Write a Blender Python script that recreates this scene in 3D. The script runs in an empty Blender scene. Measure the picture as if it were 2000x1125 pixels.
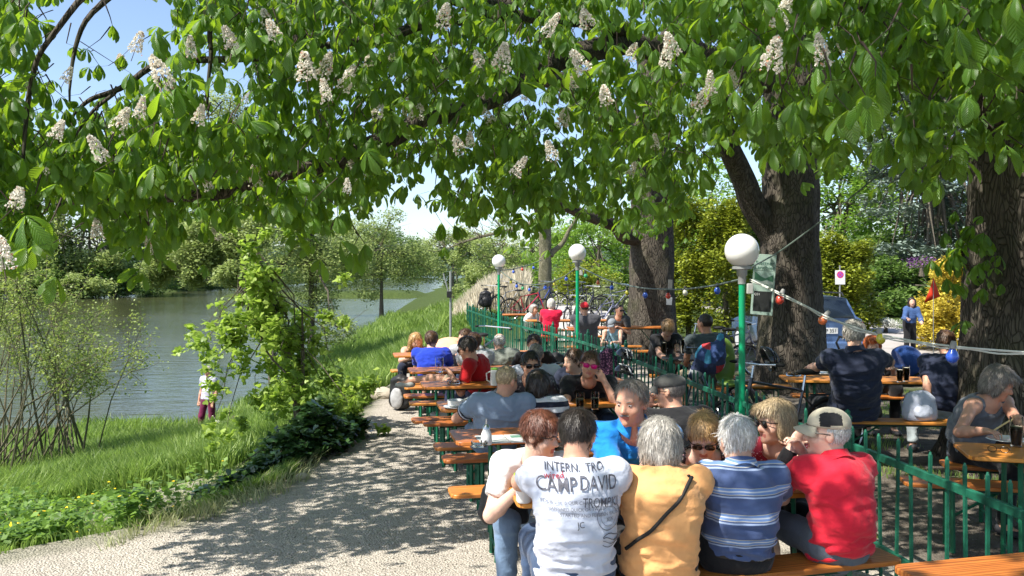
import bpy, bmesh, math, random
import numpy as np
from mathutils import Vector, Matrix
from mathutils.bvhtree import BVHTree
random.seed(7); rng = np.random.default_rng(7)
SC = bpy.context.scene; COL = SC.collection
R = math.radians; PI = math.pi
CZ = 1.95; F = 1700.0; HY = 530.0          # eye height, focal length and horizon measured on the photo
def at(px, py, d):
    "point seen at (px,py) of the photo at distance d"
    return ((px-1000)/F*d, d, CZ-(py-HY)/F*d)
def atz(px, py, z):
    d = (CZ-z)*F/(py-HY); return ((px-1000)/F*d, d, z)
def V(*a): return np.array(a, float)
def unit(v):
    v = np.asarray(v, float); return v/(np.linalg.norm(v)+1e-12)

# ---------------------------------------------------------------- value noise
_L = rng.random((32, 32, 32)).astype(np.float32)
def vnoise(P, fr=1.0, off=0.0):
    P = np.asarray(P, np.float32)*np.asarray(fr, np.float32)+off
    i = np.floor(P).astype(int); f = P-i; f = f*f*(3-2*f); i &= 31; j = (i+1) & 31
    x0, y0, z0 = i[..., 0], i[..., 1], i[..., 2]; x1, y1, z1 = j[..., 0], j[..., 1], j[..., 2]
    fx, fy, fz = f[..., 0], f[..., 1], f[..., 2]
    a = _L[x0, y0, z0]*(1-fx)+_L[x1, y0, z0]*fx; b = _L[x0, y1, z0]*(1-fx)+_L[x1, y1, z0]*fx
    c = _L[x0, y0, z1]*(1-fx)+_L[x1, y0, z1]*fx; d = _L[x0, y1, z1]*(1-fx)+_L[x1, y1, z1]*fx
    return (a*(1-fy)+b*fy)*(1-fz)+(c*(1-fy)+d*fy)*fz      # 0..1
def fbm(P, fr=1.0, o=3):
    s = 0; a = .5; w = 0
    for k in range(o): s = s+a*vnoise(P, np.asarray(fr)*2**k, 7.3*k); w += a; a *= .5
    return s/w
def P3(x, y, z=0.0):
    x = np.asarray(x, float); y = np.asarray(y, float); return np.stack([x, y, np.zeros_like(x)+z], -1)

# ---------------------------------------------------------------- materials
MATS = {}
def nodes_of(name):
    m = bpy.data.materials.new(name); m.use_nodes = True; nt = m.node_tree
    return m, nt, nt.nodes['Principled BSDF'], nt.nodes['Material Output']
def N(nt, t, **k):
    n = nt.nodes.new(t)
    for a, b in k.items():
        if a in n.inputs.keys() if not hasattr(n, a) else False: n.inputs[a].default_value = b
        elif hasattr(n, a): setattr(n, a, b)
    return n
def L(nt, a, b): nt.links.new(a, b)
def c4(c): return (c[0], c[1], c[2], 1)
def ramp(nt, fac, stops, interp='LINEAR'):
    r = nt.nodes.new('ShaderNodeValToRGB'); e = r.color_ramp; e.interpolation = interp
    while len(e.elements) < len(stops): e.elements.new(.5)
    for s, (p, c) in zip(e.elements, stops): s.position = p; s.color = c4(c)
    L(nt, fac, r.inputs[0]); return r.outputs[0]
def noise(nt, vec, scale, detail=4, rough=.6):
    n = nt.nodes.new('ShaderNodeTexNoise'); n.inputs['Scale'].default_value = scale
    n.inputs['Detail'].default_value = detail; n.inputs['Roughness'].default_value = rough
    if vec is not None: L(nt, vec, n.inputs['Vector'])
    return n.outputs['Fac']
def coord(nt, kind='Object', scale=None):
    t = nt.nodes.new('ShaderNodeTexCoord').outputs[kind]
    if scale:
        m = nt.nodes.new('ShaderNodeMapping'); m.inputs['Scale'].default_value = scale; L(nt, t, m.inputs[0]); return m.outputs[0]
    return t
def mixc(nt, fac, a, b, mode='MIX'):
    n = nt.nodes.new('ShaderNodeMix'); n.data_type = 'RGBA'; n.blend_type = mode
    for s, v in ((n.inputs[0], fac), (n.inputs[6], a), (n.inputs[7], b)):
        if hasattr(v, 'is_linked') or hasattr(v, 'links'): L(nt, v, s)
        else: s.default_value = c4(v) if isinstance(v, (tuple, list)) else v
    return n.outputs[2]
def mth(nt, op, a, b=None, c=None):
    n = nt.nodes.new('ShaderNodeMath'); n.operation = op
    for s, v in zip(n.inputs, (a, b, c)):
        if v is None: continue
        if hasattr(v, 'links'): L(nt, v, s)
        else: s.default_value = v
    return n.outputs[0]
def bump(nt, b, h, strength=.3, dist=.01):
    n = nt.nodes.new('ShaderNodeBump'); n.inputs['Strength'].default_value = strength; n.inputs['Distance'].default_value = dist
    L(nt, h, n.inputs['Height']); L(nt, n.outputs[0], b.inputs['Normal'])
def M(name, col, rough=.6, var=.18, vs=9., bs=0, bsc=60., bd=.004, spec=.35, metal=0., vscale=None, coat=0., sheen=0., trans=0., ior=1.45):
    if name in MATS: return MATS[name]
    m, nt, b, o = nodes_of(name)
    co = coord(nt, 'Object', vscale)
    if var:
        f = noise(nt, co, vs, 5)
        c = ramp(nt, f, [(.3, tuple(x*(1-var) for x in col)), (.7, tuple(min(1, x*(1+var)) for x in col))])
        L(nt, c, b.inputs['Base Color'])
        L(nt, mth(nt, 'MULTIPLY_ADD', f, .2, rough-.1), b.inputs['Roughness'])
    else:
        b.inputs['Base Color'].default_value = c4(col); b.inputs['Roughness'].default_value = rough
    if bs: bump(nt, b, noise(nt, co, bsc, 4), bs, bd)
    b.inputs['Specular IOR Level'].default_value = spec; b.inputs['Metallic'].default_value = metal
    b.inputs['Coat Weight'].default_value = coat; b.inputs['Sheen Weight'].default_value = sheen
    b.inputs['Transmission Weight'].default_value = trans; b.inputs['IOR'].default_value = ior
    MATS[name] = m; return m
def cloth(name, col, var=.1): return M(name, col, .85, var, 5., .6, 11., .02, .2, sheen=.15)
def leafmat(name, c1, c2, tr=(.3, .5, .05), tw=.4, rough=.45, veins=False, spec=.4):
    "leaf: reflecting and letting light through, each leaf its own tint"
    if name in MATS: return MATS[name]
    m, nt, b, o = nodes_of(name)
    g = nt.nodes.new('ShaderNodeNewGeometry'); ri = g.outputs['Random Per Island']
    lo = noise(nt, coord(nt, 'Object'), .8, 2)
    f = mth(nt, 'ADD', mth(nt, 'MULTIPLY', ri, .7), mth(nt, 'MULTIPLY', lo, .3))
    col = ramp(nt, f, [(.12, c1), (.85, c2)])
    t = nt.nodes.new('ShaderNodeBsdfTranslucent')
    if veins:
        uv = nt.nodes.new('ShaderNodeSeparateXYZ'); L(nt, nt.nodes.new('ShaderNodeTexCoord').outputs['UV'], uv.inputs[0])
        au = mth(nt, 'ABSOLUTE', mth(nt, 'SUBTRACT', uv.outputs[0], .5))
        w = mth(nt, 'SINE', mth(nt, 'MULTIPLY', mth(nt, 'SUBTRACT', uv.outputs[1], mth(nt, 'MULTIPLY', au, .55)), 75.))
        w = mth(nt, 'MULTIPLY_ADD', w, .5, .5)
        mid = mth(nt, 'LESS_THAN', au, .022)
        vv = mth(nt, 'MAXIMUM', mth(nt, 'POWER', w, 4.), mid)
        col = mixc(nt, mth(nt, 'MULTIPLY', vv, .35), col, tuple(min(1, x*2.1+.02) for x in c2))
        bump(nt, b, w, .5, .004)
        L(nt, b.inputs['Normal'].links[0].from_socket, t.inputs['Normal'])
    L(nt, col, b.inputs['Base Color']); b.inputs['Roughness'].default_value = rough; b.inputs['Specular IOR Level'].default_value = spec
    L(nt, ramp(nt, f, [(.1, tuple(x*.75 for x in tr)), (.9, tuple(min(1, x*1.2) for x in tr))]), t.inputs[0])
    x = nt.nodes.new('ShaderNodeMixShader'); x.inputs[0].default_value = tw
    L(nt, b.outputs[0], x.inputs[1]); L(nt, t.outputs[0], x.inputs[2]); L(nt, x.outputs[0], o.inputs[0])
    MATS[name] = m; return m
def barkmat(name, c1, c2, sc=1., dist=.05):
    if name in MATS: return MATS[name]
    m, nt, b, o = nodes_of(name)
    co = coord(nt, 'Object', (1, 1, .28))
    n1 = noise(nt, co, 3*sc, 6, .7)
    v = nt.nodes.new('ShaderNodeTexVoronoi'); v.feature = 'DISTANCE_TO_EDGE'; v.inputs['Scale'].default_value = 34*sc
    mp = nt.nodes.new('ShaderNodeVectorMath'); mp.operation = 'ADD'; L(nt, co, mp.inputs[0])
    nn = nt.nodes.new('ShaderNodeTexNoise'); nn.inputs['Scale'].default_value = 6*sc; L(nt, co, nn.inputs[0])
    s = nt.nodes.new('ShaderNodeVectorMath'); s.operation = 'SCALE'; s.inputs['Scale'].default_value = .22/sc; L(nt, nn.outputs['Color'], s.inputs[0])
    L(nt, s.outputs[0], mp.inputs[1]); L(nt, mp.outputs[0], v.inputs['Vector'])
    cr = mth(nt, 'MINIMUM', mth(nt, 'MULTIPLY', v.outputs['Distance'], 7.), 1.)
    col = ramp(nt, n1, [(.3, c1), (.7, c2)])
    col = mixc(nt, mth(nt, 'MULTIPLY_ADD', cr, .65, .35), tuple(x*.3 for x in c1), col)
    moss = ramp(nt, noise(nt, coord(nt, 'Object'), 1.6, 3), [(.5, (0, 0, 0)), (.68, (1, 1, 1))])
    col = mixc(nt, mth(nt, 'MULTIPLY', moss, .35), col, (.06, .07, .025))
    L(nt, col, b.inputs['Base Color']); b.inputs['Roughness'].default_value = .95; b.inputs['Specular IOR Level'].default_value = .15
    bump(nt, b, mth(nt, 'ADD', mth(nt, 'MULTIPLY', cr, .6), mth(nt, 'MULTIPLY', n1, 1.3)), .9, dist*.6)
    MATS[name] = m; return m

# ---------------------------------------------------------------- mesh building
class MB:
    def __init__(s): s.v = []; s.f = []; s.m = []; s.n = 0
    def add(s, v, f, m=0):
        v = np.asarray(v, float).reshape(-1, 3); s.v.append(v)
        for q in f: s.f.append(tuple(int(i)+s.n for i in q)); s.m.append(m)
        s.n += len(v)
    def box(s, c, sz, rz=0., m=0, rot=None):
        x, y, z = (a/2 for a in sz)
        v = np.array([(-x,-y,-z),(x,-y,-z),(x,y,-z),(-x,y,-z),(-x,-y,z),(x,-y,z),(x,y,z),(-x,y,z)])
        Q = np.array(rot if rot is not None else Matrix.Rotation(rz, 3, 'Z'))
        s.add(v@Q.T+np.array(c), [(0,3,2,1),(4,5,6,7),(0,1,5,4),(1,2,6,5),(2,3,7,6),(3,0,4,7)], m)
    def tube(s, pts, r, n=8, m=0, caps=True, flat=1.):
        pts = [np.array(p, float) for p in pts]; k = len(pts)
        if not hasattr(r, '__len__'): r = [r]*k
        up = None; vs = []
        for i in range(k):
            t = unit(pts[min(i+1, k-1)]-pts[max(i-1, 0)])
            if up is None: up = unit(np.cross(t, (0, 0, 1) if abs(t[2]) < .9 else (1, 0, 0)))
            a = unit(up-t*np.dot(up, t)); b = np.cross(t, a); up = a
            for j in range(n):
                q = 2*PI*j/n; vs.append(pts[i]+r[i]*(math.cos(q)*a+math.sin(q)*b*flat))
        fs = [(i*n+j, i*n+(j+1) % n, (i+1)*n+(j+1) % n, (i+1)*n+j) for i in range(k-1) for j in range(n)]
        if caps: fs += [tuple(reversed(range(n))), tuple(range((k-1)*n, k*n))]
        s.add(vs, fs, m)
    def lathe(s, prof, c=(0, 0, 0), n=16, m=0):
        vs = []
        for (r, z) in prof:
            for j in range(n): q = 2*PI*j/n; vs.append((c[0]+r*math.cos(q), c[1]+r*math.sin(q), c[2]+z))
        k = len(prof)
        fs = [(i*n+j, i*n+(j+1) % n, (i+1)*n+(j+1) % n, (i+1)*n+j) for i in range(k-1) for j in range(n)]
        if prof[0][0] > 1e-4: fs.append(tuple(reversed(range(n))))
        if prof[-1][0] > 1e-4: fs.append(tuple(range((k-1)*n, k*n)))
        s.add(vs, fs, m)
    def sphere(s, c, r, n=12, m=0, sc=(1, 1, 1), Q=None):
        pr = [(max(math.sin(PI*i/n), 1e-5), -math.cos(PI*i/n)) for i in range(n+1)]
        t = MB(); t.lathe(pr, n=n+4); v = np.vstack(t.v)*np.array(sc)*r
        if Q is not None: v = v@np.asarray(Q)
        s.add(v+np.array(c), t.f, m)
    def prism(s, poly, thick, Q=np.eye(3), c=(0, 0, 0), m=0):
        "polygon in local xz, extruded along local y"
        n = len(poly); v = [(x, -thick/2, z) for x, z in poly]+[(x, thick/2, z) for x, z in poly]
        f = [tuple(range(n)), tuple(range(2*n-1, n-1, -1))]+[(i, (i+n), (i+1) % n+n, (i+1) % n) for i in range(n)]
        s.add(np.array(v)@np.asarray(Q)+np.array(c), f, m)
    def arrays(s): return np.vstack(s.v), s.f
    def build(s, name, mats, parent=None, smooth=True, bev=0., loc=None):
        me = bpy.data.meshes.new(name); v = np.vstack(s.v) if s.v else np.zeros((0, 3))
        if loc is not None: v = v-np.array(loc)
        me.from_pydata(v.tolist(), [], s.f)
        mats = mats if isinstance(mats, (list, tuple)) else [mats]
        for q in mats: me.materials.append(q)
        if len(mats) > 1: me.polygons.foreach_set('material_index', s.m)
        if smooth: me.polygons.foreach_set('use_smooth', [True]*len(me.polygons))
        me.update(); o = bpy.data.objects.new(name, me); COL.objects.link(o)
        if parent is not None: o.parent = parent
        if loc is not None: o.location = loc
        if bev:
            b = o.modifiers.new('bevel', 'BEVEL'); b.width = bev; b.segments = 2; b.limit_method = 'ANGLE'; b.angle_limit = R(40)
        if smooth and (bev or True):
            try: me.set_sharp_from_angle(angle=R(42))
            except Exception: pass
        return o
def rawmesh(name, v, faces, mats, parent=None, mi=None, uv=None, smooth=True, loc=None):
    "faces: int array (n,k)"
    me = bpy.data.meshes.new(name); v = np.asarray(v, np.float32)
    if loc is not None: v = v-np.asarray(loc, np.float32)
    faces = np.asarray(faces); n, k = faces.shape
    me.vertices.add(len(v)); me.vertices.foreach_set('co', v.ravel())
    me.loops.add(n*k); me.loops.foreach_set('vertex_index', faces.ravel().astype(np.int32))
    me.polygons.add(n); me.polygons.foreach_set('loop_start', np.arange(0, n*k, k, dtype=np.int32))
    try: me.polygons.foreach_set('loop_total', np.full(n, k, np.int32))
    except Exception: pass
    if smooth: me.polygons.foreach_set('use_smooth', np.ones(n, bool))
    for q in (mats if isinstance(mats, (list, tuple)) else [mats]): me.materials.append(q)
    if mi is not None: me.polygons.foreach_set('material_index', np.asarray(mi, np.int32))
    if uv is not None: me.uv_layers.new(name='UVMap').data.foreach_set('uv', np.asarray(uv, np.float32).ravel())
    me.update(calc_edges=True); me.validate()
    o = bpy.data.objects.new(name, me); COL.objects.link(o)
    if parent is not None: o.parent = parent
    if loc is not None: o.location = loc
    return o
def tag(o, label=None, cat=None, group=None, kind=None):
    if label: o['label'] = label
    if cat: o['category'] = cat
    if group: o['group'] = group
    if kind: o['kind'] = kind
    return o
def empty(name, loc, label, cat, group=None, rz=0.):
    o = bpy.data.objects.new(name, None); COL.objects.link(o); o.location = loc; o.rotation_euler = (0, 0, rz); o.empty_display_size = .1
    return tag(o, label, cat, group)
def dup(o, loc, rz=None, label=None, scale=None):
    r = o.copy(); COL.objects.link(r); r.location = loc
    if rz is not None: r.rotation_euler = (0, 0, rz)
    if label: r['label'] = label
    if scale: r.scale = (scale,)*3
    for ch in list(o.children):
        c = ch.copy(); COL.objects.link(c); c.parent = r
        for g in ch.children: d = g.copy(); COL.objects.link(d); d.parent = c
    return r
def instances(tv, tf, tuv, pos, rot, sc):
    "many copies of one template baked in one array: tv (n,3), rot (k,3,3)"
    k, n = len(pos), len(tv)
    v = np.einsum('kij,nj->kni', rot, tv)*np.asarray(sc).reshape(k, 1, -1)+pos[:, None, :]
    f = (tf[None]+(np.arange(k)*n)[:, None, None]).reshape(-1, tf.shape[1])
    uv = None if tuv is None else np.tile(tuv, (k, 1))
    return v.reshape(-1, 3), f, uv
def rots(yaw, tilt, taz):
    "yaw about z then tilt about a horizontal axis with azimuth taz"
    k = len(yaw); cy, sy = np.cos(yaw), np.sin(yaw); Z = np.zeros((k, 3, 3)); Z[:, 0, 0] = cy; Z[:, 0, 1] = -sy; Z[:, 1, 0] = sy; Z[:, 1, 1] = cy; Z[:, 2, 2] = 1
    ax = np.stack([np.cos(taz), np.sin(taz), np.zeros(k)], 1); K = np.zeros((k, 3, 3))
    K[:, 0, 1] = -ax[:, 2]; K[:, 0, 2] = ax[:, 1]; K[:, 1, 0] = ax[:, 2]; K[:, 1, 2] = -ax[:, 0]; K[:, 2, 0] = -ax[:, 1]; K[:, 2, 1] = ax[:, 0]
    T = np.eye(3)[None]+np.sin(tilt)[:, None, None]*K+(1-np.cos(tilt))[:, None, None]*(K@K)
    return T@Z

# ---------------------------------------------------------------- smooth solids (people)
def sdf_mesh(prims, subs=(), vox=.01, disp=None):
    """prims: dicts a,b,ra,rb (cone) or c,r,Q (ellipsoid), k blend, cuts [(pt,n)]; subs: carved away. Surface nets."""
    def bb(p):
        if 'a' in p:
            w = max(np.max(p['ra']), np.max(p['rb'])); return np.minimum(p['a'], p['b'])-w, np.maximum(p['a'], p['b'])+w
        w = max(p['r']); return p['c']-w, p['c']+w
    B = [bb(p) for p in prims]; lo = np.min([b[0] for b in B], 0)-3*vox; hi = np.max([b[1] for b in B], 0)+3*vox
    n = np.ceil((hi-lo)/vox).astype(int)+1; f = np.full(n, .1, np.float32)
    ax = [lo[i]+vox*np.arange(n[i]) for i in range(3)]
    def dist(p, X):
        if 'a' in p:
            a, b = p['a'], p['b']; ba = b-a; t = np.clip(((X-a)@ba)/max(ba@ba, 1e-9), 0, 1); q = X-a-t[..., None]*ba
            if 'Q' in p:      # flattened: ra/rb=(side,depth), Q rows=side,depth,axis
                ra, rb = p['ra'], p['rb']; rx = ra[0]+(rb[0]-ra[0])*t; ry = ra[1]+(rb[1]-ra[1])*t; m = np.minimum(rx, ry)
                q = q@p['Q'].T; d = (np.sqrt((q[..., 0]/rx)**2+(q[..., 1]/ry)**2+(q[..., 2]/m)**2)-1)*m
            else: d = np.sqrt((q**2).sum(-1))-(p['ra']+(p['rb']-p['ra'])*t)
        else:
            q = X-p['c']
            if p.get('Q') is not None: q = q@p['Q'].T
            r = np.asarray(p['r']); k0 = np.sqrt(((q/r)**2).sum(-1)); k1 = np.sqrt(((q/r**2)**2).sum(-1))+1e-9; d = k0*(k0-1)/k1
        for pt, nn in p.get('cuts', ()): d = np.maximum(d, (X-pt)@nn)
        return d.astype(np.float32)
    def sl(b, mg):
        i0 = np.maximum(np.floor((b[0]-mg-lo)/vox).astype(int), 0); i1 = np.minimum(np.ceil((b[1]+mg-lo)/vox).astype(int)+1, n)
        return i0, i1
    def region(i0, i1):
        return np.stack(np.meshgrid(*[ax[i][i0[i]:i1[i]] for i in range(3)], indexing='ij'), -1)
    for p, b in zip(prims, B):
        k = p.get('k', .025); i0, i1 = sl(b, k+2*vox)
        if (i1 <= i0).any(): continue
        d = dist(p, region(i0, i1)); g = f[i0[0]:i1[0], i0[1]:i1[1], i0[2]:i1[2]]
        h = np.maximum(k-np.abs(g-d), 0)/k; g[...] = np.minimum(g, d)-h*h*k*.25
    for p in subs:
        b = bb(p); k = p.get('k', .01); i0, i1 = sl(b, k+2*vox)
        if (i1 <= i0).any(): continue
        d = -dist(p, region(i0, i1)); g = f[i0[0]:i1[0], i0[1]:i1[1], i0[2]:i1[2]]
        h = np.maximum(k-np.abs(g-d), 0)/k; g[...] = np.maximum(g, d)+h*h*k*.25
    ins = f < 0
    c = [ins[i:n[0]-1+i, j:n[1]-1+j, k:n[2]-1+k] for i in (0, 1) for j in (0, 1) for k in (0, 1)]
    s = sum(x.astype(np.int8) for x in c); act = (s > 0) & (s < 8); I = np.argwhere(act)
    idx = np.full(act.shape, -1, np.int32); idx[act] = np.arange(len(I))
    acc = np.zeros((len(I), 3)); cnt = np.zeros(len(I))
    co = [(i, j, k) for i in (0, 1) for j in (0, 1) for k in (0, 1)]
    for a in co:
        for x in range(3):
            if a[x]: continue
            b2 = list(a); b2[x] = 1
            fa = f[I[:, 0]+a[0], I[:, 1]+a[1], I[:, 2]+a[2]]; fb = f[I[:, 0]+b2[0], I[:, 1]+b2[1], I[:, 2]+b2[2]]
            m = (fa < 0) != (fb < 0); t = np.where(m, fa/np.where(m, fa-fb, 1), 0)
            p = np.tile(np.array(a, float), (len(I), 1)); p[:, x] = t; acc[m] += p[m]; cnt += m
    v = lo+(I+acc/cnt[:, None])*vox
    Fs = []
    for x in range(3):
        y, z = (x+1) % 3, (x+2) % 3
        A = [slice(None)]*3; Bq = [slice(None)]*3; A[x] = slice(0, -1); Bq[x] = slice(1, None)
        sa = ins[tuple(A)]; sb = ins[tuple(Bq)]; E = np.argwhere(sa != sb)
        E = E[(E[:, y] > 0) & (E[:, z] > 0) & (E[:, y] < n[y]-1) & (E[:, z] < n[z]-1)]
        q = []
        for dy, dz in ((1, 1), (0, 1), (0, 0), (1, 0)):
            e = E.copy(); e[:, y] -= dy; e[:, z] -= dz; q.append(idx[e[:, 0], e[:, 1], e[:, 2]])
        q = np.stack(q, 1); fl = sa[E[:, 0], E[:, 1], E[:, 2]]; q[~fl] = q[~fl][:, ::-1]; Fs.append(q)
    Fs = np.vstack(Fs); Fs = Fs[(Fs >= 0).all(1)]
    nb = np.zeros_like(v); w = np.zeros(len(v))       # one relaxing pass
    for a in range(4):
        for b3 in (1, 3): np.add.at(nb, Fs[:, a], v[Fs[:, (a+b3) % 4]]); np.add.at(w, Fs[:, a], 1)
    v = v*.5+.5*nb/np.maximum(w, 1)[:, None]
    if disp is not None:
        nr = vnormals(v, Fs); v = v+nr*disp(v)[:, None]
    return v, Fs
def vnormals(v, Fs):
    fn = np.cross(v[Fs[:, 2]]-v[Fs[:, 0]], v[Fs[:, 3]]-v[Fs[:, 1]]); nr = np.zeros_like(v)
    for a in range(4): np.add.at(nr, Fs[:, a], fn)
    return nr/(np.linalg.norm(nr, axis=1)[:, None]+1e-12)
# ================================================================ camera, sky, sun
cam = bpy.data.cameras.new('camera'); co_ = bpy.data.objects.new('camera', cam); COL.objects.link(co_); SC.camera = co_
cam.sensor_width = 36; cam.lens = 36*F/2000; cam.shift_y = -(562.5-HY)/2000; cam.clip_end = 6000; cam.clip_start = .05
co_.location = (0, 0, CZ); co_.rotation_euler = (R(90), 0, 0)
TOSUN = unit((-.62, -.36, .98)); SUN_EL = math.asin(TOSUN[2])
w = bpy.data.worlds.new('World'); SC.world = w; w.use_nodes = True; nt = w.node_tree
sk = nt.nodes.new('ShaderNodeTexSky'); sk.sky_type = 'NISHITA'; sk.sun_disc = False; sk.sun_elevation = SUN_EL
sk.sun_rotation = math.atan2(TOSUN[0], TOSUN[1]); sk.air_density = .8; sk.dust_density = .9; sk.ozone_density = .8
nt.nodes['Background'].inputs[1].default_value = .135; L(nt, sk.outputs[0], nt.nodes['Background'].inputs[0])
sl = bpy.data.lights.new('sun', 'SUN'); sl.energy = 5.0; sl.angle = R(.53); sl.color = (1, .95, .86)
so = bpy.data.objects.new('sun', sl); COL.objects.link(so); so.rotation_euler = Vector(TOSUN).to_track_quat('Z', 'Y').to_euler()
SC.view_settings.view_transform = 'Standard'; SC.view_settings.look = 'None'; SC.view_settings.exposure = .9
SC.cycles.max_bounces = 7; SC.cycles.diffuse_bounces = 3; SC.cycles.glossy_bounces = 3; SC.cycles.transmission_bounces = 5
SC.cycles.transparent_max_bounces = 8; SC.cycles.use_denoising = True; SC.cycles.caustics_reflective = False; SC.cycles.caustics_refractive = False
SC.cycles.sample_clamp_indirect = 8

# ================================================================ terrain
SHORE = np.array([(-400, 10), (-60, 20), (-25, 21.3), (-11.1, 21.9), (-7.9, 21.5), (-7.5, 23.6), (-8.2, 39), (-9.4, 58), (-11.6, 88), (-16.5, 168), (-30, 447), (-45, 1500)], float)
TOP = np.array([(-400, -40), (-30, 1), (-5.6, 4.6), (-3.5, 6.1), (-2.5, 7.0), (-2.15, 8.4), (-2.05, 13.5), (-2.1, 20), (-2.3, 30), (-2.6, 45), (-3.5, 88), (-6.5, 168), (-16, 447), (-30, 1500)], float)
LEFT = np.array([(-400, 120), (-88, 149), (-60, 140), (-64, 224), (-75, 671), (-100, 1500)], float)
def pl_dist(x, y, P):
    "distance and signed side (positive = right of the line's travel)"
    best = np.full(x.shape, 1e9); sg = np.zeros(x.shape)
    for a, b in zip(P[:-1], P[1:]):
        d = b-a; t = np.clip(((x-a[0])*d[0]+(y-a[1])*d[1])/(d@d), 0, 1); ex = x-a[0]-t*d[0]; ey = y-a[1]-t*d[1]
        q = np.hypot(ex, ey); s = (x-a[0])*d[1]-(y-a[1])*d[0]; m = q < best-1e-9; best = np.where(m, q, best); sg = np.where(m, np.sign(s), sg)
    return best, sg
def smooth(t): t = np.clip(t, 0, 1); return t*t*(3-2*t)
def height(x, y):
    x = np.asarray(x, float); y = np.asarray(y, float); sh = x.shape; x = x.ravel(); y = y.ravel()
    ds, ss = pl_dist(x, y, SHORE); dt, st = pl_dist(x, y, TOP); dl, sl_ = pl_dist(x, y, LEFT)
    t = np.where(st > 0, 0, dt/(dt+ds+1e-6)); p = P3(x, y)
    slope = -1.97*(1-(1-t)**2.4)
    slope = slope+np.where(st < 0, (fbm(p, .35, 3)-.5)*(.18+.5*((y > 26) & (y < 55)))*np.minimum(dt/2, 1)*np.minimum(ds/2.5, 1), 0)
    z = np.where(ss > 0, slope, -2.0-np.minimum(ds*.35, 1.8))
    z = np.where((ss < 0) & (sl_ < 0), -2.0+np.minimum(dl*.12, .7)+(fbm(p, .05, 2)-.5)*.8*np.minimum(dl/10, 1), z)
    z = z+.62*smooth((y-24)/3.5)*smooth((x+2.6+.02*(y-24))/1.6)*smooth((100-y)/50)*smooth((5.2-x)/1.5)
    z = z+np.where(st > 0, (fbm(p, 1.3, 3)-.5)*.05+(fbm(p, 11, 2)-.5)*.014, 0)
    return z.reshape(sh)
def hz(x, y): return float(height(np.array([x]), np.array([y]))[0])
def grade(lo, hi, n, p=3.):
    t = np.linspace(-1, 1, n); s = np.sign(t)*np.abs(t)**p; return s
xs = np.concatenate([-np.geomspace(14, 1500, 46)[::-1], np.linspace(-13.8, 9, 270), np.geomspace(9.3, 1500, 50)])
ys = np.concatenate([-np.geomspace(2.2, 60, 12)[::-1], np.linspace(-2, 30, 300), np.geomspace(30.3, 2500, 110)])
gx, gy = np.meshgrid(xs, ys, indexing='ij'); gz = height(gx, gy)
nx, ny = gx.shape; ii = np.arange(nx*ny).reshape(nx, ny)
gf = np.stack([ii[:-1, :-1], ii[1:, :-1], ii[1:, 1:], ii[:-1, 1:]], -1).reshape(-1, 4)
# what covers the ground: stony path, trodden dirt, grass
pt = P3(gx.ravel(), gy.ravel()); dt, st = pl_dist(gx.ravel(), gy.ravel(), TOP)
nse = (fbm(pt, 1.1, 3)-.5)*1.2
X_, Y_ = gx.ravel(), gy.ravel()
grav = smooth(((np.where(st > 0, dt, -dt)+nse*.6)/.35+.35))
TRAIL = np.array([(-3.2, 6.2), (-3.9, 9), (-5.4, 13), (-7., 17.5), (-7.8, 21)], float)
def trail(x, y): return smooth((1.0-pl_dist(x, y, TRAIL)[0]+(fbm(P3(x, y), 1.5, 3)-.5)*1.3)/.5)
grav *= smooth((26-Y_)/8)+0.; grav = np.maximum(grav, .6*trail(X_, Y_))
road = smooth((X_-(5.7+.02*(Y_-15)))/.6)*smooth((Y_-14.2)/.8)
patch = smooth((fbm(pt, .9, 3)-.55)*8)*smooth((X_-2.3)/.5)*(1-road)*.8
m, nt, b, o = nodes_of('ground'); geo = nt.nodes.new('ShaderNodeNewGeometry').outputs['Position']
at_ = nt.nodes.new('ShaderNodeVertexColor'); at_.layer_name = 'cover'; sp = nt.nodes.new('ShaderNodeSeparateColor'); L(nt, at_.outputs[0], sp.inputs[0])
n1 = noise(nt, geo, 1.7, 6, .7); n2 = noise(nt, geo, 38, 6, .75); n3 = noise(nt, geo, 7., 4, .6)
vo = nt.nodes.new('ShaderNodeTexVoronoi'); vo.inputs['Scale'].default_value = 62; L(nt, geo, vo.inputs['Vector'])
gr = ramp(nt, n2, [(.25, (.22, .195, .16)), (.5, (.47, .425, .36)), (.75, (.70, .645, .56))])
gr = mixc(nt, .28, gr, ramp(nt, vo.outputs['Color'], [(0, (.2, .18, .155)), (1, (.62, .57, .5))]))
gr = mixc(nt, ramp(nt, n1, [(.35, (0, 0, 0)), (.65, (1, 1, 1))]), gr, mixc(nt, .55, gr, (.42, .375, .315)))
spk = ramp(nt, noise(nt, geo, 13, 5, .8), [(.52, (0, 0, 0)), (.66, (1, 1, 1))]); gr = mixc(nt, mth(nt, 'MULTIPLY', spk, .45), gr, (.16, .135, .11))
dirt = ramp(nt, n3, [(.3, (.09, .075, .06)), (.7, (.19, .165, .135))])
ga = ramp(nt, noise(nt, geo, 3, 5, .7), [(.3, (.03, .045, .012)), (.55, (.06, .09, .02)), (.8, (.11, .12, .045))])
c = mixc(nt, sp.outputs[0], ga, gr); c = mixc(nt, sp.outputs[1], c, dirt); c = mixc(nt, sp.outputs[2], c, ga)
L(nt, c, b.inputs['Base Color']); b.inputs['Roughness'].default_value = .95; b.inputs['Specular IOR Level'].default_value = .15
bump(nt, b, mth(nt, 'ADD', mth(nt, 'MULTIPLY', n2, .8), mth(nt, 'SUBTRACT', 1., vo.outputs['Distance'])), .9, .018)
GM = m
ground = rawmesh('ground', np.stack([gx, gy, gz], -1).reshape(-1, 3), gf, GM); tag(ground, kind='structure')
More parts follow.
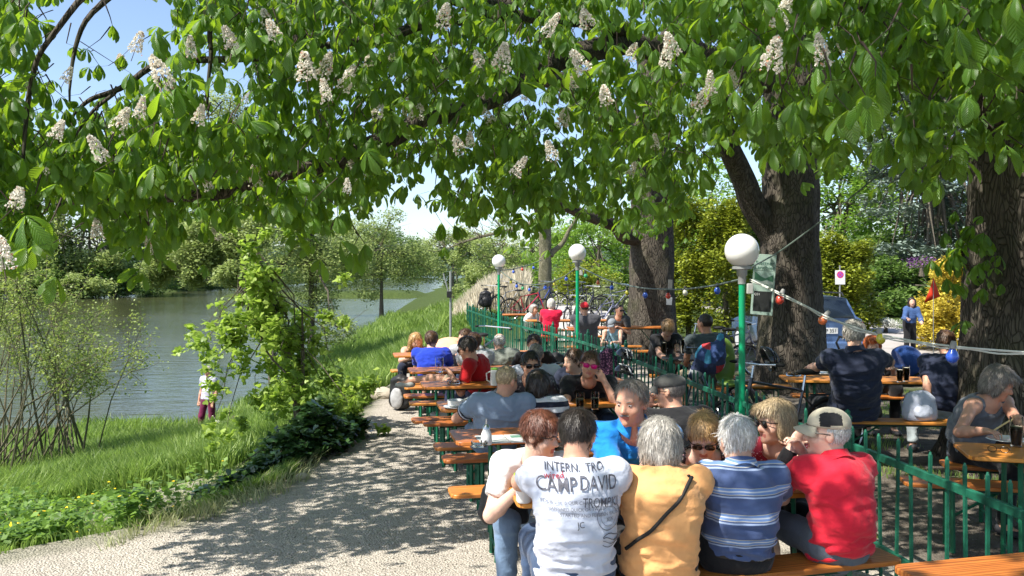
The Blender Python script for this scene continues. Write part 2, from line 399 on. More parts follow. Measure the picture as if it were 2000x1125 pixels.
ca = ground.data.color_attributes.new('cover', 'FLOAT_COLOR', 'POINT')
dirtm = smooth((X_-2.35+.0*Y_)/.5+nse)*(1-road)*smooth((40-Y_)/10)
ca.data.foreach_set('color', np.stack([grav, dirtm*grav, patch*grav, np.ones_like(grav)], 1).astype(np.float32).ravel())
# asphalt lane on the right, pale gravel lane in the middle
def sheet(name, pts_l, pts_r, mat, dz=.02, nsub=60):
    P = np.array(pts_l, float); Q = np.array(pts_r, float); t = np.linspace(0, 1, nsub); s = np.linspace(0, 1, len(P))
    A = np.stack([np.interp(t, s, P[:, i]) for i in (0, 1)], 1); B = np.stack([np.interp(t, s, Q[:, i]) for i in (0, 1)], 1)
    u = np.linspace(0, 1, 9); G = A[:, None]*(1-u)[None, :, None]+B[:, None]*u[None, :, None]; z = np.maximum(height(G[..., 0], G[..., 1]), -.02)+dz+.03
    v = np.concatenate([G, z[..., None]], -1).reshape(-1, 3); i = np.arange(nsub*9).reshape(nsub, 9)
    f = np.stack([i[:-1, :-1], i[:-1, 1:], i[1:, 1:], i[1:, :-1]], -1).reshape(-1, 4)
    return tag(rawmesh(name, v, f, mat), kind='structure')
asph = M('asphalt', (.36, .335, .32), .9, .12, 3, .4, 90, .006, .2)
sheet('road', [(5.9, 14.6), (6.6, 24), (9.3, 36), (11, 60), (8, 120)], [(16, 14.6), (12.6, 24), (13.4, 36), (14.2, 60), (12, 120)], asph)
sheet('path', [(1.2, 24), (1.7, 34), (3.0, 60), (5, 130)], [(2.9, 24), (3.3, 34), (4.8, 60), (7, 130)], M('lane', (.42, .40, .37), .9, .12, 3, .3, 60))
# water
m, nt, b, o = nodes_of('river'); geo = nt.nodes.new('ShaderNodeNewGeometry').outputs['Position']
mp = nt.nodes.new('ShaderNodeMapping'); mp.inputs['Scale'].default_value = (.55, 1.5, 1); L(nt, geo, mp.inputs[0])
n1 = noise(nt, mp.outputs[0], 1.3, 4, .55); n2 = noise(nt, mp.outputs[0], 6., 3, .5)
n0 = noise(nt, geo, .05, 3, .6)
L(nt, ramp(nt, n0, [(.35, (.045, .052, .022)), (.65, (.075, .078, .035))]), b.inputs['Base Color'])
b.inputs['Roughness'].default_value = .09; b.inputs['IOR'].default_value = 1.33; b.inputs['Specular IOR Level'].default_value = .6
hh = mth(nt, 'ADD', n1, mth(nt, 'MULTIPLY', n2, .28))
bump(nt, b, mth(nt, 'MULTIPLY', hh, mth(nt, 'MULTIPLY_ADD', n0, 1.6, -.2)), .42, .14)
wx = np.linspace(-600, 60, 30); wy = np.linspace(12, 2500, 30); a, c_ = np.meshgrid(wx, wy, indexing='ij'); i = np.arange(900).reshape(30, 30)
tag(rawmesh('water', P3(a.ravel(), c_.ravel(), -2.0), np.stack([i[:-1, :-1], i[1:, :-1], i[1:, 1:], i[:-1, 1:]], -1).reshape(-1, 4), m), kind='structure')
# far wooded hills
hm = M('hill_wood', (.055, .085, .06), 1., .3, .03, .8, .12, 2., .1)
hv = []; hf = []; k = 0
xx = np.linspace(-1500, 1300, 180); pr = 26+34*fbm(P3(xx*.0022, xx*0), 1, 3)+5*fbm(P3(xx*.03, xx*0+3), 1, 3)
for r_ in range(5):
    t = r_/4
    for x, p in zip(xx, pr): hv.append((x, 1250+t*260+40*math.sin(x*.004), -3+(p+6*vnoise(np.array([x*.02, r_*1.7, 0.])))*math.sin(t*PI/2)))
i = np.arange(5*180).reshape(5, 180)
tag(rawmesh('hills', np.array(hv), np.stack([i[:-1, :-1], i[:-1, 1:], i[1:, 1:], i[1:, :-1]], -1).reshape(-1, 4), hm), kind='structure')

# ================================================================ grass, herbs, reeds
def blades(n_, xr, yr, pick, hgt, wid, mat, name, dens=2.0, lean=.5, zoff=0.):
    "grass blades; more of them close to the path"
    u = rng.random(n_); y = 1/(1/yr[1]+u*(1/yr[0]-1/yr[1])) if dens == 2 else yr[0]+u*(yr[1]-yr[0])
    x = xr[0]+rng.random(n_)*(xr[1]-xr[0]) if not callable(xr) else xr(y)
    k = pick(x, y); x = x[k]; y = y[k]; z = height(x, y); n2_ = len(x); ok = z > -2.02; x, y, z = x[ok], y[ok], z[ok]; n2_ = len(x)
    if not n2_: return None
    h = hgt(x, y)*(.55+.75*rng.random(n2_)); w_ = wid(y)*(.6+.8*rng.random(n2_)); a = rng.random(n2_)*2*PI
    cl = fbm(P3(x, y), 1.2, 2)*2*PI*2; la = cl+rng.normal(0, .9, n2_); ln = lean*(.3+rng.random(n2_))*h
    dx, dy = np.cos(a)*w_/2, np.sin(a)*w_/2; lx, ly = np.cos(la)*ln, np.sin(la)*ln; z = z+zoff-.01
    v = np.stack([np.stack([x-dx, y-dy, z], 1), np.stack([x+dx, y+dy, z], 1),
                  np.stack([x+dx*.8+lx*.3, y+dy*.8+ly*.3, z+h*.6], 1), np.stack([x-dx*.8+lx*.3, y-dy*.8+ly*.3, z+h*.6], 1),
                  np.stack([x+lx, y+ly, z+h*.97], 1)], 1).reshape(-1, 3)
    b0 = np.arange(n2_)*5
    tri = np.concatenate([np.stack([b0, b0+1, b0+2], 1), np.stack([b0, b0+2, b0+3], 1), np.stack([b0+3, b0+2, b0+4], 1)])
    return tag(rawmesh(name, v, tri, mat, smooth=False), kind='stuff')
def side(x, y, P=TOP): d, s = pl_dist(x, y, P); return np.where(s > 0, d, -d)
gm1 = leafmat('grass_blade', (.07, .14, .02), (.25, .34, .075), (.36, .55, .1), .35, .5)
gm2 = leafmat('dry_blade', (.55, .48, .34), (.80, .72, .56), (.5, .42, .25), .25, .7)
gm3 = leafmat('light_grass', (.20, .26, .09), (.52, .52, .30), (.45, .46, .22), .3, .6)
def fr(y): return (-.60+rng.random(len(y))*.70)*y-.3
bank = lambda x, y: (side(x, y)+(fbm(P3(x, y), 1.1, 3)-.5)*.9 < -.12) & (rng.random(len(x)) > .88*trail(x, y))
lawn = lambda x, y: (x > -6.2-.25*(y-9)) & (y > 8.0) & (y < 21) & (x < -2.4)
blades(150000, fr, (5.2, 22), lambda x, y: bank(x, y) & ~(lawn(x, y) & (rng.random(len(x)) < .93)), lambda x, y: (.04+.22*fbm(P3(x, y), .55, 2)**1.3)*np.where(y > 12, .55, 1.), lambda y: .006+.0006*y, gm1, 'grass', lean=.6)
blades(70000, fr, (5.6, 22), lambda x, y: bank(x, y) & (lawn(x, y) | (fbm(P3(x, y), .8, 2) > .5)), lambda x, y: .03+.10*fbm(P3(x, y, 4.), .9, 2), lambda y: .005+.0006*y, gm3, 'short_grass', lean=.9)
blades(150000, lambda y: -2.2-rng.random(len(y))*(6+.12*y), (10.5, 75), lambda x, y: side(x, y) < .15, lambda x, y: .12+.5*fbm(P3(x, y), .35, 2)+.004*y, lambda y: .009+.0009*y, gm1, 'long_grass', lean=.5)
blades(40000, lambda y: -2.0+rng.random(len(y))*3.0-.0*y, (19, 60), lambda x, y: (x < .9) & (side(x, y) > -1.5) & (x < -.9+.05*(y-19)), lambda x, y: .25+0*x, lambda y: .009+.0009*y, gm1, 'verge_grass')
blades(26000, lambda y: 1+rng.random(len(y))*.6*y, (3.6, 14), lambda x, y: (x > 2.5) & (fbm(P3(x, y), .9, 3) > .54), lambda x, y: .05+.04*fbm(P3(x, y), 1, 2), lambda y: .005+.0006*y, gm1, 'worn_grass')
blades(3000, lambda y: -2.9+rng.random(len(y))*1.0, (5.8, 9), lambda x, y: np.abs(side(x, y)+.05+(fbm(P3(x, y), 2, 2)-.5)*1.2) < .3, lambda x, y: .05+.16*fbm(P3(x, y), 2, 2), lambda y: .008+0*y, gm3, 'edge_grass', lean=1.0)
# dry reed bed beyond the fence
blades(30000, lambda y: (-.09+.20*rng.random(len(y)))*y-.6+0*y, (27, 62), lambda x, y: (x > -.066*y+.4*(vnoise(P3(x, y), .7)-.5)) & (x < .2+.012*y) & (fbm(P3(x, y), .5, 2) > .36), lambda x, y: .25+.85*smooth((x+.066*y)/3.6)+.5*fbm(P3(x, y), .3, 2), lambda y: .016+.0007*y, gm2, 'reeds', lean=.22)

def leaf_quad():
    v = np.array([(0, 0, 0), (.32, .5, .05), (0, 1, -.04), (-.32, .5, .05)]); return v, np.array([(0, 1, 2), (0, 2, 3)])
def cloud(centers, radii, n_, size, squash=.8, hollow=.35, seed=0, lobes=1.0):
    "leaf positions in a union of uneven clumps"
    c = np.asarray(centers, float); r = np.asarray(radii, float); wv = r**2; k = rng.choice(len(c), n_, p=wv/wv.sum())
    d = rng.normal(size=(n_, 3)); d /= np.linalg.norm(d, axis=1)[:, None]; q = (hollow+(1-hollow)*rng.random(n_)**.6)
    q = q*(.72+.75*lobes*(vnoise(d*1.7+k[:, None]*3.1, 1.)-.35))
    p = c[k]+d*(q*r[k])[:, None]*np.array([1, 1, squash]); s = size*(.6+.8*rng.random(n_)); return p, s
LV, LF = leaf_quad()
def leaves(name, p, s, mat, parent=None, droop=.6, keep=None, loc=None, tv=None, tf=None):
    if keep is not None: p = p[keep]; s = s[keep]
    k = len(p); Rm = rots(rng.random(k)*2*PI, droop*rng.normal(size=k)+.2, rng.random(k)*2*PI)
    v, f, _ = instances(LV if tv is None else tv, LF if tf is None else tf, None, p, Rm, s)
    return rawmesh(name, v, f, mat, parent, smooth=False, loc=loc)
def limbs(mb, base, tips, r0, seg=5, jit=.12, spread=.4):
    "limbs from points along the trunk line base[0..-1] to the tips"
    B = [np.array(q, float) for q in base]; 
    for t in tips:
        t = np.array(t, float); j = min(len(B)-2, int(spread*len(B)+random.random()*(1-spread)*(len(B)-1))); a = B[j]+(B[j+1]-B[j])*random.random()
        Lg = np.linalg.norm(t-a); pts = []
        for i in range(seg+1):
            u = i/seg; q = a+(t-a)*u; q[2] += Lg*.12*math.sin(u*PI)*(1 if t[2] > a[2] else .5); q += rng.normal(size=3)*jit*Lg*.25*math.sin(u*PI); pts.append(q)
        r = r0*.42*min(1, .35+Lg*.12); mb.tube(pts, [r*(1-u/seg)**.8+r*.12 for u in range(seg+1)], 6)
def tree(name, x, y, h, crad, label, cat, group, leaf, nleaf, lsize, bark, trunk_r, crown_z=.35, top=(0, 0), nclump=26, squash=.8, sparse=1., z=None, lean=(0, 0), droop=.6, clumps=None, twigs=0):
    z0 = hz(x, y) if z is None else z; root = empty(name, (x, y, z0), label, cat, group); o3 = np.array((x, y, z0))
    base = [o3+np.array((lean[0]*t**1.5, lean[1]*t**1.5, h*.8*t-(.3 if t == 0 else 0))) for t in (0, .25, .5, .75, 1)]
    if clumps is None:
        cs = []; rs = []
        for i in range(nclump):
            t = random.random(); zz = h*(crown_z+(1-crown_z)*t); rr = crad*math.sqrt(max(.05, math.sin(PI*(.12+.84*t))))
            a = random.random()*2*PI; q = math.sqrt(random.random())*rr
            cs.append(o3+np.array((math.cos(a)*q+lean[0]*t, math.sin(a)*q+lean[1]*t, zz))); rs.append(crad*(.26+.22*random.random()))
    else: cs, rs = clumps; cs = [np.array(q, float) for q in cs]
    tb = MB(); tb.tube(base, [trunk_r*(1.25 if t == 0 else 1-t*.19) for t in range(5)], 10); limbs(tb, base, cs, trunk_r*1.1)
    for q in range(twigs):
        k = random.randrange(len(cs)); d = rng.normal(size=3); d[2] = abs(d[2])*.6; d = unit(d); tb.tube([cs[k], cs[k]+d*rs[k]*.7, cs[k]+d*rs[k]*1.35+V(0, 0, .1)], [trunk_r*.09, trunk_r*.05, trunk_r*.02], 4)
    tb.build('trunk', bark, root, loc=None).location = (0, 0, 0)
    p, s = cloud(cs, rs, nleaf, lsize, squash)
    leaves('crown', p, s, leaf, root, droop)
    for ch in root.children: ch.matrix_parent_inverse = Matrix.Translation((-x, -y, -z0))
    return root
BK1 = barkmat('bark_grey', (.10, .085, .065), (.22, .19, .15), 1.2, .02)
FW = leafmat('willow_leaf', (.15, .21, .055), (.38, .45, .17), (.42, .52, .16), .4, .5)
FD = leafmat('dense_leaf', (.06, .11, .025), (.17, .26, .06), (.18, .32, .05), .35, .5)
FB = leafmat('fresh_leaf', (.07, .15, .02), (.22, .34, .05), (.35, .58, .07), .42, .45)
FY = leafmat('hedge_leaf', (.10, .14, .012), (.32, .36, .03), (.36, .42, .03), .25, .55)
FG = leafmat('golden_leaf', (.45, .36, .03), (.85, .70, .12), (.6, .5, .08), .25, .6)
FS = leafmat('spruce_needle', (.075, .11, .075), (.26, .33, .28), (.1, .14, .09), .12, .7)
FV = leafmat('pale_leaf', (.14, .18, .07), (.42, .46, .26), (.3, .38, .14), .3, .6)
# left bank wood across the river
for i, (px, d, top_, rad, lf) in enumerate([(-60, 140, 250, 8, FD), (35, 132, 300, 7, FW), (110, 138, 270, 7, FD), (175, 134, 335, 6, FW), (235, 142, 380, 6, FD), (300, 175, 400, 8, FD), (360, 190, 370, 8, FW), (430, 215, 330, 9, FD), (520, 245, 380, 9, FW), (600, 270, 395, 9, FD), (660, 330, 430, 10, FW), (720, 400, 440, 12, FD), (775, 480, 462, 12, FD), (815, 560, 478, 12, FW)]):
    x = (px-1000)/F*d; z0 = -1.2; h = CZ+(HY-top_)/F*d-z0
    tree('riverside_tree', x, d, h, rad*(1. if h < 16 else 1.25), ['tall tree on the far bank at the left edge, behind the blossom', 'pale willow on the far bank, left of the dark inlet', 'tall dense tree on the far bank over the river bend', 'small pale willow on the far bank by the inlet', 'dark round tree at the corner of the far bank', 'dark tree far upriver left of the slim tree', 'pale tree far upriver behind the leaning willow', 'tall tree far upriver behind the leaning willow', 'pale tree far upriver behind the twin trunks', 'dark tree far upriver right of the twin trunks', 'pale tree on the far bank behind the slim alder', 'dark tree on the far bank just left of the open sky', 'distant dark tree under the open sky', 'distant pale tree where the river vanishes'][i], 'tree', 'trees on the far bank', lf, 9000, .30+.0016*d, BK1, .3, .06, nclump=34, z=z0)
for i, (px, d, top_, w_) in enumerate([(-30, 133, 470, 10), (40, 128, 480, 11), (110, 131, 500, 9), (170, 130, 505, 9), (225, 133, 520, 8), (20, 124, 530, 6), (90, 125, 535, 6), (150, 126, 540, 6), (285, 150, 520, 8), (330, 175, 510, 9), (400, 190, 505, 10), (470, 205, 500, 11), (545, 232, 502, 12), (610, 262, 500, 13), (670, 320, 503, 15), (730, 380, 508, 17), (785, 450, 510, 19)]):
    x = (px-1000)/F*d; h = CZ+(HY-top_)/F*d+2
    tree('riverside_shrub', x, d, h, w_*.62, ['broad', 'leafy', 'dense', 'rounded', 'corner', 'low outer', 'low middle', 'low inner', 'distant', 'more distant', 'first upriver', 'second upriver', 'third upriver', 'fourth upriver', 'fifth upriver', 'sixth upriver', 'last upriver'][i]+' willow thicket on the far waterline '+['at the left picture edge', 'left of the gap', 'below the tallest trees', 'left of the inlet', 'at the inlet', 'hanging over the water far left', 'hanging over the water', 'hanging over the water by the inlet', 'past the inlet', 'past the inlet, behind the leaning willow', 'behind the leaning willow', 'left of the twin trunks', 'right of the twin trunks', 'behind the sapling top', 'left of the slim alder', 'behind the slim alder', 'right of the slim alder'][i], 'shrub', 'thickets on the far waterline', FW if i % 2 else FD, 5000, .42, BK1, .2, .02, nclump=22, z=-2.1)
# near bank trees
def clp(L_): return [np.array(at(*q[:3])) for q in L_], [q[3]*1.3 for q in L_]
tree('willow_tree', -8.8, 32, 5, 2, 'pale willow leaning out over the river from the near bank', 'tree', None, FW, 40000, .115, BK1, .16, clumps=clp([(320, 520, 34, .75), (350, 490, 34, .9), (390, 500, 33, .95), (430, 480, 33, .9), (470, 495, 33, .9), (300, 545, 34, .5), (400, 455, 33, .8), (450, 535, 32, .6), (490, 455, 33, .8), (340, 455, 34, .6), (380, 545, 33, .45)]), twigs=60)
tree('alder_tree', -8.3, 36, 9.5, 2.6, 'tall thin-crowned tree with twin trunks behind the bright sapling', 'tree', None, FW, 34000, .115, BK1, .17, clumps=clp([(440, 215, 36, 1.1), (470, 260, 36, 1.2), (430, 330, 36, 1.1), (530, 330, 36, 1.2), (560, 400, 36, 1.3), (480, 400, 36, 1.2), (600, 470, 36, 1.1), (640, 520, 36, 1.2), (560, 520, 36, 1.1), (690, 500, 36, 1.0), (620, 590, 36, .9), (660, 640, 34, .8), (520, 600, 36, .9), (400, 280, 36, .8)]), twigs=120)
tree('alder_tree', -11.4, 76, 8.5, 3.4, 'slim alder with dark forked trunk at the water edge under open sky', 'tree', None, FW, 20000, .20, BK1, .2, clumps=clp([(745, 450, 76, 1.6), (700, 490, 76, 1.9), (760, 500, 76, 2.), (810, 500, 76, 1.8), (730, 530, 76, 1.6), (790, 540, 76, 1.5), (680, 540, 76, 1.5), (845, 530, 76, 1.2), (770, 420, 76, .9), (660, 500, 76, 1.6), (720, 570, 76, 1.2), (640, 470, 76, 1.6), (620, 540, 76, 1.5), (690, 450, 76, 1.4)]), twigs=90)
for px, d, t_, r_, lb in ((885, 90, 450, 3.6, 'rounded bush at the river edge left of the reed bed'), (930, 72, 462, 3, 'pale tree standing behind the left end of the reeds'), (985, 66, 440, 3.4, 'grey-green tree behind the nearest round lamp'), (1040, 74, 450, 4, 'tree in the distance left of the mossy trunk'), (1100, 60, 455, 3, 'tree beside the far lane, right of the mossy trunk'), (1170, 50, 430, 3, 'fresh green tree left of the big dark trunk'), (1220, 58, 400, 4, 'tall fresh green tree just behind the big dark trunk')):
    x = (px-1000)/F*d; z0 = hz(x, d); h = CZ+(HY-t_)/F*d-z0
    tree('bankside_tree', x, d, h, r_*.9, lb, 'tree', 'trees beyond the reed bed', FW if px < 1100 else FB, 7000, .07+.0022*d, BK1, .14, .12, nclump=20, z=z0, twigs=40)
# garden side
def hedge(name, px, d, w_, top_, label, mat, n_, ls, depth=1.6, z0=0, cat='hedge', squash=1., grp=None, base_px=None):
    x = (px-1000)/F*d; h = CZ+(HY-top_)/F*d-z0; root = empty(name, (x, d, z0), label, cat, grp); cs = []; rs = []
    for i in range(34):
        t = random.random(); k = 1-.55*t**2.2; cs.append((x+(random.random()-.5)*w_*.85*k, d+(random.random()-.5)*depth*k, z0+.25+t*(h-.5))); rs.append(w_*(.17+.1*random.random()))
    p, s = cloud(cs, rs, n_, ls, 1.25*squash, .5); ok = p[:, 2] > z0-.02
    leaves('crown', p, s, mat, root, .5, ok)
    t = MB(); t.tube([(x, d, z0-.1), (x, d, z0+h*.6)], [.09, .04], 8); limbs(t, [(x, d, z0), (x, d, z0+h*.3), (x, d, z0+h*.6)], cs[:14], .08); t.build('trunk', BK1, root)
    for ch in root.children: ch.matrix_parent_inverse = Matrix.Translation((-x, -d, -z0))
    return root
hedge('thuja', 1345, 25, 1.9, 370, 'tall yellow-green conifer right of the big dark trunk', FY, 15000, .10, grp='clipped conifers', cat='conifer')
hedge('thuja', 1418, 24, 1.7, 395, 'broad yellow-green conifer behind the middle tree fork', FY, 13000, .10, grp='clipped conifers', cat='conifer')
hedge('thuja', 1485, 25, 1.8, 380, 'dark conifer half behind the forked trunk', FD, 12000, .10, grp='clipped conifers', cat='conifer')
hedge('thuja', 1625, 27, 1.7, 452, 'yellow-topped clipped conifer behind the blue car', FY, 12000, .11, grp='clipped conifers', cat='conifer')
hedge('thuja', 1672, 27.5, 1.3, 470, 'low dark clipped conifer at the road side right of the car', FY, 9000, .11, grp='clipped conifers', cat='conifer')
hedge('golden_shrub', 1145, 34, 3.0, 520, 'yellow shrub beside the far lane, left of the big dark trunk', FY, 9000, .11, cat='shrub')
hedge('variegated_shrub', 1195, 29, 2.4, 562, 'pale variegated bush against the big dark trunk', FV, 12000, .07, cat='shrub')
hedge('golden_conifer', 1858, 21, 1.5, 498, 'bright golden conifer beside the right-hand trunk', FG, 14000, .085, cat='conifer')
hedge('golden_conifer', 1835, 22.5, 1.2, 560, 'low golden bush behind the little red pennant', FG, 6000, .085, cat='conifer')
hedge('white_flowers', 1730, 27, .7, 610, 'low cushion of white flowers at the roadside', leafmat('white_petal', (.5, .52, .45), (.85, .85, .8), (.5, .5, .45), .2, .7), 3000, .05, cat='flower bed', squash=.5)
hedge('purple_flowers', 1800, 26, .8, 492, 'purple blossom above the golden bush', leafmat('purple_petal', (.16, .06, .2), (.36, .16, .42), (.4, .1, .5), .3, .6), 260, .06, cat='flowers', depth=.6, z0=1.9)
tree('spruce', 19.2, 40, 13.5, 2.8, 'silvery blue spruce right of the road', 'spruce', None, FS, 26000, .20, BK1, .22, .08, nclump=70, squash=.35, droop=.35)
tree('spruce', 22.5, 46, 16, 3.2, 'taller dark spruce behind the silvery one', 'spruce', None, FS, 16000, .24, BK1, .25, .08, nclump=60, squash=.35, droop=.35)
for px, d, t_, r_, lf, lb in ((1700, 56, 190, 4.5, FB, 'tall light-green tree behind the clipped conifers on the right'), (1780, 62, 330, 4.5, FD, 'dark tree at the end of the road'), (1640, 52, 320, 3.2, FB, 'fresh green tree seen right of the forked trunk'), (1390, 48, 330, 4, FB, 'fresh green tree seen through the fork of the trunk'), (1460, 50, 400, 3, FB, 'lower green tree behind the forked trunk'), (1300, 52, 380, 3, FB, 'green tree between the two biggest trunks'), (1940, 48, 250, 5, FD, 'dark tree behind the golden conifer'), (2040, 40, 300, 4, FD, 'dark tree past the right edge'), (1720, 44, 470, 2.4, FD, 'dark bush at the turn of the road'), (1765, 38, 520, 2, FD, 'low dark bush under the silvery spruce')):
    x = (px-1000)/F*d; h = CZ+(HY-t_)/F*d
    tree('garden_tree', x, d, h, r_*.95, lb, 'tree', 'broad-leaved trees in the gardens', lf, 9000, .10+.0024*d, BK1, .2, .06, nclump=30, z=0, twigs=20)
# ================================================================ the big horse chestnuts
BKC = barkmat('bark_chestnut', (.045, .037, .03), (.15, .13, .105), .75, .045)
BKM = barkmat('bark_mossy', (.12, .12, .07), (.30, .27, .19), 1., .03)
BKT = M('twig_bark', (.06, .045, .035), .9, .3, 12)
def trunk_mesh(pts, rad, nang=56, nrow=90, flare=.5, ph=0., amp=.05, roots=5):
    pts = np.array(pts, float); s = np.concatenate([[0], np.cumsum(np.linalg.norm(np.diff(pts, axis=0), axis=1))]); t = np.linspace(0, s[-1], nrow)
    c = np.stack([np.interp(t, s, pts[:, i]) for i in range(3)], 1); r = np.interp(t, s, rad); a = np.linspace(0, 2*PI, nang, endpoint=False)
    g = c[:, None, :]+np.stack([np.cos(a), np.sin(a), a*0], -1)[None]*r[:, None, None]
    n1 = fbm(g*np.array([1, 1, .25]), 3., 3)-.5; n2 = fbm(g*np.array([1, 1, .22]), 13., 2)-.5
    fl = np.exp(-t/.45)[:, None]*(flare*(.45+.55*np.maximum(0, np.cos(a*roots+ph))**1.5))[None]*r[:, None]
    q = r[:, None]*(1+amp*3.2*n1)+n2*.055*min(1, rad[0]*2)+fl; v = c[:, None, :]+np.stack([np.cos(a), np.sin(a), a*0], -1)[None]*q[..., None]
    i = np.arange(nrow*nang).reshape(nrow, nang); j = np.roll(i, -1, 1)
    f = np.stack([i[:-1], j[:-1], j[1:], i[1:]], -1).reshape(-1, 4); return v.reshape(-1, 3), f
def chestnut(x, y, r, h, label, limbs_, ph=0., bark=BKC, lean=(0, 0), flare=.55, group='chestnut trees over the tables', name='chestnut_tree', cat='chestnut tree'):
    root = empty(name, (x, y, 0), label, cat, group); pts = [(x+lean[0]*t, y+lean[1]*t, -.15+h*t) for t in (0, .15, .4, .7, 1)]
    v, f = trunk_mesh(pts, [r*1.08, r, r*.9, r*.84, r*.6], ph=ph, flare=flare)
    o = rawmesh('trunk', v, f, bark, root, loc=(x, y, 0)); o.location = (0, 0, 0)
    for L_ in limbs_:
        p = np.array([q[:3] for q in L_], float); rr = [q[3] for q in L_]
        # smooth the drawn line and roughen it
        tt = np.linspace(0, len(p)-1, (len(p)-1)*5+1); k = np.arange(len(p)); P_ = np.stack([np.interp(tt, k, p[:, i]) for i in range(3)], 1); R_ = np.interp(tt, k, rr)
        for _ in range(3): P_[1:-1] = (P_[:-2]+2*P_[1:-1]+P_[2:])/4
        P_[1:-1] += (np.stack([vnoise(P_[1:-1], 2.3, o_) for o_ in (1, 2, 3)], 1)-.5)*.16*np.minimum(1, R_[1:-1, None]*9+.3)
        mb = MB(); mb.tube(P_-np.array((x, y, 0)), R_, 12); mb.build('limb', bark, root)
    return root
def A3(px, py, d, r): return (*at(px, py, d), r)
tC = chestnut(5.2, 8.7, .66, 6.5, 'massive chestnut trunk at the right edge with spreading roots', [
    [(4.9, 8.7, 3.4, .2), A3(1760, 60, 7.5, .13), A3(1640, -60, 6.5, .08)], [(5.2, 8.7, 5.6, .3), (4.4, 7., 6.6, .18), (2.6, 4.5, 6.9, .1)], [(5.2, 8.7, 5.8, .32), (7, 9.5, 8, .15)],
    [A3(1905, 560, 8.4, .035), A3(1880, 500, 8.1, .015), A3(1870, 450, 8, .008)]], .6)
tB = chestnut(4.55, 14.2, .50, 7.5, 'big dark chestnut trunk forking above the round lamp, sign nailed on it', [
    [(4.3, 14.2, 2.4, .23), A3(1490, 420, 14.1, .22), A3(1452, 350, 13.9, .19), A3(1425, 290, 13.6, .17), A3(1400, 150, 13, .14), A3(1330, 40, 12, .1)],
    [A3(1500, 150, 13.6, .26), A3(1210, 70, 11, .15), A3(900, 215, 9, .10), A3(770, 262, 8.4, .09), A3(690, 292, 8, .09), A3(600, 325, 7.7, .08), A3(530, 350, 7.5, .066), A3(400, 385, 7.2, .055), A3(260, 396, 7., .038), A3(110, 402, 6.8, .014)],
    [A3(1230, 60, 11, .10), A3(1000, 20, 9, .07), A3(800, 55, 8, .05), A3(650, 95, 7.4, .03), A3(560, 110, 7, .02)],
    [A3(1000, 20, 9, .1), A3(700, -60, 7.5, .08), A3(420, -120, 6.4, .05), A3(170, -30, 5.6, .022), A3(110, 60, 5.5, .018), A3(70, 115, 5.5, .016), A3(50, 200, 5.5, .016), A3(52, 340, 5.5, .008)],
    [A3(300, -80, 6.2, .035), A3(165, 20, 6, .019), A3(140, 110, 6, .014), A3(136, 200, 6, .007)],
    [A3(440, -60, 6.6, .03), A3(415, 60, 6.6, .02), A3(424, 110, 6.6, .016), A3(405, 216, 6.6, .01)],
    [A3(560, 110, 7, .03), A3(310, 120, 6.7, .026), A3(230, 170, 6.6, .022), A3(180, 190, 6.5, .018), A3(140, 238, 6.4, .008)],
    [A3(230, 170, 6.6, .018), A3(190, 215, 6.5, .013), A3(140, 285, 6.4, .006)],
    [A3(560, 20, 7.4, .04), A3(600, 110, 7.3, .02), A3(560, 200, 7.2, .009)],
    [(4.6, 14.3, 6.5, .3), (6.5, 15, 10, .15)], [(4.5, 14.2, 6, .25), (3, 11, 8.6, .18), (0, 6.5, 8.2, .08)]], 2.)
tA = chestnut(3.15, 19.6, .52, 7., 'dark chestnut trunk with pinned notes beside the string of bulbs', [
    [A3(1240, 462, 19.4, .2), A3(1190, 440, 18.6, .14), A3(1100, 402, 17.5, .1), A3(1020, 370, 16.5, .06), A3(950, 350, 15.5, .03)],
    [(3.1, 19.6, 4.5, .28), A3(1150, 180, 16, .2), A3(1000, 120, 13.5, .12), A3(880, 100, 12, .06)], [(3.1, 19.6, 5, .28), A3(1340, 160, 18, .15)],
    [(3.2, 19.6, 6, .25), (4.5, 21, 10, .12)]], 4.)
tD = chestnut(1.22, 32, .27, 5, 'slimmer mossy trunk rising among the parked bicycles', [
    [A3(1075, 500, 32, .12), A3(1100, 470, 32, .08), A3(1130, 420, 32, .05)], [A3(1060, 450, 32, .13), A3(1045, 400, 31, .1)]], 1., BKM, group=None, name='tree', cat='tree', flare=.3)
# bare dead bough reaching left beyond the fence
mb = MB(); rr_ = random.Random(3)
P_ = [at(1030, 440, 26), at(985, 452, 26), at(940, 462, 26), at(900, 474, 26), at(868, 488, 26)]; mb.tube(P_, [.06, .05, .045, .03, .012], 7)
mb.tube([at(1090, 405, 26), at(1055, 425, 26), at(1030, 440, 26)], [.08, .07, .06], 7)
for q in range(46):
    a = np.array(P_[rr_.randrange(5)])+rng.normal(size=3)*.05; d = V(rr_.uniform(-1, .3), rr_.uniform(-.5, .5), rr_.uniform(-.2, 1.)); mb.tube([a, a+d*.35, a+d*.6+V(-.15, 0, .1)], [.014, .009, .003], 4)
o = mb.build('bare_bough', BKM, None); o.parent = tD; o.matrix_parent_inverse = Matrix.Translation((-1.22, -32, 0))

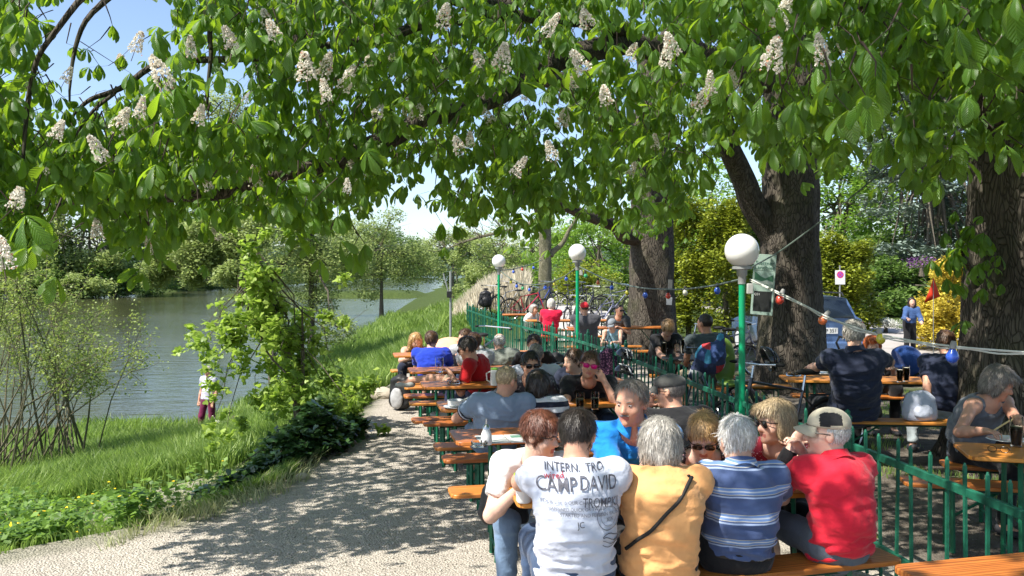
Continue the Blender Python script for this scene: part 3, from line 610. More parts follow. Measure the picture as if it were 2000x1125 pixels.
# palmate leaf: five to seven drooping leaflets
def leaflet(Lg, W, droop):
    vs = []; uv = []
    st = [(0, .02), (.22, .30), (.48, .72), (.72, 1.), (.88, .78), (1, .05)]
    for t, w_ in st:
        ang = droop*t; x = Lg*(math.sin(ang)/max(droop, 1e-3)) if droop > .01 else Lg*t; z = -Lg*((1-math.cos(ang))/max(droop, 1e-3)) if droop > .01 else 0
        for sgn in (-1, 0, 1): vs.append((x, sgn*w_*W/2, z+(.16*W*w_ if sgn else 0)*1.)); uv.append((.5+sgn*w_*.5, t))
    f = []
    for i in range(5):
        for j in range(2): a = i*3+j; f.append((a, a+1, a+4, a+3))
    return np.array(vs), f, uv
def palmate(k):
    r_ = random.Random(k); n_ = r_.choice((5, 6, 7, 7)); V_ = []; F_ = []; U_ = []; o_ = 0; g = r_.uniform(.3, 1.05)
    for i in range(n_):
        u = (i-(n_-1)/2)/((n_-1)/2); az = u*2.35+r_.uniform(-.1, .1); Lg = 1-.42*abs(u)**1.5+r_.uniform(-.06, .06)
        v, f, uv = leaflet(Lg, Lg*.37, r_.uniform(.4, 1.25)); el = g+r_.uniform(-.18, .18); roll = r_.uniform(-.35, .35)
        Rr = np.array(Matrix.Rotation(az, 3, 'Z')@Matrix.Rotation(el, 3, 'Y')@Matrix.Rotation(roll, 3, 'X')); v = v@Rr.T
        V_.append(v); F_ += [[a+o_ for a in q] for q in f]; U_ += uv; o_ += len(v)
    F_ = np.array(F_); U_ = np.array(U_); return np.vstack(V_), F_, U_[F_.ravel()]
PAL = [palmate(k) for k in range(10)]
BOT = np.array([(-200, 560), (0, 530), (50, 505), (100, 440), (170, 440), (240, 480), (300, 500), (340, 480), (370, 430), (450, 440), (520, 425), (570, 450), (640, 482), (690, 450), (720, 405), (790, 400), (812, 320), (850, 340), (862, 440), (905, 445), (960, 410), (1000, 470), (1030, 490), (1060, 440), (1130, 455), (1180, 500), (1240, 478), (1320, 465), (1350, 400), (1372, 345), (1440, 290), (1470, 300), (1510, 330), (1640, 340), (1665, 285), (1720, 290), (1760, 345), (1830, 360), (1850, 330), (1890, 300), (2010, 330), (2200, 400)], float)
def inframe_keep(px, py):
    b_ = np.interp(px, BOT[:, 0], BOT[:, 1])+(vnoise(P3(px, py*0), (.035, 1, 1))-.5)*46
    k = np.where(py < b_-20, 1., 0.)
    def hole(poly, val):
        P = np.array(poly, float); ins = np.zeros(px.shape, bool); j = len(P)-1
        for i in range(len(P)):
            c = ((P[i, 1] > py) != (P[j, 1] > py)) & (px < (P[j, 0]-P[i, 0])*(py-P[i, 1])/(P[j, 1]-P[i, 1]+1e-9)+P[i, 0]); ins ^= c; j = i
        k[ins] = np.minimum(k[ins], val)
    hole([(60, -60), (365, -60), (345, 80), (330, 150), (260, 215), (160, 230), (80, 190), (40, 90)], .012)
    hole([(345, -60), (400, -60), (370, 80), (325, 100)], .25)
    hole([(80, 150), (170, 175), (150, 250), (70, 270), (60, 200)], .25)
    hole([(365, 60), (490, 90), (500, 215), (400, 250), (355, 160)], .04); hole([(500, 130), (620, 150), (600, 230), (510, 230)], .45); hole([(0, -60), (60, -60), (60, 120), (0, 150)], .5); hole([(1040, 230), (1130, 240), (1120, 330), (1050, 320)], .35); hole([(440, 380), (520, 380), (520, 420), (440, 420)], .3)
    hole([(0, 200), (60, 200), (55, 300), (0, 330)], .3)
    hole([(790, 330), (860, 345), (860, 380), (800, 380)], .05)
    hole([(1640, 285), (1700, 200), (1850, 190), (1850, 330), (1640, 330)], .28)
    hole([(1700, 60), (1800, 90), (1800, 190), (1700, 180)], .35)
    hole([(1468, 305), (1505, 320), (1500, 400), (1465, 350)], 0)
    hole([(1890, 180), (2100, 180), (2100, 420), (1890, 420)], .22)
    k *= np.clip(.55+1.5*(vnoise(P3(px, py), (.012, .012, 1), 5.)-.2), 0, 1)
    return k
def canopy():
    pos = []
    # what the photo shows: clumps hung at real distances along the boughs
    n_ = 9300; px = rng.uniform(-160, 2160, n_); py = rng.uniform(-60, 560, n_); k = rng.random(n_) < inframe_keep(px, py)
    px, py = px[k], py[k]; u = rng.random(len(px)); near = np.interp(px, [0, 500, 1100, 1500, 2000], [5.0, 5.6, 6.2, 4.6, 4.0]); far = np.interp(px, [0, 500, 1000, 1300, 1600, 2000], [8.5, 9.5, 13, 17, 13, 9.5])
    d = near+(far-near)*u**1.25; low = (py > 420) & (px > 1040) & (px < 1340); d = np.where(low, 15+3.6*u, d)
    # one real underside: nothing hangs lower than the bough it grows on allows
    p = np.stack([(px-1000)/F*d, d, CZ-(py-HY)/F*d], 1)
    inC = np.hypot(p[:, 0]-5.2, p[:, 1]-8.7) < .62; inB = np.hypot(p[:, 0]-4.55, p[:, 1]-14.2) < .5; p = p[~(inC | inB)]
    pos.append(p)
    # the rest of the crowns above and beside the picture; it throws the dapple
    n_ = 10500; q = np.stack([rng.uniform(-3.6, 9.5, n_), rng.uniform(-1.5, 22, n_), rng.uniform(3.6, 9., n_)], 1)
    qx = 1000+F*q[:, 0]/np.maximum(q[:, 1], .1); qy = HY+(CZ-q[:, 2])*F/np.maximum(q[:, 1], .1)
    vis = (q[:, 1] > .3) & (qx > -200) & (qx < 2200) & (qy > -90)
    gap = fbm(q, .85, 2) > np.where(q[:, 0] > 2., .36, .445); edge = q[:, 0] > -3.4+.9*(vnoise(q, .6)-.5)*2
    sunny = np.ones(len(q), bool)      # openings above the lamps
    for (x, y, z) in ((2.0, 7.57, 2.13), (1.09, 14.5, 2.26), (-.29, 19.1, 2.17)):
        w_ = q-V(x, y, z); t_ = w_@TOSUN; sunny &= ~((t_ > 0) & (np.linalg.norm(w_-t_[:, None]*TOSUN, axis=1) < .5))
    q = q[~vis & gap & edge & sunny & (np.linalg.norm(q-V(0, 0, CZ), axis=1) > 2.2)]; q = q[(q[:, 2] > 4.2) | (q[:, 0] > 2.5)]
    return pos[0], q
inn, outp = canopy()
def clusters(c, per, spread, size):
    n_ = len(c)*per; p = np.repeat(c, per, 0)+rng.normal(size=(n_, 3))*np.array(spread)
    return p, size*(.65+.6*rng.random(n_))
pi_, si_ = clusters(inn, 2, (.12, .12, .09), .150)
ok = inframe_keep(1000+F*pi_[:, 0]/pi_[:, 1], HY+(CZ-pi_[:, 2])*F/pi_[:, 1]+0) > .0
pi_, si_ = pi_[ok], si_[ok]
def clear(P_, px_, d_, gap, prob):        # boughs carry few leaves of their own: keep them bare on the near side
    X = 1000+F*P_[:, 0]/P_[:, 1]; Y = HY+(CZ-P_[:, 2])*F/P_[:, 1]; best = np.full(len(P_), 1e9); dd = np.zeros(len(P_))
    for (a, b, da), (c, d, db) in zip(px_[:-1], px_[1:]):
        t = np.clip(((X-a)*(c-a)+(Y-b)*(d-b))/((c-a)**2+(d-b)**2), 0, 1); q = np.hypot(X-a-t*(c-a), Y-b-t*(d-b)); m_ = q < best; best[m_] = q[m_]; dd[m_] = (da+(db-da)*t)[m_]
    return ~((best < gap) & (P_[:, 1] < dd+.15) & (rng.random(len(P_)) < prob))
BOUGH = [(1210, 70, 11), (900, 215, 9), (690, 292, 8), (600, 325, 7.7), (530, 350, 7.5), (400, 385, 7.2), (260, 396, 7), (110, 402, 6.8)]
ok = clear(pi_, BOUGH, 0, 30, .6) & clear(pi_, [(1500, 330, 14), (1452, 350, 13.9), (1425, 290, 13.6)], 0, 25, .8) & clear(pi_, [(170, -30, 5.6), (80, 105, 5.5), (50, 200, 5.5), (52, 340, 5.5)], 0, 26, .8) & clear(pi_, [(165, 20, 6), (140, 110, 6), (136, 200, 6)], 0, 26, .8) & clear(pi_, [(415, 60, 6.6), (424, 110, 6.6), (405, 216, 6.6)], 0, 26, .8) & clear(pi_, [(310, 120, 6.7), (230, 170, 6.6), (140, 238, 6.4)], 0, 26, .7) & clear(pi_, [(1240, 462, 19.4), (1190, 440, 18.6), (1100, 402, 17.5)], 0, 22, .8) & clear(pi_, [(900, 60, 9), (800, 55, 8), (650, 95, 7.4)], 0, 24, .6)
for (x, y, z) in ((2.0, 7.57, 2.13), (1.09, 14.5, 2.26), (-.29, 19.1, 2.17)):
    w_ = pi_-V(x, y, z); t_ = w_@TOSUN; ok &= ~((t_ > 0) & (np.linalg.norm(w_-t_[:, None]*TOSUN, axis=1) < .36))
pi_, si_ = pi_[ok], si_[ok]
po_, so_ = clusters(outp, 2, (.2, .2, .14), .2)
allp = np.vstack([pi_, po_]); alls = np.concatenate([si_, so_])
hangs = []     # small hanging sprays the photo shows one by one: (px,py,d,n)
for (px, py, d, k_, s_) in ((20, 500, 4.6, 7, .2), (60, 470, 5, 6, .2), (640, 455, 6, 5, .19), (600, 440, 6, 6, .19), (270, 480, 6.3, 7, .17), (330, 500, 6.3, 5, .17), (1880, 480, 8., 16, .17), (1905, 530, 8.1, 14, .16), (1868, 460, 8, 6, .17), (1640, 225, 3.5, 3, .2), (1790, 45, 3.4, 3, .22), (1550, 120, 4.4, 5, .2), (1450, 150, 4.8, 5, .2),
        (1990, 20, 3.6, 3, .2), (900, 410, 9, 8, .19), (870, 440, 9, 4, .18), (1030, 470, 17, 9, .2), (1090, 440, 17, 8, .2), (1230, 440, 18, 12, .22), (1290, 430, 18, 12, .2), (1000, 130, 6, 6, .2), (330, 200, 5.4, 6, .2), (200, 350, 5.6, 7, .19), (1340, 420, 17, 5, .2), (1575, 310, 11, 6, .19), (1630, 310, 9, 5, .19), (1410, 200, 6, 6, .19), (1770, 330, 7, 5, .17), (1715, 320, 7, 4, .17), (90, 170, 5.6, 4, .15), (75, 120, 5.6, 3, .15), (150, 60, 5.8, 3, .12), (215, 95, 6, 2, .12), (800, 340, 8, 3, .16)):
    c = np.array(at(px, py, d)); hangs.append((c+rng.normal(size=(k_, 3))*V(.13, .13, .11)*(d/6)**.5, np.full(k_, s_)*(.7+.5*rng.random(k_))))
allp = np.vstack([allp]+[h_[0] for h_ in hangs]); alls = np.concatenate([alls]+[h_[1] for h_ in hangs])
LC = leafmat('chestnut_leaf', (.022, .065, .010), (.082, .175, .020), (.38, .60, .03), .45, .38, veins=True, spec=.5)
TR = [(tA, 3.15, 19.6), (tB, 4.55, 14.2), (tC, 5.2, 8.7)]
who = np.where(allp[:, 1] > 16.2, 0, np.where((allp[:, 0] > 2.9-.12*(allp[:, 1]-8)) & (allp[:, 1] < 11.5), 2, 1))
ch_ = rng.integers(0, 10, len(allp))
for t, (root, x, y) in enumerate(TR):
    Vs = []; Fs = []; Us = []; off = 0
    for c in range(10):
        k = (who == t) & (ch_ == c); p = allp[k]; n_ = len(p)
        if not n_: continue
        Rm = rots(rng.random(n_)*2*PI, np.abs(rng.normal(0, .38, n_)), rng.random(n_)*2*PI)
        v, f, uv = instances(*PAL[c], p, Rm, alls[k]); Vs.append(v); Fs.append(f+off); Us.append(uv); off += len(v)
    o = rawmesh('crown', np.vstack(Vs), np.vstack(Fs), LC, root, uv=np.vstack(Us), loc=(x, y, 0)); o.location = (0, 0, 0)
    # twigs: leaf stalks running up and inwards from each clump
    k = who == t; k &= (rng.random(len(k)) < .30); k |= (who == t) & (np.arange(len(who)) >= len(who)-170); p = allp[k]; n_ = len(p); b = p+rng.normal(size=(n_, 3))*V(.10, .10, .04)+V(.04, .04, .14); mid = (p+b)/2+rng.normal(size=(n_, 3))*.03; ws = .0035
    a = rng.random(n_)*2*PI; e1 = np.stack([np.cos(a), np.sin(a), a*0], 1); e2 = np.stack([-np.sin(a), np.cos(a), a*0], 1)*.87
    ring = [e1, -e1*.5+e2, -e1*.5-e2]; vv = np.stack([p+r_*ws*.7 for r_ in ring]+[mid+r_*ws*1.2 for r_ in ring]+[b+r_*ws*2 for r_ in ring], 1).reshape(-1, 3)
    tf = np.array([(0, 1, 4, 3), (1, 2, 5, 4), (2, 0, 3, 5), (3, 4, 7, 6), (4, 5, 8, 7), (5, 3, 6, 8)]); ff = (tf[None]+(np.arange(n_)*9)[:, None, None]).reshape(-1, 4)
    o = rawmesh('twigs', vv, ff, BKT, root, loc=(x, y, 0)); o.location = (0, 0, 0); o['kind'] = 'stuff'
# blossom candles
PET = leafmat('blossom_petal', (.72, .68, .58), (.93, .91, .84), (.8, .74, .6), .25, .6)
PHE = M('blossom_heart', (.55, .25, .16), .7, .3, 40)
def candle(seed):
    r_ = np.random.default_rng(seed); vs = []; fs = []; mi = []; n_ = 0
    for i in range(150):
        t = r_.random()**.85; a = r_.random()*2*PI; rad = (.058*(1-t)**.65+.008)*(.75+.4*r_.random()); c = V(math.cos(a)*rad, math.sin(a)*rad, t*.24)
        for q in range(4):
            d = unit(V(math.cos(a), math.sin(a), .2)+r_.normal(size=3)*.75); e = unit(np.cross(d, r_.normal(size=3))); s = .017*(.8+.5*r_.random()); g = np.cross(d, e)
            vs += [c, c+d*s*.6+e*s*.5, c+d*s+g*s*.25, c+d*s*.6-e*s*.5]; fs.append((n_, n_+1, n_+2, n_+3)); mi.append(1 if r_.random() < .05 else 0); n_ += 4
    mb = MB(); mb.tube([(0, 0, -.1), (0, 0, .23)], [.004, .002], 5); a, f = mb.arrays(); a = list(a)
    for q in f:
        if len(q) == 4: fs.append(tuple(i+n_ for i in q)); mi.append(2)
    return np.array(vs+a), np.array(fs), mi
CN = [candle(s) for s in (1, 2, 3)]; CO = []
spots = [(325, 118, 5.0, 1.05), (262, 60, 5.6, .9), (238, 90, 6.4, .8), (125, 118, 6.4, .7), (270, 185, 5.4, 1.), (225, 215, 5.6, 1.), (205, 265, 5.6, 1.), (95, 295, 5.7, 1.), (105, 225, 6, .8), (8, 470, 4.8, 1.1), (30, 355, 5.2, 1.), (385, 200, 6, .9), (375, 70, 6, 1.), (600, 115, 6.2, 1.), (630, 110, 6.0, 1.05), (668, 135, 6.0, 1.1), (640, 155, 6.2, 1.), (500, 325, 6.6, .9), (678, 332, 6.6, .8), (705, 312, 6.8, .95), (770, 82, 7, .9), (720, 88, 7.4, .8), (835, 125, 7.2, .8), (862, 12, 6.4, .9), (735, 188, 7., .9), (795, 185, 6.8, .9), (812, 192, 6.8, 1.05), (940, 85, 6.6, .9), (928, 115, 6.6, 1.05), (978, 92, 6.6, 1.), (962, 205, 7., .9), (918, 245, 6.8, .9), (900, 255, 7, .8), (1004, 302, 6.4, .95), (1065, 22, 6., 1.), (1148, 8, 6, .9), (1145, 98, 6.4, .9), (1120, 135, 6.4, .95), (1185, 157, 6, 1.), (1095, 210, 6.8, .9), (1082, 272, 7, .9), (1228, 75, 6, 1.), (1230, 305, 7, .85), (1280, 250, 6.4, .8), (1318, 62, 5.6, 1.), (1298, 92, 5.8, .95), (1502, 85, 5., 1.1), (1610, 78, 4.4, 1.15), (1388, 135, 5.6, 1.), (1436, 140, 5.6, 1.), (1360, 170, 6.4, .8), (1520, 10, 5.4, .9), (1545, 95, 6.6, .7), (410, 330, 6.6, .7), (430, 430, 6.8, .7), (190, 425, 6.4, .8), (1655, 60, 6, .6), (1025, 158, 7.2, .7), (480, 160, 6.8, .7), (540, 30, 6.2, .9), (455, 50, 6.4, .8), (300, 458, 6.5, .8), (525, 12, 6, 1)]
for i, (px, py, d, s_) in enumerate(spots):
    d = d*random.uniform(.78, .97); p = np.array(at(px, py+14, d)); s_ = s_*random.uniform(.50, .74)*(1.25 if i in (0, 50, 51) else 1); t = 0 if p[1] > 16.2 else (2 if (p[0] > 2.9-.12*(p[1]-8) and p[1] < 11.5) else 1); root, x, y = TR[t]
    if i < 3:
        v, f, mi = CN[i]; o = rawmesh('flower_spike', v, f, [PET, PHE, BKT], root, mi, smooth=False); CO.append(o)
    else:
        o = CO[i % 3].copy(); COL.objects.link(o); o.parent = root
    o.location = (p[0]-x, p[1]-y, p[2]-.09); o.scale = (s_*.95,)*3; o.rotation_euler = (random.uniform(-.6, .6), random.uniform(-.6, .6), random.random()*6); o.scale = (s_*random.uniform(.8, 1.15), s_*random.uniform(.8, 1.15), s_)

# ================================================================ bright sapling, ivy bush, river willow shrub, herbs
def maple_t():
    pts = [(0, 0), (.38, .12), (.5, .38), (.3, .42), (.22, .8), (0, 1), (-.22, .8), (-.3, .42), (-.5, .38), (-.38, .12)]
    v = [(0, .4, .06)]+[(a, b, 0 if b < .9 else -.06) for a, b in pts]; n_ = len(pts)
    return np.array(v, float), np.array([(0, 1+i, 1+(i+1) % n_) for i in range(n_)])
MV, MF = maple_t()
LS = leafmat('sapling_leaf', (.13, .22, .03), (.40, .52, .10), (.42, .60, .08), .45, .45)
LI = leafmat('ivy_leaf', (.015, .045, .012), (.05, .11, .03), (.1, .2, .03), .15, .28, spec=.6)
LH = leafmat('herb_leaf', (.04, .10, .018), (.20, .33, .06), (.3, .5, .06), .38, .5)
D = 10.6; sx, sy = at(588, 850, D)[:2]; sz = hz(sx, sy)
cs = [(488, 478, .22), (492, 505, .24), (500, 535, .28), (520, 560, .28), (515, 590, .30), (540, 610, .3), (500, 640, .34), (455, 660, .28), (395, 680, .2), (375, 655, .14), (415, 640, .2), (560, 665, .38), (530, 715, .4), (470, 720, .26), (430, 760, .18), (590, 700, .38), (620, 670, .3), (640, 620, .2), (645, 735, .38), (680, 760, .25), (600, 770, .42), (550, 790, .34), (650, 800, .36), (500, 780, .22), (440, 850, .2), (415, 830, .15), (585, 620, .26), (470, 590, .18), (420, 720, .16), (690, 800, .2), (400, 700, .16)]
C_ = [np.array(at(a, b, D+random.uniform(-.5, .5))) for a, b, c in cs]; Rr = [c for a, b, c in cs]
root = empty('sapling', (sx, sy, sz), 'bright green young maple growing from the bank in the middle left', 'young tree')
C_ = C_+[c+rng.normal(size=3)*V(.22, .2, .2) for c in C_]+[c+rng.normal(size=3)*V(.3, .2, .28) for c in C_]; Rr = [r_*.72 for r_ in Rr]+[r_*.62 for r_ in Rr]+[r_*.55 for r_ in Rr]; p, s = cloud(C_, Rr, 6400, .070, .95, .0)
o = leaves('crown', p, s, LS, root, 1.0, tv=MV*V(1, 1, 1), tf=MF, loc=(sx, sy, sz)); o.location = (0, 0, 0)
mb = MB(); base = [V(sx, sy, sz-.2), np.array(at(575, 740, D)), np.array(at(548, 640, D)), np.array(at(520, 560, D)), np.array(at(498, 480, D))]
mb.tube(base, [.05, .045, .035, .025, .008], 8); mb.tube([V(sx, sy, sz-.1), np.array(at(592, 700, D)), np.array(at(590, 600, D))], [.04, .025, .008], 7); limbs(mb, base, C_[6:31], .045, jit=.2)
mb.tube([at(512, 675, D-.5), at(535, 705, D-.5), at(558, 728, D-.5)], [.012, .012, .01], 6)
o = mb.build('trunk', BK1, root, loc=(sx, sy, sz)); o.location = (0, 0, 0)
iv = [(620, 830, 9.6, .34), (660, 850, 9.8, .28), (600, 880, 9.2, .34), (560, 870, 9., .3), (540, 905, 8.7, .26), (520, 935, 8.4, .2), (490, 950, 8.2, .16), (650, 880, 9.5, .26), (690, 830, 10.2, .22), (450, 965, 8., .14), (575, 920, 8.8, .2), (400, 985, 7.9, .1)]
cI = [];
for a, b, d, r_ in iv:
    q = np.array(at(a, b, d)); q[2] = max(q[2], hz(q[0], q[1])+.1); cI.append(q)
ix, iy = -2.3, 9.2; iz = hz(ix, iy)
root = empty('ivy_bush', (ix, iy, iz), 'dark glossy ivy mound at the foot of the sapling beside the path', 'bush')
p, s = cloud(cI, [c[3] for c in iv], 5200, .085, .8, .3); zz = height(p[:, 0], p[:, 1]); k = p[:, 2] > zz-.02
o = leaves('foliage', p, s, LI, root, .5, k, loc=(ix, iy, iz), tv=MV, tf=MF); o.location = (0, 0, 0)
mb = MB(); limbs(mb, [V(ix, iy, iz-.1), V(ix, iy, iz+.1), V(ix, iy, iz+.25)], cI, .03); o = mb.build('stems', BK1, root, loc=(ix, iy, iz)); o.location = (0, 0, 0)
# sparse willow shrub on the left, many thin rods
bx, by = at(50, 870, 15)[:2]; bz = hz(bx, by); root = empty('willow_shrub', (bx, by, bz), 'sparse many-stemmed willow shrub at the left edge before the water', 'shrub')
mb = MB(); tips = []
for i in range(52):
    a = random.uniform(-60, 300); b = random.uniform(430, 690) if a < 150 else random.uniform(580, 720); d = random.uniform(13.6, 16.5); t = np.array(at(a-60 if random.random() < .5 else a, b, d)); s0 = V(bx+random.uniform(-.9, 1.), by+random.uniform(-.6, .6), bz-.1)
    m1 = s0+(t-s0)*.4+V(0, 0, .35)+rng.normal(size=3)*.08; m2 = s0+(t-s0)*.75+V(0, 0, .2)+rng.normal(size=3)*.1; r_ = random.uniform(.009, .024); mb.tube([s0, m1, m2, t], [r_, r_*.75, r_*.4, .003], 5)
    for k in range(5):
        u = random.uniform(.35, 1); q = m1+(t-m1)*u; e = q+unit(rng.normal(size=3)+V(.2, 0, .7))*random.uniform(.25, .75); mb.tube([q, (q+e)/2+rng.normal(size=3)*.03, e], [.006, .004, .002], 4); tips += [e, (q+e)/2, q]
o = mb.build('stems', barkmat('bark_willow', (.12, .11, .07), (.26, .23, .15), 3, .005), root, loc=(bx, by, bz)); o.location = (0, 0, 0)
p, s = cloud(tips, [.19]*len(tips), 10500, .05, 1, .1); o = leaves('foliage', p, s, leafmat('young_leaf', (.13, .2, .04), (.3, .38, .1), (.4, .5, .1), .4, .5), root, .9, loc=(bx, by, bz)); o.location = (0, 0, 0)
# nettles and other broad-leaved herbs: nobody could count them
n_ = 9000; y = 1/(1/5.2+rng.random(n_)*(1/21-1/5.2)); x = -(.28+.46*rng.random(n_))*y-.3*rng.random(n_)-.2; k = (side(x, y) < -.15) & (fbm(P3(x, y), 1.1, 3)+.16*(x/y < -.42) > .47) & ~((x > -4.4-.25*(y-9)) & (y > 8) & (rng.random(n_) < .93)); x, y = x[k], y[k]; z = height(x, y); k = z > -1.95; x, y, z = x[k], y[k], z[k]
p = np.repeat(np.stack([x, y, z], 1), 9, 0); hh = np.repeat((.10+.55*fbm(P3(x, y), .8, 2)**1.5)*np.where(y > 11, .45, 1.), 9)*rng.random(len(p)); p = p+rng.normal(size=p.shape)*V(.08, .08, 0)+np.stack([hh*0, hh*0, hh], 1)
tag(leaves('herbs', p, np.full(len(p), .062)*(.5+.9*rng.random(len(p))), LH, None, .55, tv=LV*V(1.3, 1, 1)), kind='stuff')
k = rng.random(len(p)) < .012; k &= p[:, 0] > -5; tag(leaves('yellow_flowers', p[k]+V(0, 0, .06), np.full(k.sum(), .035), M('yellow_petal', (.8, .55, .02), .6), None, .5, tv=MV, tf=MF), kind='stuff')
# loose stones on the path
n_ = 2600; y = 1/(1/4.6+rng.random(n_)*(1/12-1/4.6)); x = -.02*y-(rng.random(n_)*.42)*y; k = side(x, y) > -.1; x, y = x[k], y[k]; z = height(x, y)
sv = np.array([(1, 0, 0), (0, 1, 0), (-1, 0, 0), (0, -1, 0), (0, 0, .6), (0, 0, -.6)], float); sf = np.array([(0, 1, 4), (1, 2, 4), (2, 3, 4), (3, 0, 4), (1, 0, 5), (2, 1, 5), (3, 2, 5), (0, 3, 5)])
v, f, _ = instances(sv, sf, None, np.stack([x, y, z+.003], 1), rots(rng.random(len(x))*6.3, rng.random(len(x)), rng.random(len(x))*6.3), .004+.011*rng.random(len(x))**3)
tag(rawmesh('pebbles', v, f, M('pebble', (.42, .38, .32), .9, .3, 30), smooth=False), kind='stuff')
for (px, py, s_, lb) in ((748, 778, .16, 'pale boulder at the path edge near the backpack'), (590, 935, .055, 'small stone at the eroded edge below the ivy')):
    q = np.array(atz(px, py, 0)); mb = MB(); mb.sphere((0, 0, 0), s_, 14, sc=(1.2, .9, .75)); v = np.vstack(mb.v); v = v*(1+.35*(fbm(v+q, 7., 3)-.5)[:, None]); mb.v = [v]
    o = mb.build('boulder', M('boulder', (.40, .35, .28), .9, .2, 8, .5, 30)); o.location = q+V(0, 0, s_*.3); tag(o, lb, 'stone')
# ================================================================ beer tables, benches, fence, lamps, string of bulbs
m, nt, b, o = nodes_of('orange_wood'); co = coord(nt, 'Object', (1.2, 14, 14)); g = noise(nt, co, 2.2, 7, .65)
wn = nt.nodes.new('ShaderNodeTexWave'); wn.wave_type = 'BANDS'; wn.bands_direction = 'Y'; wn.inputs['Scale'].default_value = 1.1; wn.inputs['Distortion'].default_value = 7; wn.inputs['Detail'].default_value = 3; L(nt, co, wn.inputs[0])
oc = coord(nt, 'Object'); blot = noise(nt, oc, 3.3, 4)
c = ramp(nt, mth(nt, 'ADD', mth(nt, 'MULTIPLY', g, .6), mth(nt, 'MULTIPLY', wn.outputs[0], .4)), [(.2, (.25, .075, .014)), (.5, (.50, .17, .03)), (.85, (.68, .28, .055))])
oi = nt.nodes.new('ShaderNodeObjectInfo'); hs = nt.nodes.new('ShaderNodeHueSaturation'); L(nt, c, hs.inputs['Color']); L(nt, mth(nt, 'MULTIPLY_ADD', oi.outputs['Random'], .35, .8), hs.inputs['Value']); L(nt, mth(nt, 'MULTIPLY_ADD', oi.outputs['Random'], .02, .49), hs.inputs['Hue'])
c = mixc(nt, mth(nt, 'MULTIPLY', ramp(nt, blot, [(.5, (0, 0, 0)), (.7, (1, 1, 1))]), .35), hs.outputs[0], (.22, .07, .02))
L(nt, c, b.inputs['Base Color']); b.inputs['Roughness'].default_value = .42; b.inputs['Specular IOR Level'].default_value = .45; bump(nt, b, g, .25, .002); WOOD = m
GRN = M('green_metal', (.008, .11, .055), .42, .3, 6, .15, 80, .002, .5); GRD = M('dark_green_metal', (.008, .045, .028), .5, .25, 8)
GRB = M('bright_green_paint', (.005, .30, .13), .35, .08, 4)
GRF = M('fence_paint', (.012, .105, .062), .5, .55, 9, .4, 60, .003)
def rot2(a): return np.array([(math.cos(a), math.sin(a), 0), (-math.sin(a), math.cos(a), 0), (0, 0, 1)])
def roundrect(l, w_, r=.05, k=4):
    P = []
    for cx, cy, a0 in ((l/2-r, w_/2-r, 0), (-l/2+r, w_/2-r, 90), (-l/2+r, -w_/2+r, 180), (l/2-r, -w_/2+r, 270)):
        for i in range(k+1): a = R(a0+90*i/k); P.append((cx+r*math.cos(a), cy+r*math.sin(a)))
    return P
def slab(mb, l, w_, z, th, r=.05):
    P = roundrect(l, w_, r); n_ = len(P); v = [(x, y, z-th) for x, y in P]+[(x, y, z) for x, y in P]
    mb.add(v, [tuple(reversed(range(n_))), tuple(range(n_, 2*n_))]+[(i, (i+1) % n_, (i+1) % n_+n_, i+n_) for i in range(n_)])
def proto(kind):
    l, w_, h, th = (2.2, .5, .77, .028) if kind == 'table' else (2.2, .25, .47, .028)
    root = bpy.data.objects.new('beer_'+kind, None); COL.objects.link(root); root.empty_display_size = .1; root['category'] = kind
    mb = MB(); slab(mb, l, w_, h, th); mb.build('tabletop' if kind == 'table' else 'seat', WOOD, root, bev=.006)
    mb = MB()
    for y in (-w_*.3, w_*.3): mb.box((0, y, h-th-.011), (l*.86, .03, .02))
    mb.build('apron', GRD, root)
    for sx_ in (-1, 1):
        mb = MB(); X = sx_*l*.36
        for y in (-1, 1): mb.tube([(X, y*w_*.36, h-th), (X, y*w_*.42, .0)], .017, 4)
        mb.tube([(X, -w_*.4, .1), (X, w_*.4, .1)], .012, 4); mb.tube([(X, -w_*.36, h-.07), (X, w_*.36, h-.07)], .012, 4)
        mb.tube([(X, 0, h*.45), (X-sx_*.34, 0, h-th-.02)], .010, 4); mb.tube([(X, -w_*.38, h*.45), (X, w_*.38, h*.45)], .010, 4)
        mb.build('leg_frame', GRN, root)
    return root
TAB = proto('table'); BEN = proto('bench'); first = {'table': True, 'bench': True}
def place(kind, nl, deg, label, group, x2=None, ln=1.):
    "nl = near left corner of the slab"
    a = R(deg); l, w_ = (2.2*ln, .5) if kind == 'table' else (2.2*ln, .25); u = V(math.cos(a), math.sin(a)); v = V(-math.sin(a), math.cos(a)); c = V(*nl[:2])+u*l/2+v*w_/2
    src = TAB if kind == 'table' else BEN; z = hz(c[0], c[1]) if False else 0.
    if first[kind]: first[kind] = False; o = src; o.location = (c[0], c[1], z); o.rotation_euler = (0, 0, a); o['label'] = label
    else: o = dup(src, (c[0], c[1], z), a, label)
    o['group'] = group; o.scale = (ln, 1, 1); return o
GT = 'orange beer tables on the river side of the fence'; GB = 'orange benches on the river side of the fence'; GT2 = 'orange beer tables behind the fence'; GB2 = 'orange benches behind the fence'
tx = lambda px, y: (px-1000)/F*y
place('table', (.03, 4.42), 8, 'nearest orange table, shared by the eight people in front', GT, ln=.8)
place('bench', (-.10, 3.88), 15.5, 'nearest bench, under the four people seen from behind', GB)
place('bench', (.02, 5.18), 9, 'bench on the far side of the nearest table, under the man in the bright blue polo', GB)
ys_t = [(-.38, 6.0), (-.60, 7.42), (-.90, 8.86), (-1.19, 10.2), (-1.64, 12.15)]
lt = ['orange table with the sugar shaker and a magazine on its end', 'orange table with a white soup bowl on its end', 'orange table with a glass ashtray and white jug, fourth from the front', 'orange table with an empty glass at its end, beside the man in blue', 'farthest orange table on the river side, in front of the blonde woman']
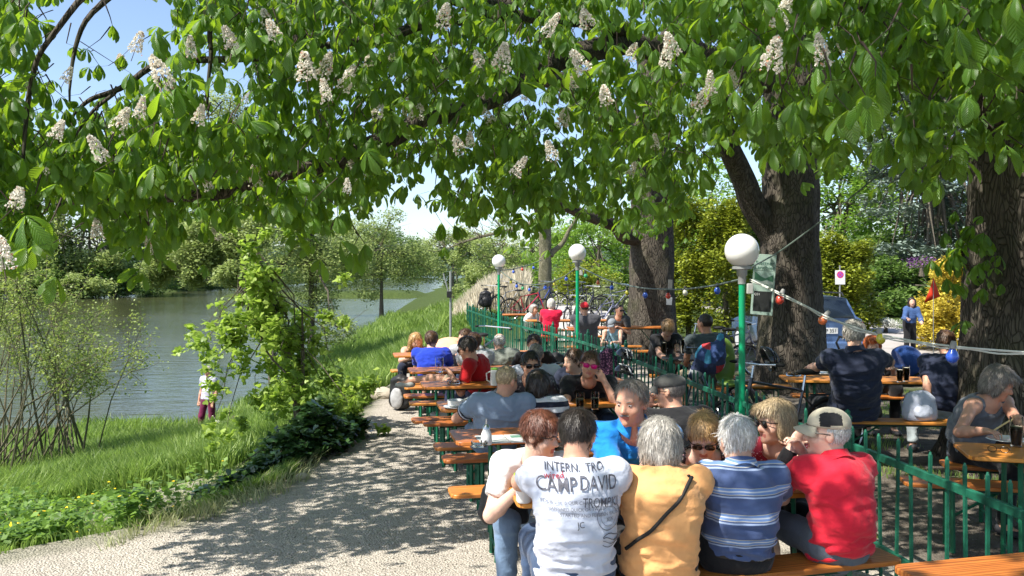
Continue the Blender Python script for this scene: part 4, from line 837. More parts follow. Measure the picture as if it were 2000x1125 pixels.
for (x, y), l_ in zip(ys_t, lt): place('table', (x, y), 11, l_, GT)
bb_ = [(-.40, 5.75, 'bench drawn in on the near side of the table with the sugar shaker'), (-.53, 6.80, 'bench on the far side of the table with the sugar shaker'), (-.64, 7.28, 'bench under the man in grey-blue and the woman in stripes'), (-.85, 8.42, 'bench on the far side of the table with the soup bowl'), (-.98, 8.86-.02, 'bench drawn in before the table with the white jug'), (-1.14, 9.72, 'bench straddled by the man in the dark red T-shirt'), (-1.27, 10.28, 'bench in front of the table with the empty glass'), (-1.36, 11.05, 'bench behind the table with the empty glass'), (-1.50, 11.42, 'bench under the man in the blue football shirt'), (-1.80, 12.95, 'farthest bench on the river side, under the blonde woman')]
for x, y, l_ in bb_: place('bench', (x, y-(.25 if y == 8.84 else 0)), 11, l_, GB)
place('table', (1.74-.1, 3.02), 14, 'orange plank of a table cut off by the bottom right corner', GT)
place('table', (2.92, 5.55), -15, 'orange table with reading glasses and a dark beer, in front of the woman in the tank top', GT2)
place('bench', (2.75, 6.08), -13, 'brown bench under the left end of the table with the reading glasses', GB2)
place('bench', (3.3, 6.62), -13, 'bench under the woman in the grey tank top', GB2)
place('table', (2.98, 9.45), -7, 'orange table with a round ashtray, in front of the man in the navy polo', GT2)
place('bench', (3.02, 8.62), -6, 'bench under the broad man in the navy polo', GB2)
place('bench', (3.35, 10.35), -6, 'brown bench behind the table with the round ashtray', GB2)
place('bench', (2.72, 10.6), 78, 'bench beside the dark trunk left of the ashtray table', GB2, ln=.5)
place('bench', (1.95, 12.3), 0, 'short bench seen through the fence under the man with fair hair', GB2, ln=.55)
place('bench', (2.3, 11.2), 0, 'bench under the man in the dark green T-shirt', GB2, ln=.6)
for x, y, w_, l_ in ((.35, 20.9, 1.0, 'far orange table in front of the person in the red shirt'), (-.35, 23.8, .55, 'farthest orange table behind the fence at its left end'), (1.2, 18.2, 1., 'orange table beside the man with the red headscarf')): place('table', (x, y), 4, l_, GT2, ln=w_)
for x, y, w_, l_ in ((.5, 19.8, .8, 'far bench under the person in the red shirt'), (1.05, 17.1, .7, 'far bench under the man with the red headscarf'), (1.7, 16.1, .5, 'short bench beside the child in light blue'), (.45, 22., .7, 'farthest bench, behind the person in the red shirt')): place('bench', (x, y), 4, l_, GB2, ln=w_)
# round black table
mb = MB(); mb.lathe([(.0, .74), (.34, .74), (.35, .75), (.34, .765), (0, .765)], n=28); r0 = empty('bistro_table', (2.42, 12.05, 0), 'small round black table between the two men by the dark trunk', 'table')
mb.build('tabletop', M('black_plastic', (.012, .012, .013), .4, .1), r0); mb = MB(); mb.lathe([(.2, 0), (.2, .02), (.03, .05), (.025, .74)], n=14); mb.build('pedestal', M('black_plastic', (.012,)*3), r0)

# ---- fence
FP = np.array([(2.43, 3.95), (2.27, 5.5), (2.0, 7.58), (1.86, 8.77), (1.62, 11), (1.02, 15), (.4, 17.1), (-.43, 20.8), (-1.33, 25.9)]); fs_ = np.concatenate([[0], np.cumsum(np.hypot(*np.diff(FP, axis=0).T))])
def fpt(s): return V(np.interp(s, fs_, FP[:, 0]), np.interp(s, fs_, FP[:, 1]))
posts = [0, 1.85, 3.75, 5.75, 7.75, 9.9, 12.1, 14.2, 16.3, 18.6, 21., fs_[-1]]
PR = MB(); PR.box((0, 0, .48), (.016, .016, .90)); PR.lathe([(.011, .93), (.006, .945), (0, .947)], n=4); picket = None; rails = []
names_f = ['fence panel nearest the camera, right of the man in the red polo', 'fence panel right behind the man in the red polo', 'fence panel just right of the nearest lamp post', 'fence panel just left of the nearest lamp post', 'fence panel behind the man with the flat cap', 'fence panel with the cycle helmets hanging on it', 'fence panel right of the second lamp post', 'fence panel left of the second lamp post', 'fence panel below the person in the red shirt', 'fence panel by the third lamp post', 'farthest fence panel, running up into the grass']
for i, (a, b_) in enumerate(zip(posts[:-1], posts[1:])):
    p, q = fpt(a), fpt(b_); c = (p+q)/2; root = empty('fence_panel', (c[0], c[1], 0), 'green iron '+names_f[i], 'fence', 'green iron fence panels')
    d = q-p; ln = np.linalg.norm(d); ang = math.atan2(d[1], d[0]); far_ = c[1] > 14
    mb = MB(); mb.box((0, 0, .80), (ln-.03, .03, .045), ang); mb.box((0, 0, .24), (ln-.03, .03, .045), ang); mb.build('rail', GRF, root, bev=.003)
    n_ = max(3, int(ln/(.165 if not far_ else .125)))
    for k in range(n_):
        u = (k+.5)/n_; w_ = d*(u-.5)
        if picket is None: picket = PR.build('picket', GRF, root, smooth=False); o = picket
        else: o = picket.copy(); COL.objects.link(o); o.parent = root
        o.location = (w_[0], w_[1], 0); o.rotation_euler = (random.uniform(-.02, .02), random.uniform(-.02, .02), ang); o.scale = (1, 1, 1+random.uniform(-.01, .01))
    mb = MB(); mb.tube([(d[0]/2, d[1]/2, -.1), (d[0]/2, d[1]/2, .96)], .024, 12); mb.lathe([(.028, .96), (.03, .98), (.015, 1.0), (.018, 1.02), (0, 1.035)], (d[0]/2, d[1]/2, 0), 12); mb.build('post', GRF, root)
# ---- globe lamps
GLOBE, nt, b, o = nodes_of('opal_globe'); b.inputs['Base Color'].default_value = (.86, .86, .85, 1); b.inputs['Roughness'].default_value = .18; b.inputs['Coat Weight'].default_value = .3
GREY = M('grey_metal', (.30, .31, .31), .45, .12, 6, metal=.3); WHT = M('white_plastic', (.75, .75, .73), .4, .08)
lampz = [(2.0, 7.57, 2.13, 'nearest round white globe lamp on a bright green pole'), (1.09, 14.5, 2.26, 'middle round white globe lamp on its green pole'), (-.29, 19.1, 2.17, 'farthest round white globe lamp on a thin green pole')]
l0 = None; PM = None
for x, y, z, lb in lampz:
    if l0 is None:
        l0 = empty('globe_lamp', (x, y, 0), lb, 'lamp', 'globe lamps along the fence')
        mb = MB(); mb.lathe([(.028, -.1), (.028, 1.86)], n=16); mb.build('pole', GRB, l0)
        mb = MB(); mb.lathe([(.034, 1.84), (.034, 1.90), (.045, 1.92), (.045, 1.965), (.085, 1.97), (.085, 1.995)], n=18); mb.build('collar', GREY, l0)
        mb = MB(); mb.sphere((0, 0, 2.13), .148, 26); mb.build('globe', GLOBE, l0)
        mb = MB(); mb.box((.06, -.03, 1.80), (.05, .05, .09)); mb.build('junction_box', M('box_grey', (.4, .4, .38), .5), l0, bev=.006)
    else: o = dup(l0, (x, y, z-2.13), 0, lb)
# ---- cable with coloured bulbs: path points in photo space at true distances
def q_(px, py, d): return np.array(at(px, py, d))
WB = M('cable_rubber', (.10, .13, .11), .5, .1); WW = M('cable_pale', (.5, .52, .48), .45, .1)
BC = {'red': (.62, .06, .035), 'blue': (.03, .10, .52), 'yellow': (.45, .42, .03), 'green': (.03, .30, .12), 'orange': (.65, .16, .05), 'white': (.6, .6, .5)}
SKT = M('bulb_socket', (.25, .25, .24), .6, .2); SKD = M('bulb_socket_dark', (.03, .03, .03), .6)
def bm_(c):
    if 'bulb_'+c in MATS: return MATS['bulb_'+c]
    m, nt, b, o = nodes_of('bulb_'+c); b.inputs['Base Color'].default_value = c4(BC[c]); b.inputs['Roughness'].default_value = .25; b.inputs['Coat Weight'].default_value = .6; b.inputs['Subsurface Weight'].default_value = .25; b.inputs['Subsurface Radius'].default_value = (.03,)*3; MATS['bulb_'+c] = m; return m
def wire(pts, r, name, label, mat, two=False):
    P = np.array(pts); k = np.arange(len(P)); tt = np.linspace(0, len(P)-1, (len(P)-1)*8+1); Q = np.stack([np.interp(tt, k, P[:, i]) for i in range(3)], 1)
    for _ in range(6): Q[1:-1] = (Q[:-2]+2*Q[1:-1]+Q[2:])/4
    mb = MB(); mb.tube(Q, r, 6)
    if two: mb.tube(Q+np.stack([.006*np.sin(tt*9), 0*tt, -.012-.006*np.cos(tt*7)], 1), r*.8, 6)
    o = mb.build(name, mat); tag(o, label, 'cable'); return Q
wire([q_(1465, 545, 7.55), q_(1540, 580, 6.9), q_(1620, 622, 6.3), q_(1700, 650, 5.8), q_(1790, 668, 5.4), q_(1890, 680, 5.0), q_(2060, 692, 4.6)], .0068, 'light_cable', 'pale double cable sagging from the nearest lamp towards the right edge', WW, True)
wire([q_(1450, 545, 7.6), q_(1390, 559, 8.7), q_(1330, 566, 9.8), q_(1260, 564, 11), q_(1200, 553, 12.3), q_(1160, 535, 13.6), q_(1130, 520, 14.5)], .010, 'light_cable', 'grey cable hanging between the nearest and the middle lamp', WB)
wire([q_(1127, 522, 14.5), q_(1100, 542, 15.4), q_(1060, 556, 16.6), q_(1020, 556, 17.8), q_(990, 540, 18.6), q_(977, 528, 19.1)], .010, 'light_cable', 'dark cable hanging between the middle and the farthest lamp', WB)
wire([q_(978, 528, 19.1), q_(1003, 526, 21), q_(1035, 517, 25), q_(1058, 508, 31.4)], .012, 'light_cable', 'dark cable from the farthest lamp to the mossy trunk', WB)
wire([q_(1452, 530, 7.6), q_(1520, 494, 8.5), q_(1620, 420, 8.5), q_(1730, 330, 8.), q_(1800, 260, 7.7), q_(1885, 150, 7.3)], .0075, 'power_cable', 'dark cable rising from the nearest lamp up into the leaves on the right', WB)
bulbs = [(1523, 585, 7.1, 'red', .036, 20, 'red bulb just right of the nearest lamp post'), (1607, 625, 6.4, 'orange', .033, 35, 'orange-red bulb in front of the blue car'), (1720, 662, 5.7, 'yellow', .030, -10, 'yellow-green bulb beside the head of the man in navy'), (1860, 696, 5.1, 'blue', .036, 5, 'big blue bulb in front of the man in dark blue at the right trunk'),
  (1401, 568, 8.5, 'blue', .031, 0, 'blue bulb left of the nearest lamp post'), (1338, 572, 9.6, 'white', .030, 0, 'pale bulb left of the notes on the dark trunk'), (1305, 578, 10.2, 'red', .031, 0, 'red bulb in front of the notes on the dark trunk'), (1260, 577, 11, 'blue', .033, 0, 'blue bulb in the middle of the dark trunk'), (1225, 572, 11.8, 'yellow', .030, 0, 'yellow bulb at the left edge of the dark trunk'), (1195, 562, 12.4, 'blue', .030, 0, 'blue bulb between the middle lamp and the dark trunk'), (1168, 552, 13.2, 'orange', .030, 0, 'orange bulb right of the middle lamp'), (1144, 539, 14., 'green', .033, -10, 'green bulb next to the middle lamp pole'),
  (1106, 545, 15.2, 'blue', .032, 0, 'dark blue bulb next left of the middle lamp'), (1083, 555, 16., 'yellow', .031, 0, 'yellow bulb right of the mossy trunk'), (1065, 562, 16.6, 'blue', .034, 0, 'blue bulb in front of the mossy trunk'), (1034, 566, 17.4, 'blue', .032, 0, 'blue bulb left of the mossy trunk'), (1021, 563, 17.8, 'green', .032, 0, 'green bulb on the sag left of the mossy trunk'), (1009, 559, 18.2, 'blue', .032, 0, 'blue bulb on the sag near the farthest lamp'), (998, 551, 18.6, 'yellow', .03, 0, 'yellow bulb nearest the farthest lamp'),
  (1003, 531, 21, 'blue', .036, 0, 'small blue bulb high between the farthest lamp and the trunk'), (1020, 526, 23, 'red', .038, 0, 'small red bulb high left of the mossy trunk'), (1042, 523, 27, 'blue', .042, 0, 'small dark bulb just left of the mossy trunk')]
for px, py, d, c, s_, tl, lb in bulbs:
    p = q_(px, py, d); root = empty('light_bulb', p, lb, 'light bulb', 'coloured bulbs on the cables'); pr = [(0, -1.15), (.35, -1.1), (.75, -.8), (1., -.2), (.97, .2), (.7, .75), (.45, 1.15), (.4, 1.35)]
    mb = MB(); mb.lathe([(a*s_, z*s_) for a, z in pr], n=16); mb.build('glass', bm_(c), root); mb = MB(); mb.lathe([(.5*s_, 1.2*s_), (.62*s_, 1.3*s_), (.5*s_, 2.1*s_), (.35*s_, 2.5*s_), (0, 2.55*s_)], n=12); mb.build('socket', SKT if px > 1480 else SKD, root)
    root.rotation_euler = (0, R(tl), 0)
# ================================================================ people
def skin(tone):
    k = 'skin_%d' % tone
    if k in MATS: return MATS[k]
    c = [(.60, .36, .26), (.52, .28, .19), (.42, .22, .145), (.66, .43, .33)][tone]
    m, nt, b, o = nodes_of('skin'); co = coord(nt); f = noise(nt, co, 14, 5); f2 = noise(nt, co, 5, 2)
    cc = ramp(nt, f, [(.3, tuple(x*.88 for x in c)), (.7, tuple(min(1, x*1.1) for x in c))]); cc = mixc(nt, mth(nt, 'MULTIPLY', ramp(nt, f2, [(.5, (0, 0, 0)), (.75, (1, 1, 1))]), .3), cc, (c[0]*1.02, c[1]*.72, c[2]*.68))
    L(nt, cc, b.inputs['Base Color']); b.inputs['Roughness'].default_value = .5; b.inputs['Subsurface Weight'].default_value = .12; b.inputs['Subsurface Radius'].default_value = (.02, .007, .004); b.inputs['Subsurface Scale'].default_value = .5
    b.inputs['Specular IOR Level'].default_value = .35; bump(nt, b, noise(nt, co, 220, 3), .12, .002); MATS[k] = m; return m
LIP = M('lips', (.42, .15, .12), .45, .1); EYEW = M('eye_white', (.38, .34, .31), .2, 0); EYED = M('eye_iris', (.03, .025, .02), .15, 0)
HC = {'dark': (.018, .012, .009), 'brown': (.07, .035, .018), 'auburn': (.10, .032, .016), 'blond': (.38, .23, .09), 'fair': (.24, .14, .06), 'grey': (.30, .28, .25), 'white': (.52, .50, .46), 'salt': (.17, .15, .13), 'red': (.40, .10, .02), 'ash': (.32, .24, .14)}
def hairmat(c, light=False):
    k = 'hair_%s%d' % (c, light)
    if k in MATS: return MATS[k]
    q = HC[c]; q = tuple(min(.8, x*(1.7 if light else 1)+(.01 if light else 0)) for x in q)
    m, nt, b, o = nodes_of('hair_'+c); co = coord(nt, 'Object', (30, 30, 6)); f = noise(nt, co, 5, 4)
    L(nt, ramp(nt, f, [(.3, tuple(x*.55 for x in q)), (.7, tuple(min(1, x*1.3) for x in q))]), b.inputs['Base Color']); b.inputs['Roughness'].default_value = .42; b.inputs['Specular IOR Level'].default_value = .5; bump(nt, b, f, .6, .004); MATS[k] = m; return m
def stripes(name, base, cols, axis='Z', period=.1):
    "cols: [(from 0..1, colour)] repeated every period"
    if name in MATS: return MATS[name]
    m, nt, b, o = nodes_of(name); s = nt.nodes.new('ShaderNodeSeparateXYZ'); L(nt, coord(nt), s.inputs[0])
    w_ = mth(nt, 'MULTIPLY_ADD', noise(nt, coord(nt), 3., 2), .03, s.outputs[axis]); fr_ = mth(nt, 'FRACT', mth(nt, 'MULTIPLY', w_, 1/period))
    c = ramp(nt, fr_, cols, 'CONSTANT'); f = noise(nt, coord(nt), 6, 5); c = mixc(nt, .25, c, ramp(nt, f, [(.3, (.2, .2, .22)), (.7, (.8, .8, .8))]), 'SOFT_LIGHT'); L(nt, c, b.inputs['Base Color']); b.inputs['Roughness'].default_value = .85; b.inputs['Sheen Weight'].default_value = .15; b.inputs['Specular IOR Level'].default_value = .2
    bump(nt, b, noise(nt, coord(nt), 16, 4), .35, .012); MATS[name] = m; return m
def dots(name, base, dot, sc, thr=.3, extra=None):
    if name in MATS: return MATS[name]
    m, nt, b, o = nodes_of(name); v = nt.nodes.new('ShaderNodeTexVoronoi'); v.inputs['Scale'].default_value = sc; L(nt, coord(nt), v.inputs['Vector']); k = mth(nt, 'LESS_THAN', v.outputs['Distance'], thr)
    d = dot
    if extra: d = mixc(nt, mth(nt, 'GREATER_THAN', noise(nt, coord(nt), sc*.7, 2), .5), dot, extra)
    L(nt, mixc(nt, k, base, d), b.inputs['Base Color']); b.inputs['Roughness'].default_value = .85; bump(nt, b, noise(nt, coord(nt), 16, 4), .35, .012); MATS[name] = m; return m
def rotm(yaw, pitch=0., roll=0.):
    return np.array(Matrix.Rotation(R(yaw), 3, 'Z')@Matrix.Rotation(R(-pitch), 3, 'X')@Matrix.Rotation(R(roll), 3, 'Y'))
def elbow(S, W, a, b, pole):
    d = W-S; D = np.linalg.norm(d)
    if D > (a+b)*.985: W = S+d/D*(a+b)*.985; d = W-S; D = np.linalg.norm(d)
    n = d/D; x = (a*a-b*b+D*D)/(2*D); h = math.sqrt(max(a*a-x*x, 1e-6)); p = pole-n*np.dot(pole, n); return S+n*x+unit(p)*h, W
PEOPLE = {}
def person(key, label, head, pel, by, hy, hp=8., roll=0., s=1., w=1., bd=1., tone=0, shirt=None, sleeve='short', pants=None, plen='long', hair='short', hc='dark', hands=(None, None), stand=False, feet=None, poles=(None, None), glasses=None, hem=.0, neck=0., collar=False, voxk=1., legs_to=None, cuff=None, smile=False, group='people sitting at the tables', shoec=(.03, .03, .035), shoulder=1.):
    head = V(*head); pel = V(*pel); org = V(pel[0], pel[1], 0.); head = head-org; pel = pel-org
    Lf = lambda v: V(*v)-org
    dist_ = org[1]; vox = float(np.clip(.0012*dist_+.0018, .0072, .02))*voxk
    B = rotm(by); Rv, Fv = B[:, 0], B[:, 1]; H = rotm(hy, hp, roll); hQ = H.T
    loc = lambda x, y, z: head+H@(V(x, y, z)*s)
    root = empty('person', org, label, 'person', group)
    Nk = head+H@(V(0, -.03, -.06)*s)+V(0, 0, -.085*s)-Fv*.012*s
    ax = unit(Nk-pel); Dv = unit(np.cross(ax, Rv)); Q = np.stack([Rv, Dv, ax]); Q[0] = unit(np.cross(Q[1], ax)); Ls = np.linalg.norm(Nk-pel)
    bend = -Fv*.035*s*(1.6 if not stand else 0.)        # rounded back
    sp = lambda t: pel+(Nk-pel)*t+bend*math.sin(PI*min(1, t))
    sh = {}
    for i, sg in ((0, -1), (1, 1)): sh[i] = sp(.90)+Rv*sg*.172*w*s*shoulder+Fv*.03*s
    def torso(g, low=-.02):
        e = lambda a, b, ra, rb, k=.04: dict(a=a, b=b, ra=(ra[0]*w*s+g, ra[1]*bd*s+g), rb=(rb[0]*w*s+g, rb[1]*bd*s+g), Q=Q, k=k)
        P = [e(sp(0)+ax*low*s, sp(.42), (.168, .125), (.150, .118), .03), e(sp(.42), sp(.74), (.150, .118), (.168, .112), .05)]
        P += [e(sp(.74), sp(.82), (.165, .108), (.145, .092), .05)]
        for i in (0, 1): P.append(dict(a=sp(.95)-Fv*.01, b=sh[i]+V(0, 0, .004), ra=.056*s+g, rb=.052*s+g, k=.045)); P.append(dict(c=sh[i]-V(0, 0, .012), r=(.062*s+g,)*3, k=.05))
        return P
    # arms
    ar = {}
    for i, sg in ((0, -1), (1, 1)):
        t = hands[i]
        W = Lf(t) if t is not None else (pel+Fv*.40*s+Rv*sg*.13*s+V(0, 0, .22*s) if not stand else sh[i]+V(0, 0, -.52*s)+Fv*.08*s+Rv*sg*.06*s)
        pole = V(*poles[i]) if poles[i] is not None else V(0, 0, -1.)+Rv*sg*.45-Fv*.25
        E, W = elbow(sh[i], W, .295*s, .255*s, pole); ar[i] = (sh[i], E, W)
    def hand(i, P, r_):
        S, E, W = ar[i]; sg = -1 if i == 0 else 1; hd = unit(W-E); t = unit(hd+V(0, 0, -.15)); pn = unit(np.cross(t, np.cross(V(0, 0, -1.)+.1*Fv, t))+1e-6*Rv) if abs(t[2]) < .8 else unit(-Fv-t*np.dot(-Fv, t))
        sd = unit(np.cross(t, pn)); hs = s*.95; fr_ = max(.0082*hs, r_*.8)
        P.append(dict(c=W+t*.045*hs, r=(.041*hs, .017*hs, .052*hs), Q=np.stack([sd, pn, t]), k=.018))
        thumb_side = 1 if np.dot(sd, -Rv*sg) > 0 else -1
        for k, (o_, l_) in enumerate(((-.030, .030), (-.010, .036), (.010, .038), (.030, .034))):
            b0 = W+(t*.082+sd*o_*thumb_side)*hs; c1 = .5+.12*k % .3; d1 = unit(t*math.cos(c1)+pn*math.sin(c1)); d2 = unit(t*math.cos(c1+.8)+pn*math.sin(c1+.8)); b1 = b0+d1*l_*hs; b2 = b1+d2*l_*.8*hs
            P.append(dict(a=b0, b=b1, ra=fr_, rb=fr_*.94, k=.006)); P.append(dict(a=b1, b=b2, ra=fr_*.94, rb=fr_*.8, k=.004))
        b0 = W+(t*.025+sd*.026*thumb_side)*hs; b1 = b0+unit(t*.55+sd*thumb_side*.75+pn*.3)*.042*hs; b2 = b1+unit(t*.9+sd*thumb_side*.25+pn*.4)*.032*hs
        P.append(dict(a=b0, b=b1, ra=fr_*1.25, rb=fr_*1.05, k=.01)); P.append(dict(a=b1, b=b2, ra=fr_*1.05, rb=fr_*.85, k=.005))
    # legs
    lg = {}
    for i, sg in ((0, -1), (1, 1)):
        hip = pel+Rv*sg*.095*w*s
        if stand: an = V(hip[0], hip[1], 0)+Rv*sg*.03+Fv*(.12 if i else -.08)*s+V(0, 0, .09*s); kn = (hip+an)/2+Fv*.04*s
        else:
            kn = hip+Fv*.43*s+Rv*sg*.06*s+V(0, 0, .0); an = V(kn[0], kn[1], 0)-Fv*.06*s+V(0, 0, .09*s)
            if legs_to is not None: kn = hip+(Lf(legs_to[i])-hip)*.52+V(0, 0, .1); an = Lf(legs_to[i])
        lg[i] = (hip, kn, an)
    P = torso(-.009)
    P += [dict(a=Nk-V(0, 0, .03)*s, b=loc(0, -.022, -.05), ra=.060*s, rb=.056*s, k=.03)]
    P += [dict(c=loc(0, -.016, .026), r=(.076*s, .095*s, .089*s), Q=hQ, k=.02), dict(c=loc(0, .026, -.03), r=(.062*s, .066*s, .080*s), Q=hQ, k=.03), dict(c=loc(0, .040, -.080), r=(.043*s, .042*s, .032*s), Q=hQ, k=.03),
          dict(a=loc(0, .086, .006), b=loc(0, .106, -.026), ra=.0085*s, rb=.0135*s, k=.010), dict(a=loc(-.012, .094, -.031), b=loc(.012, .094, -.031), ra=.009*s, rb=.009*s, k=.008), dict(a=loc(-.036, .072, .027), b=loc(.036, .072, .027), ra=.013*s, rb=.013*s, k=.02),
          dict(a=loc(-.016, .087, -.056), b=loc(.016, .087, -.056), ra=.0068*s, rb=.0068*s, k=.006), dict(a=loc(-.014, .086, -.066), b=loc(.014, .086, -.066), ra=.007*s, rb=.007*s, k=.006), dict(c=loc(0, .080, -.095), r=(.019*s,)*3, k=.02)]
    for sg in (-1, 1):
        P.append(dict(c=loc(sg*.045, .058, -.03), r=(.020*s,)*3, k=.03)); P.append(dict(c=loc(sg*.079, -.012, -.008), r=(.011*s, .021*s, .033*s), Q=hQ, k=.008)); P.append(dict(a=loc(sg*.083, -.022, .012), b=loc(sg*.086, -.022, -.012), ra=.008*s, rb=.008*s, k=.006))
    for i in (0, 1):
        S, E, W = ar[i]; mid_ = E+(W-E)*.3
        P += [dict(a=S, b=E, ra=.049*s, rb=.040*s, k=.03), dict(a=E, b=mid_, ra=.040*s, rb=.042*s, k=.02), dict(a=mid_, b=W, ra=.042*s, rb=.027*s, k=.02)]; hand(i, P, vox)
        hip, kn, an = lg[i]; P += [dict(a=hip, b=kn, ra=.078*s, rb=.052*s, k=.03), dict(a=kn, b=kn+(an-kn)*.35, ra=.051*s, rb=.054*s, k=.03), dict(a=kn+(an-kn)*.35, b=an, ra=.054*s, rb=.035*s, k=.03), dict(a=an-V(0, 0, .03)*s, b=an-V(0, 0, .045)*s+Fv*.1*s, ra=.035*s, rb=.026*s, k=.02)]
    subs = [dict(c=loc(sg*.031, .098, .006), r=(.017*s, .014*s, .012*s), Q=hQ, k=.012) for sg in (-1, 1)]
    v, f = sdf_mesh(P, subs, vox)
    cen = v[f].mean(1); q = ((cen-head)@H)/s; mi = np.zeros(len(f), int)
    mi[(np.abs(q[:, 0]) < .024) & (q[:, 1] > .075) & (q[:, 2] < -.050) & (q[:, 2] > -.072)] = 1
    rawmesh('body', v, f, [skin(tone), LIP], root, mi)
    # eyes, brows
    if H[1, 1] < .55 and not (glasses and glasses[0] in 'DP') and dist_ < 14:
        for sg in (-1, 1):
            mb = MB(); c = loc(sg*.031, .0768, .005); mb.sphere(c, .0112*s, 8, 0, Q=hQ, sc=(1, 1, .62)); mb.sphere(c+H@V(0, .0078*s, 0), .0050*s, 6, 1, Q=hQ, sc=(1, .8, .95)); mb.build('eye', [EYEW, EYED], root)
    # hair
    hp_ = []; hs_ = []; cutf = lambda y, z, n: (loc(0, y, z), unit(H@V(*n)))
    E_ = lambda x, y, z, a, b, c, cuts=(), k=.012: dict(c=loc(x, y, z), r=(a*s, b*s, c*s), Q=hQ, cuts=cuts, k=k)
    if hair == 'short': hp_ = [E_(0, -.019, .032, .086, .104, .096, [cutf(.050, .062, (0, .88, -.5)), cutf(0, -.060, (0, .1, -1))])]; hs_ = [E_(sg*.088, .005, -.02, .024, .034, .038) for sg in (-1, 1)]
    elif hair == 'crop': hp_ = [E_(0, -.018, .030, .081, .099, .093, [cutf(.045, .065, (0, .85, -.52)), cutf(0, -.045, (0, .1, -1))])]; hs_ = [E_(sg*.086, .0, -.02, .022, .036, .038) for sg in (-1, 1)]
    elif hair == 'full': hp_ = [E_(0, -.016, .040, .093, .112, .103, [cutf(.058, .052, (0, .9, -.42)), cutf(0, -.07, (0, .2, -1))]), E_(0, .05, .085, .062, .05, .035)]; hs_ = [E_(sg*.095, .012, -.025, .022, .028, .036) for sg in (-1, 1)]
    elif hair == 'bob': hp_ = [E_(0, -.022, .028, .099, .113, .108, [cutf(.052, .05, (0, .92, -.36))], .03), E_(0, -.055, -.05, .085, .065, .075, [cutf(.02, 0, (0, 1, 0))], .04), E_(-.070, -.008, -.02, .030, .052, .075, [cutf(.038, 0, (0, 1, 0))], .02), E_(.070, -.008, -.02, .030, .052, .075, [cutf(.038, 0, (0, 1, 0))], .02), E_(.01, .05, .082, .066, .052, .035, (), .02)]
    elif hair == 'long': hp_ = [E_(0, -.02, .03, .097, .112, .104, [cutf(.055, .05, (0, .92, -.36))], .03), E_(0, -.06, -.10, .100, .06, .15, (), .05), E_(-.078, .0, -.09, .035, .055, .13, (), .03), E_(.078, .0, -.09, .035, .055, .13, (), .03)]
    elif hair == 'bun': hp_ = [E_(0, -.019, .032, .087, .105, .097, [cutf(.056, .058, (0, .9, -.45)), cutf(0, -.05, (0, .6, -1))]), E_(0, -.115, .05, .035, .032, .035)]; hs_ = [E_(sg*.09, .01, -.025, .02, .028, .034) for sg in (-1, 1)]
    elif hair == 'bald': hp_ = [E_(0, -.018, .026, .080, .099, .088, [cutf(-.005, .02, (0, .95, .35)), cutf(0, -.05, (0, .1, -1))])]; hs_ = [E_(sg*.086, .002, -.02, .02, .034, .036) for sg in (-1, 1)]+[E_(0, .02, .13, .075, .11, .075)]
    elif hair == 'under': hp_ = [E_(0, -.018, .02, .080, .099, .085, [cutf(.0, .02, (0, .9, .0)), cutf(0, -.055, (0, .1, -1))])]; hs_ = [E_(sg*.086, .004, -.02, .02, .034, .036) for sg in (-1, 1)]
    elif hair == 'recede': hp_ = [E_(0, -.019, .030, .085, .104, .095, [cutf(.026, .075, (0, .86, -.35)), cutf(0, -.058, (0, .1, -1))])]; hs_ = [E_(sg*.087, .005, -.02, .022, .034, .036) for sg in (-1, 1)]
    if hair != 'none':
        amp = .0035 if hair in ('crop', 'bald', 'under', 'recede') else .007
        hv, hf = sdf_mesh(hp_, hs_, min(vox, .009) if dist_ < 9 else vox*.8, lambda v: (fbm(((v-head)@H)*V(1, 1, .45), 42/s, 2)-.5)*2*amp*s)
        mi = np.zeros(len(hf), int)
        if dist_ < 14:        # locks lying over the cap of hair
            nr = vnormals(hv, hf); n_ = int({True: 5200, False: 1100}[dist_ < 7]); idx = rng.integers(0, len(hv), n_); p0 = hv[idx]; n0 = nr[idx]; ql = ((p0-head)@H)/s
            up = n0@H[:, 2]; keep_ = np.linalg.norm(ql-V(0, -.018, .03), axis=1) > .075; p0, n0, ql = p0[keep_], n0[keep_], ql[keep_]; n_ = len(p0)
            fl = ql-V(.012, -.05, .13); fl = (fl+rng.normal(size=fl.shape)*.03)@H.T; fl[:, 2] -= .05; fl = fl-n0*(fl*n0).sum(1)[:, None]; fl /= np.linalg.norm(fl, axis=1)[:, None]+1e-9
            sd = np.cross(n0, fl); wd = (.0012 if dist_ < 7 else .004)*s; ln = (.022 if hair in ('crop', 'under', 'bald') else .045)*s*(.6+.8*rng.random(n_)); pts = []
            for t, wv in ((0, 1.), (.4, 1.), (.75, .8), (1., .15)):
                c = p0+fl*(ln*t)[:, None]+n0*((.0022+.012*(0.0 if hair in ('crop',) else 1)*rng.random(n_)*t**2-.35*ln*t*t*.5)*1.0)[:, None]+V(0, 0, -1)*(.06*ln*t*t)[:, None]; pts += [c-sd*wd*wv, c+sd*wd*wv]
            vv = np.stack(pts, 1).reshape(-1, 3); o_ = len(hv)+np.arange(n_)*8; ff = np.concatenate([np.stack([o_+2*k, o_+2*k+1, o_+2*k+3, o_+2*k+2], 1) for k in range(3)])
            hv = np.vstack([hv, vv]); hf = np.vstack([hf, ff]); mi = np.concatenate([mi, np.tile((rng.random(n_) < .45).astype(int), 3)])
        if dist_ < 9 and H[1, 1] < .8:          # eyebrows
            o_ = len(hv); mb = MB()
            for sg in (-1, 1): mb.tube([loc(sg*.016, .0885, .022), loc(sg*.032, .087, .027), loc(sg*.049, .074, .021)], [.0028*s, .0034*s, .0015*s], 4, caps=False)
            a, ff = mb.arrays(); hv = np.vstack([hv, a]); hf = np.vstack([hf, np.array(ff)+o_]); mi = np.concatenate([mi, np.zeros(len(ff), int)])
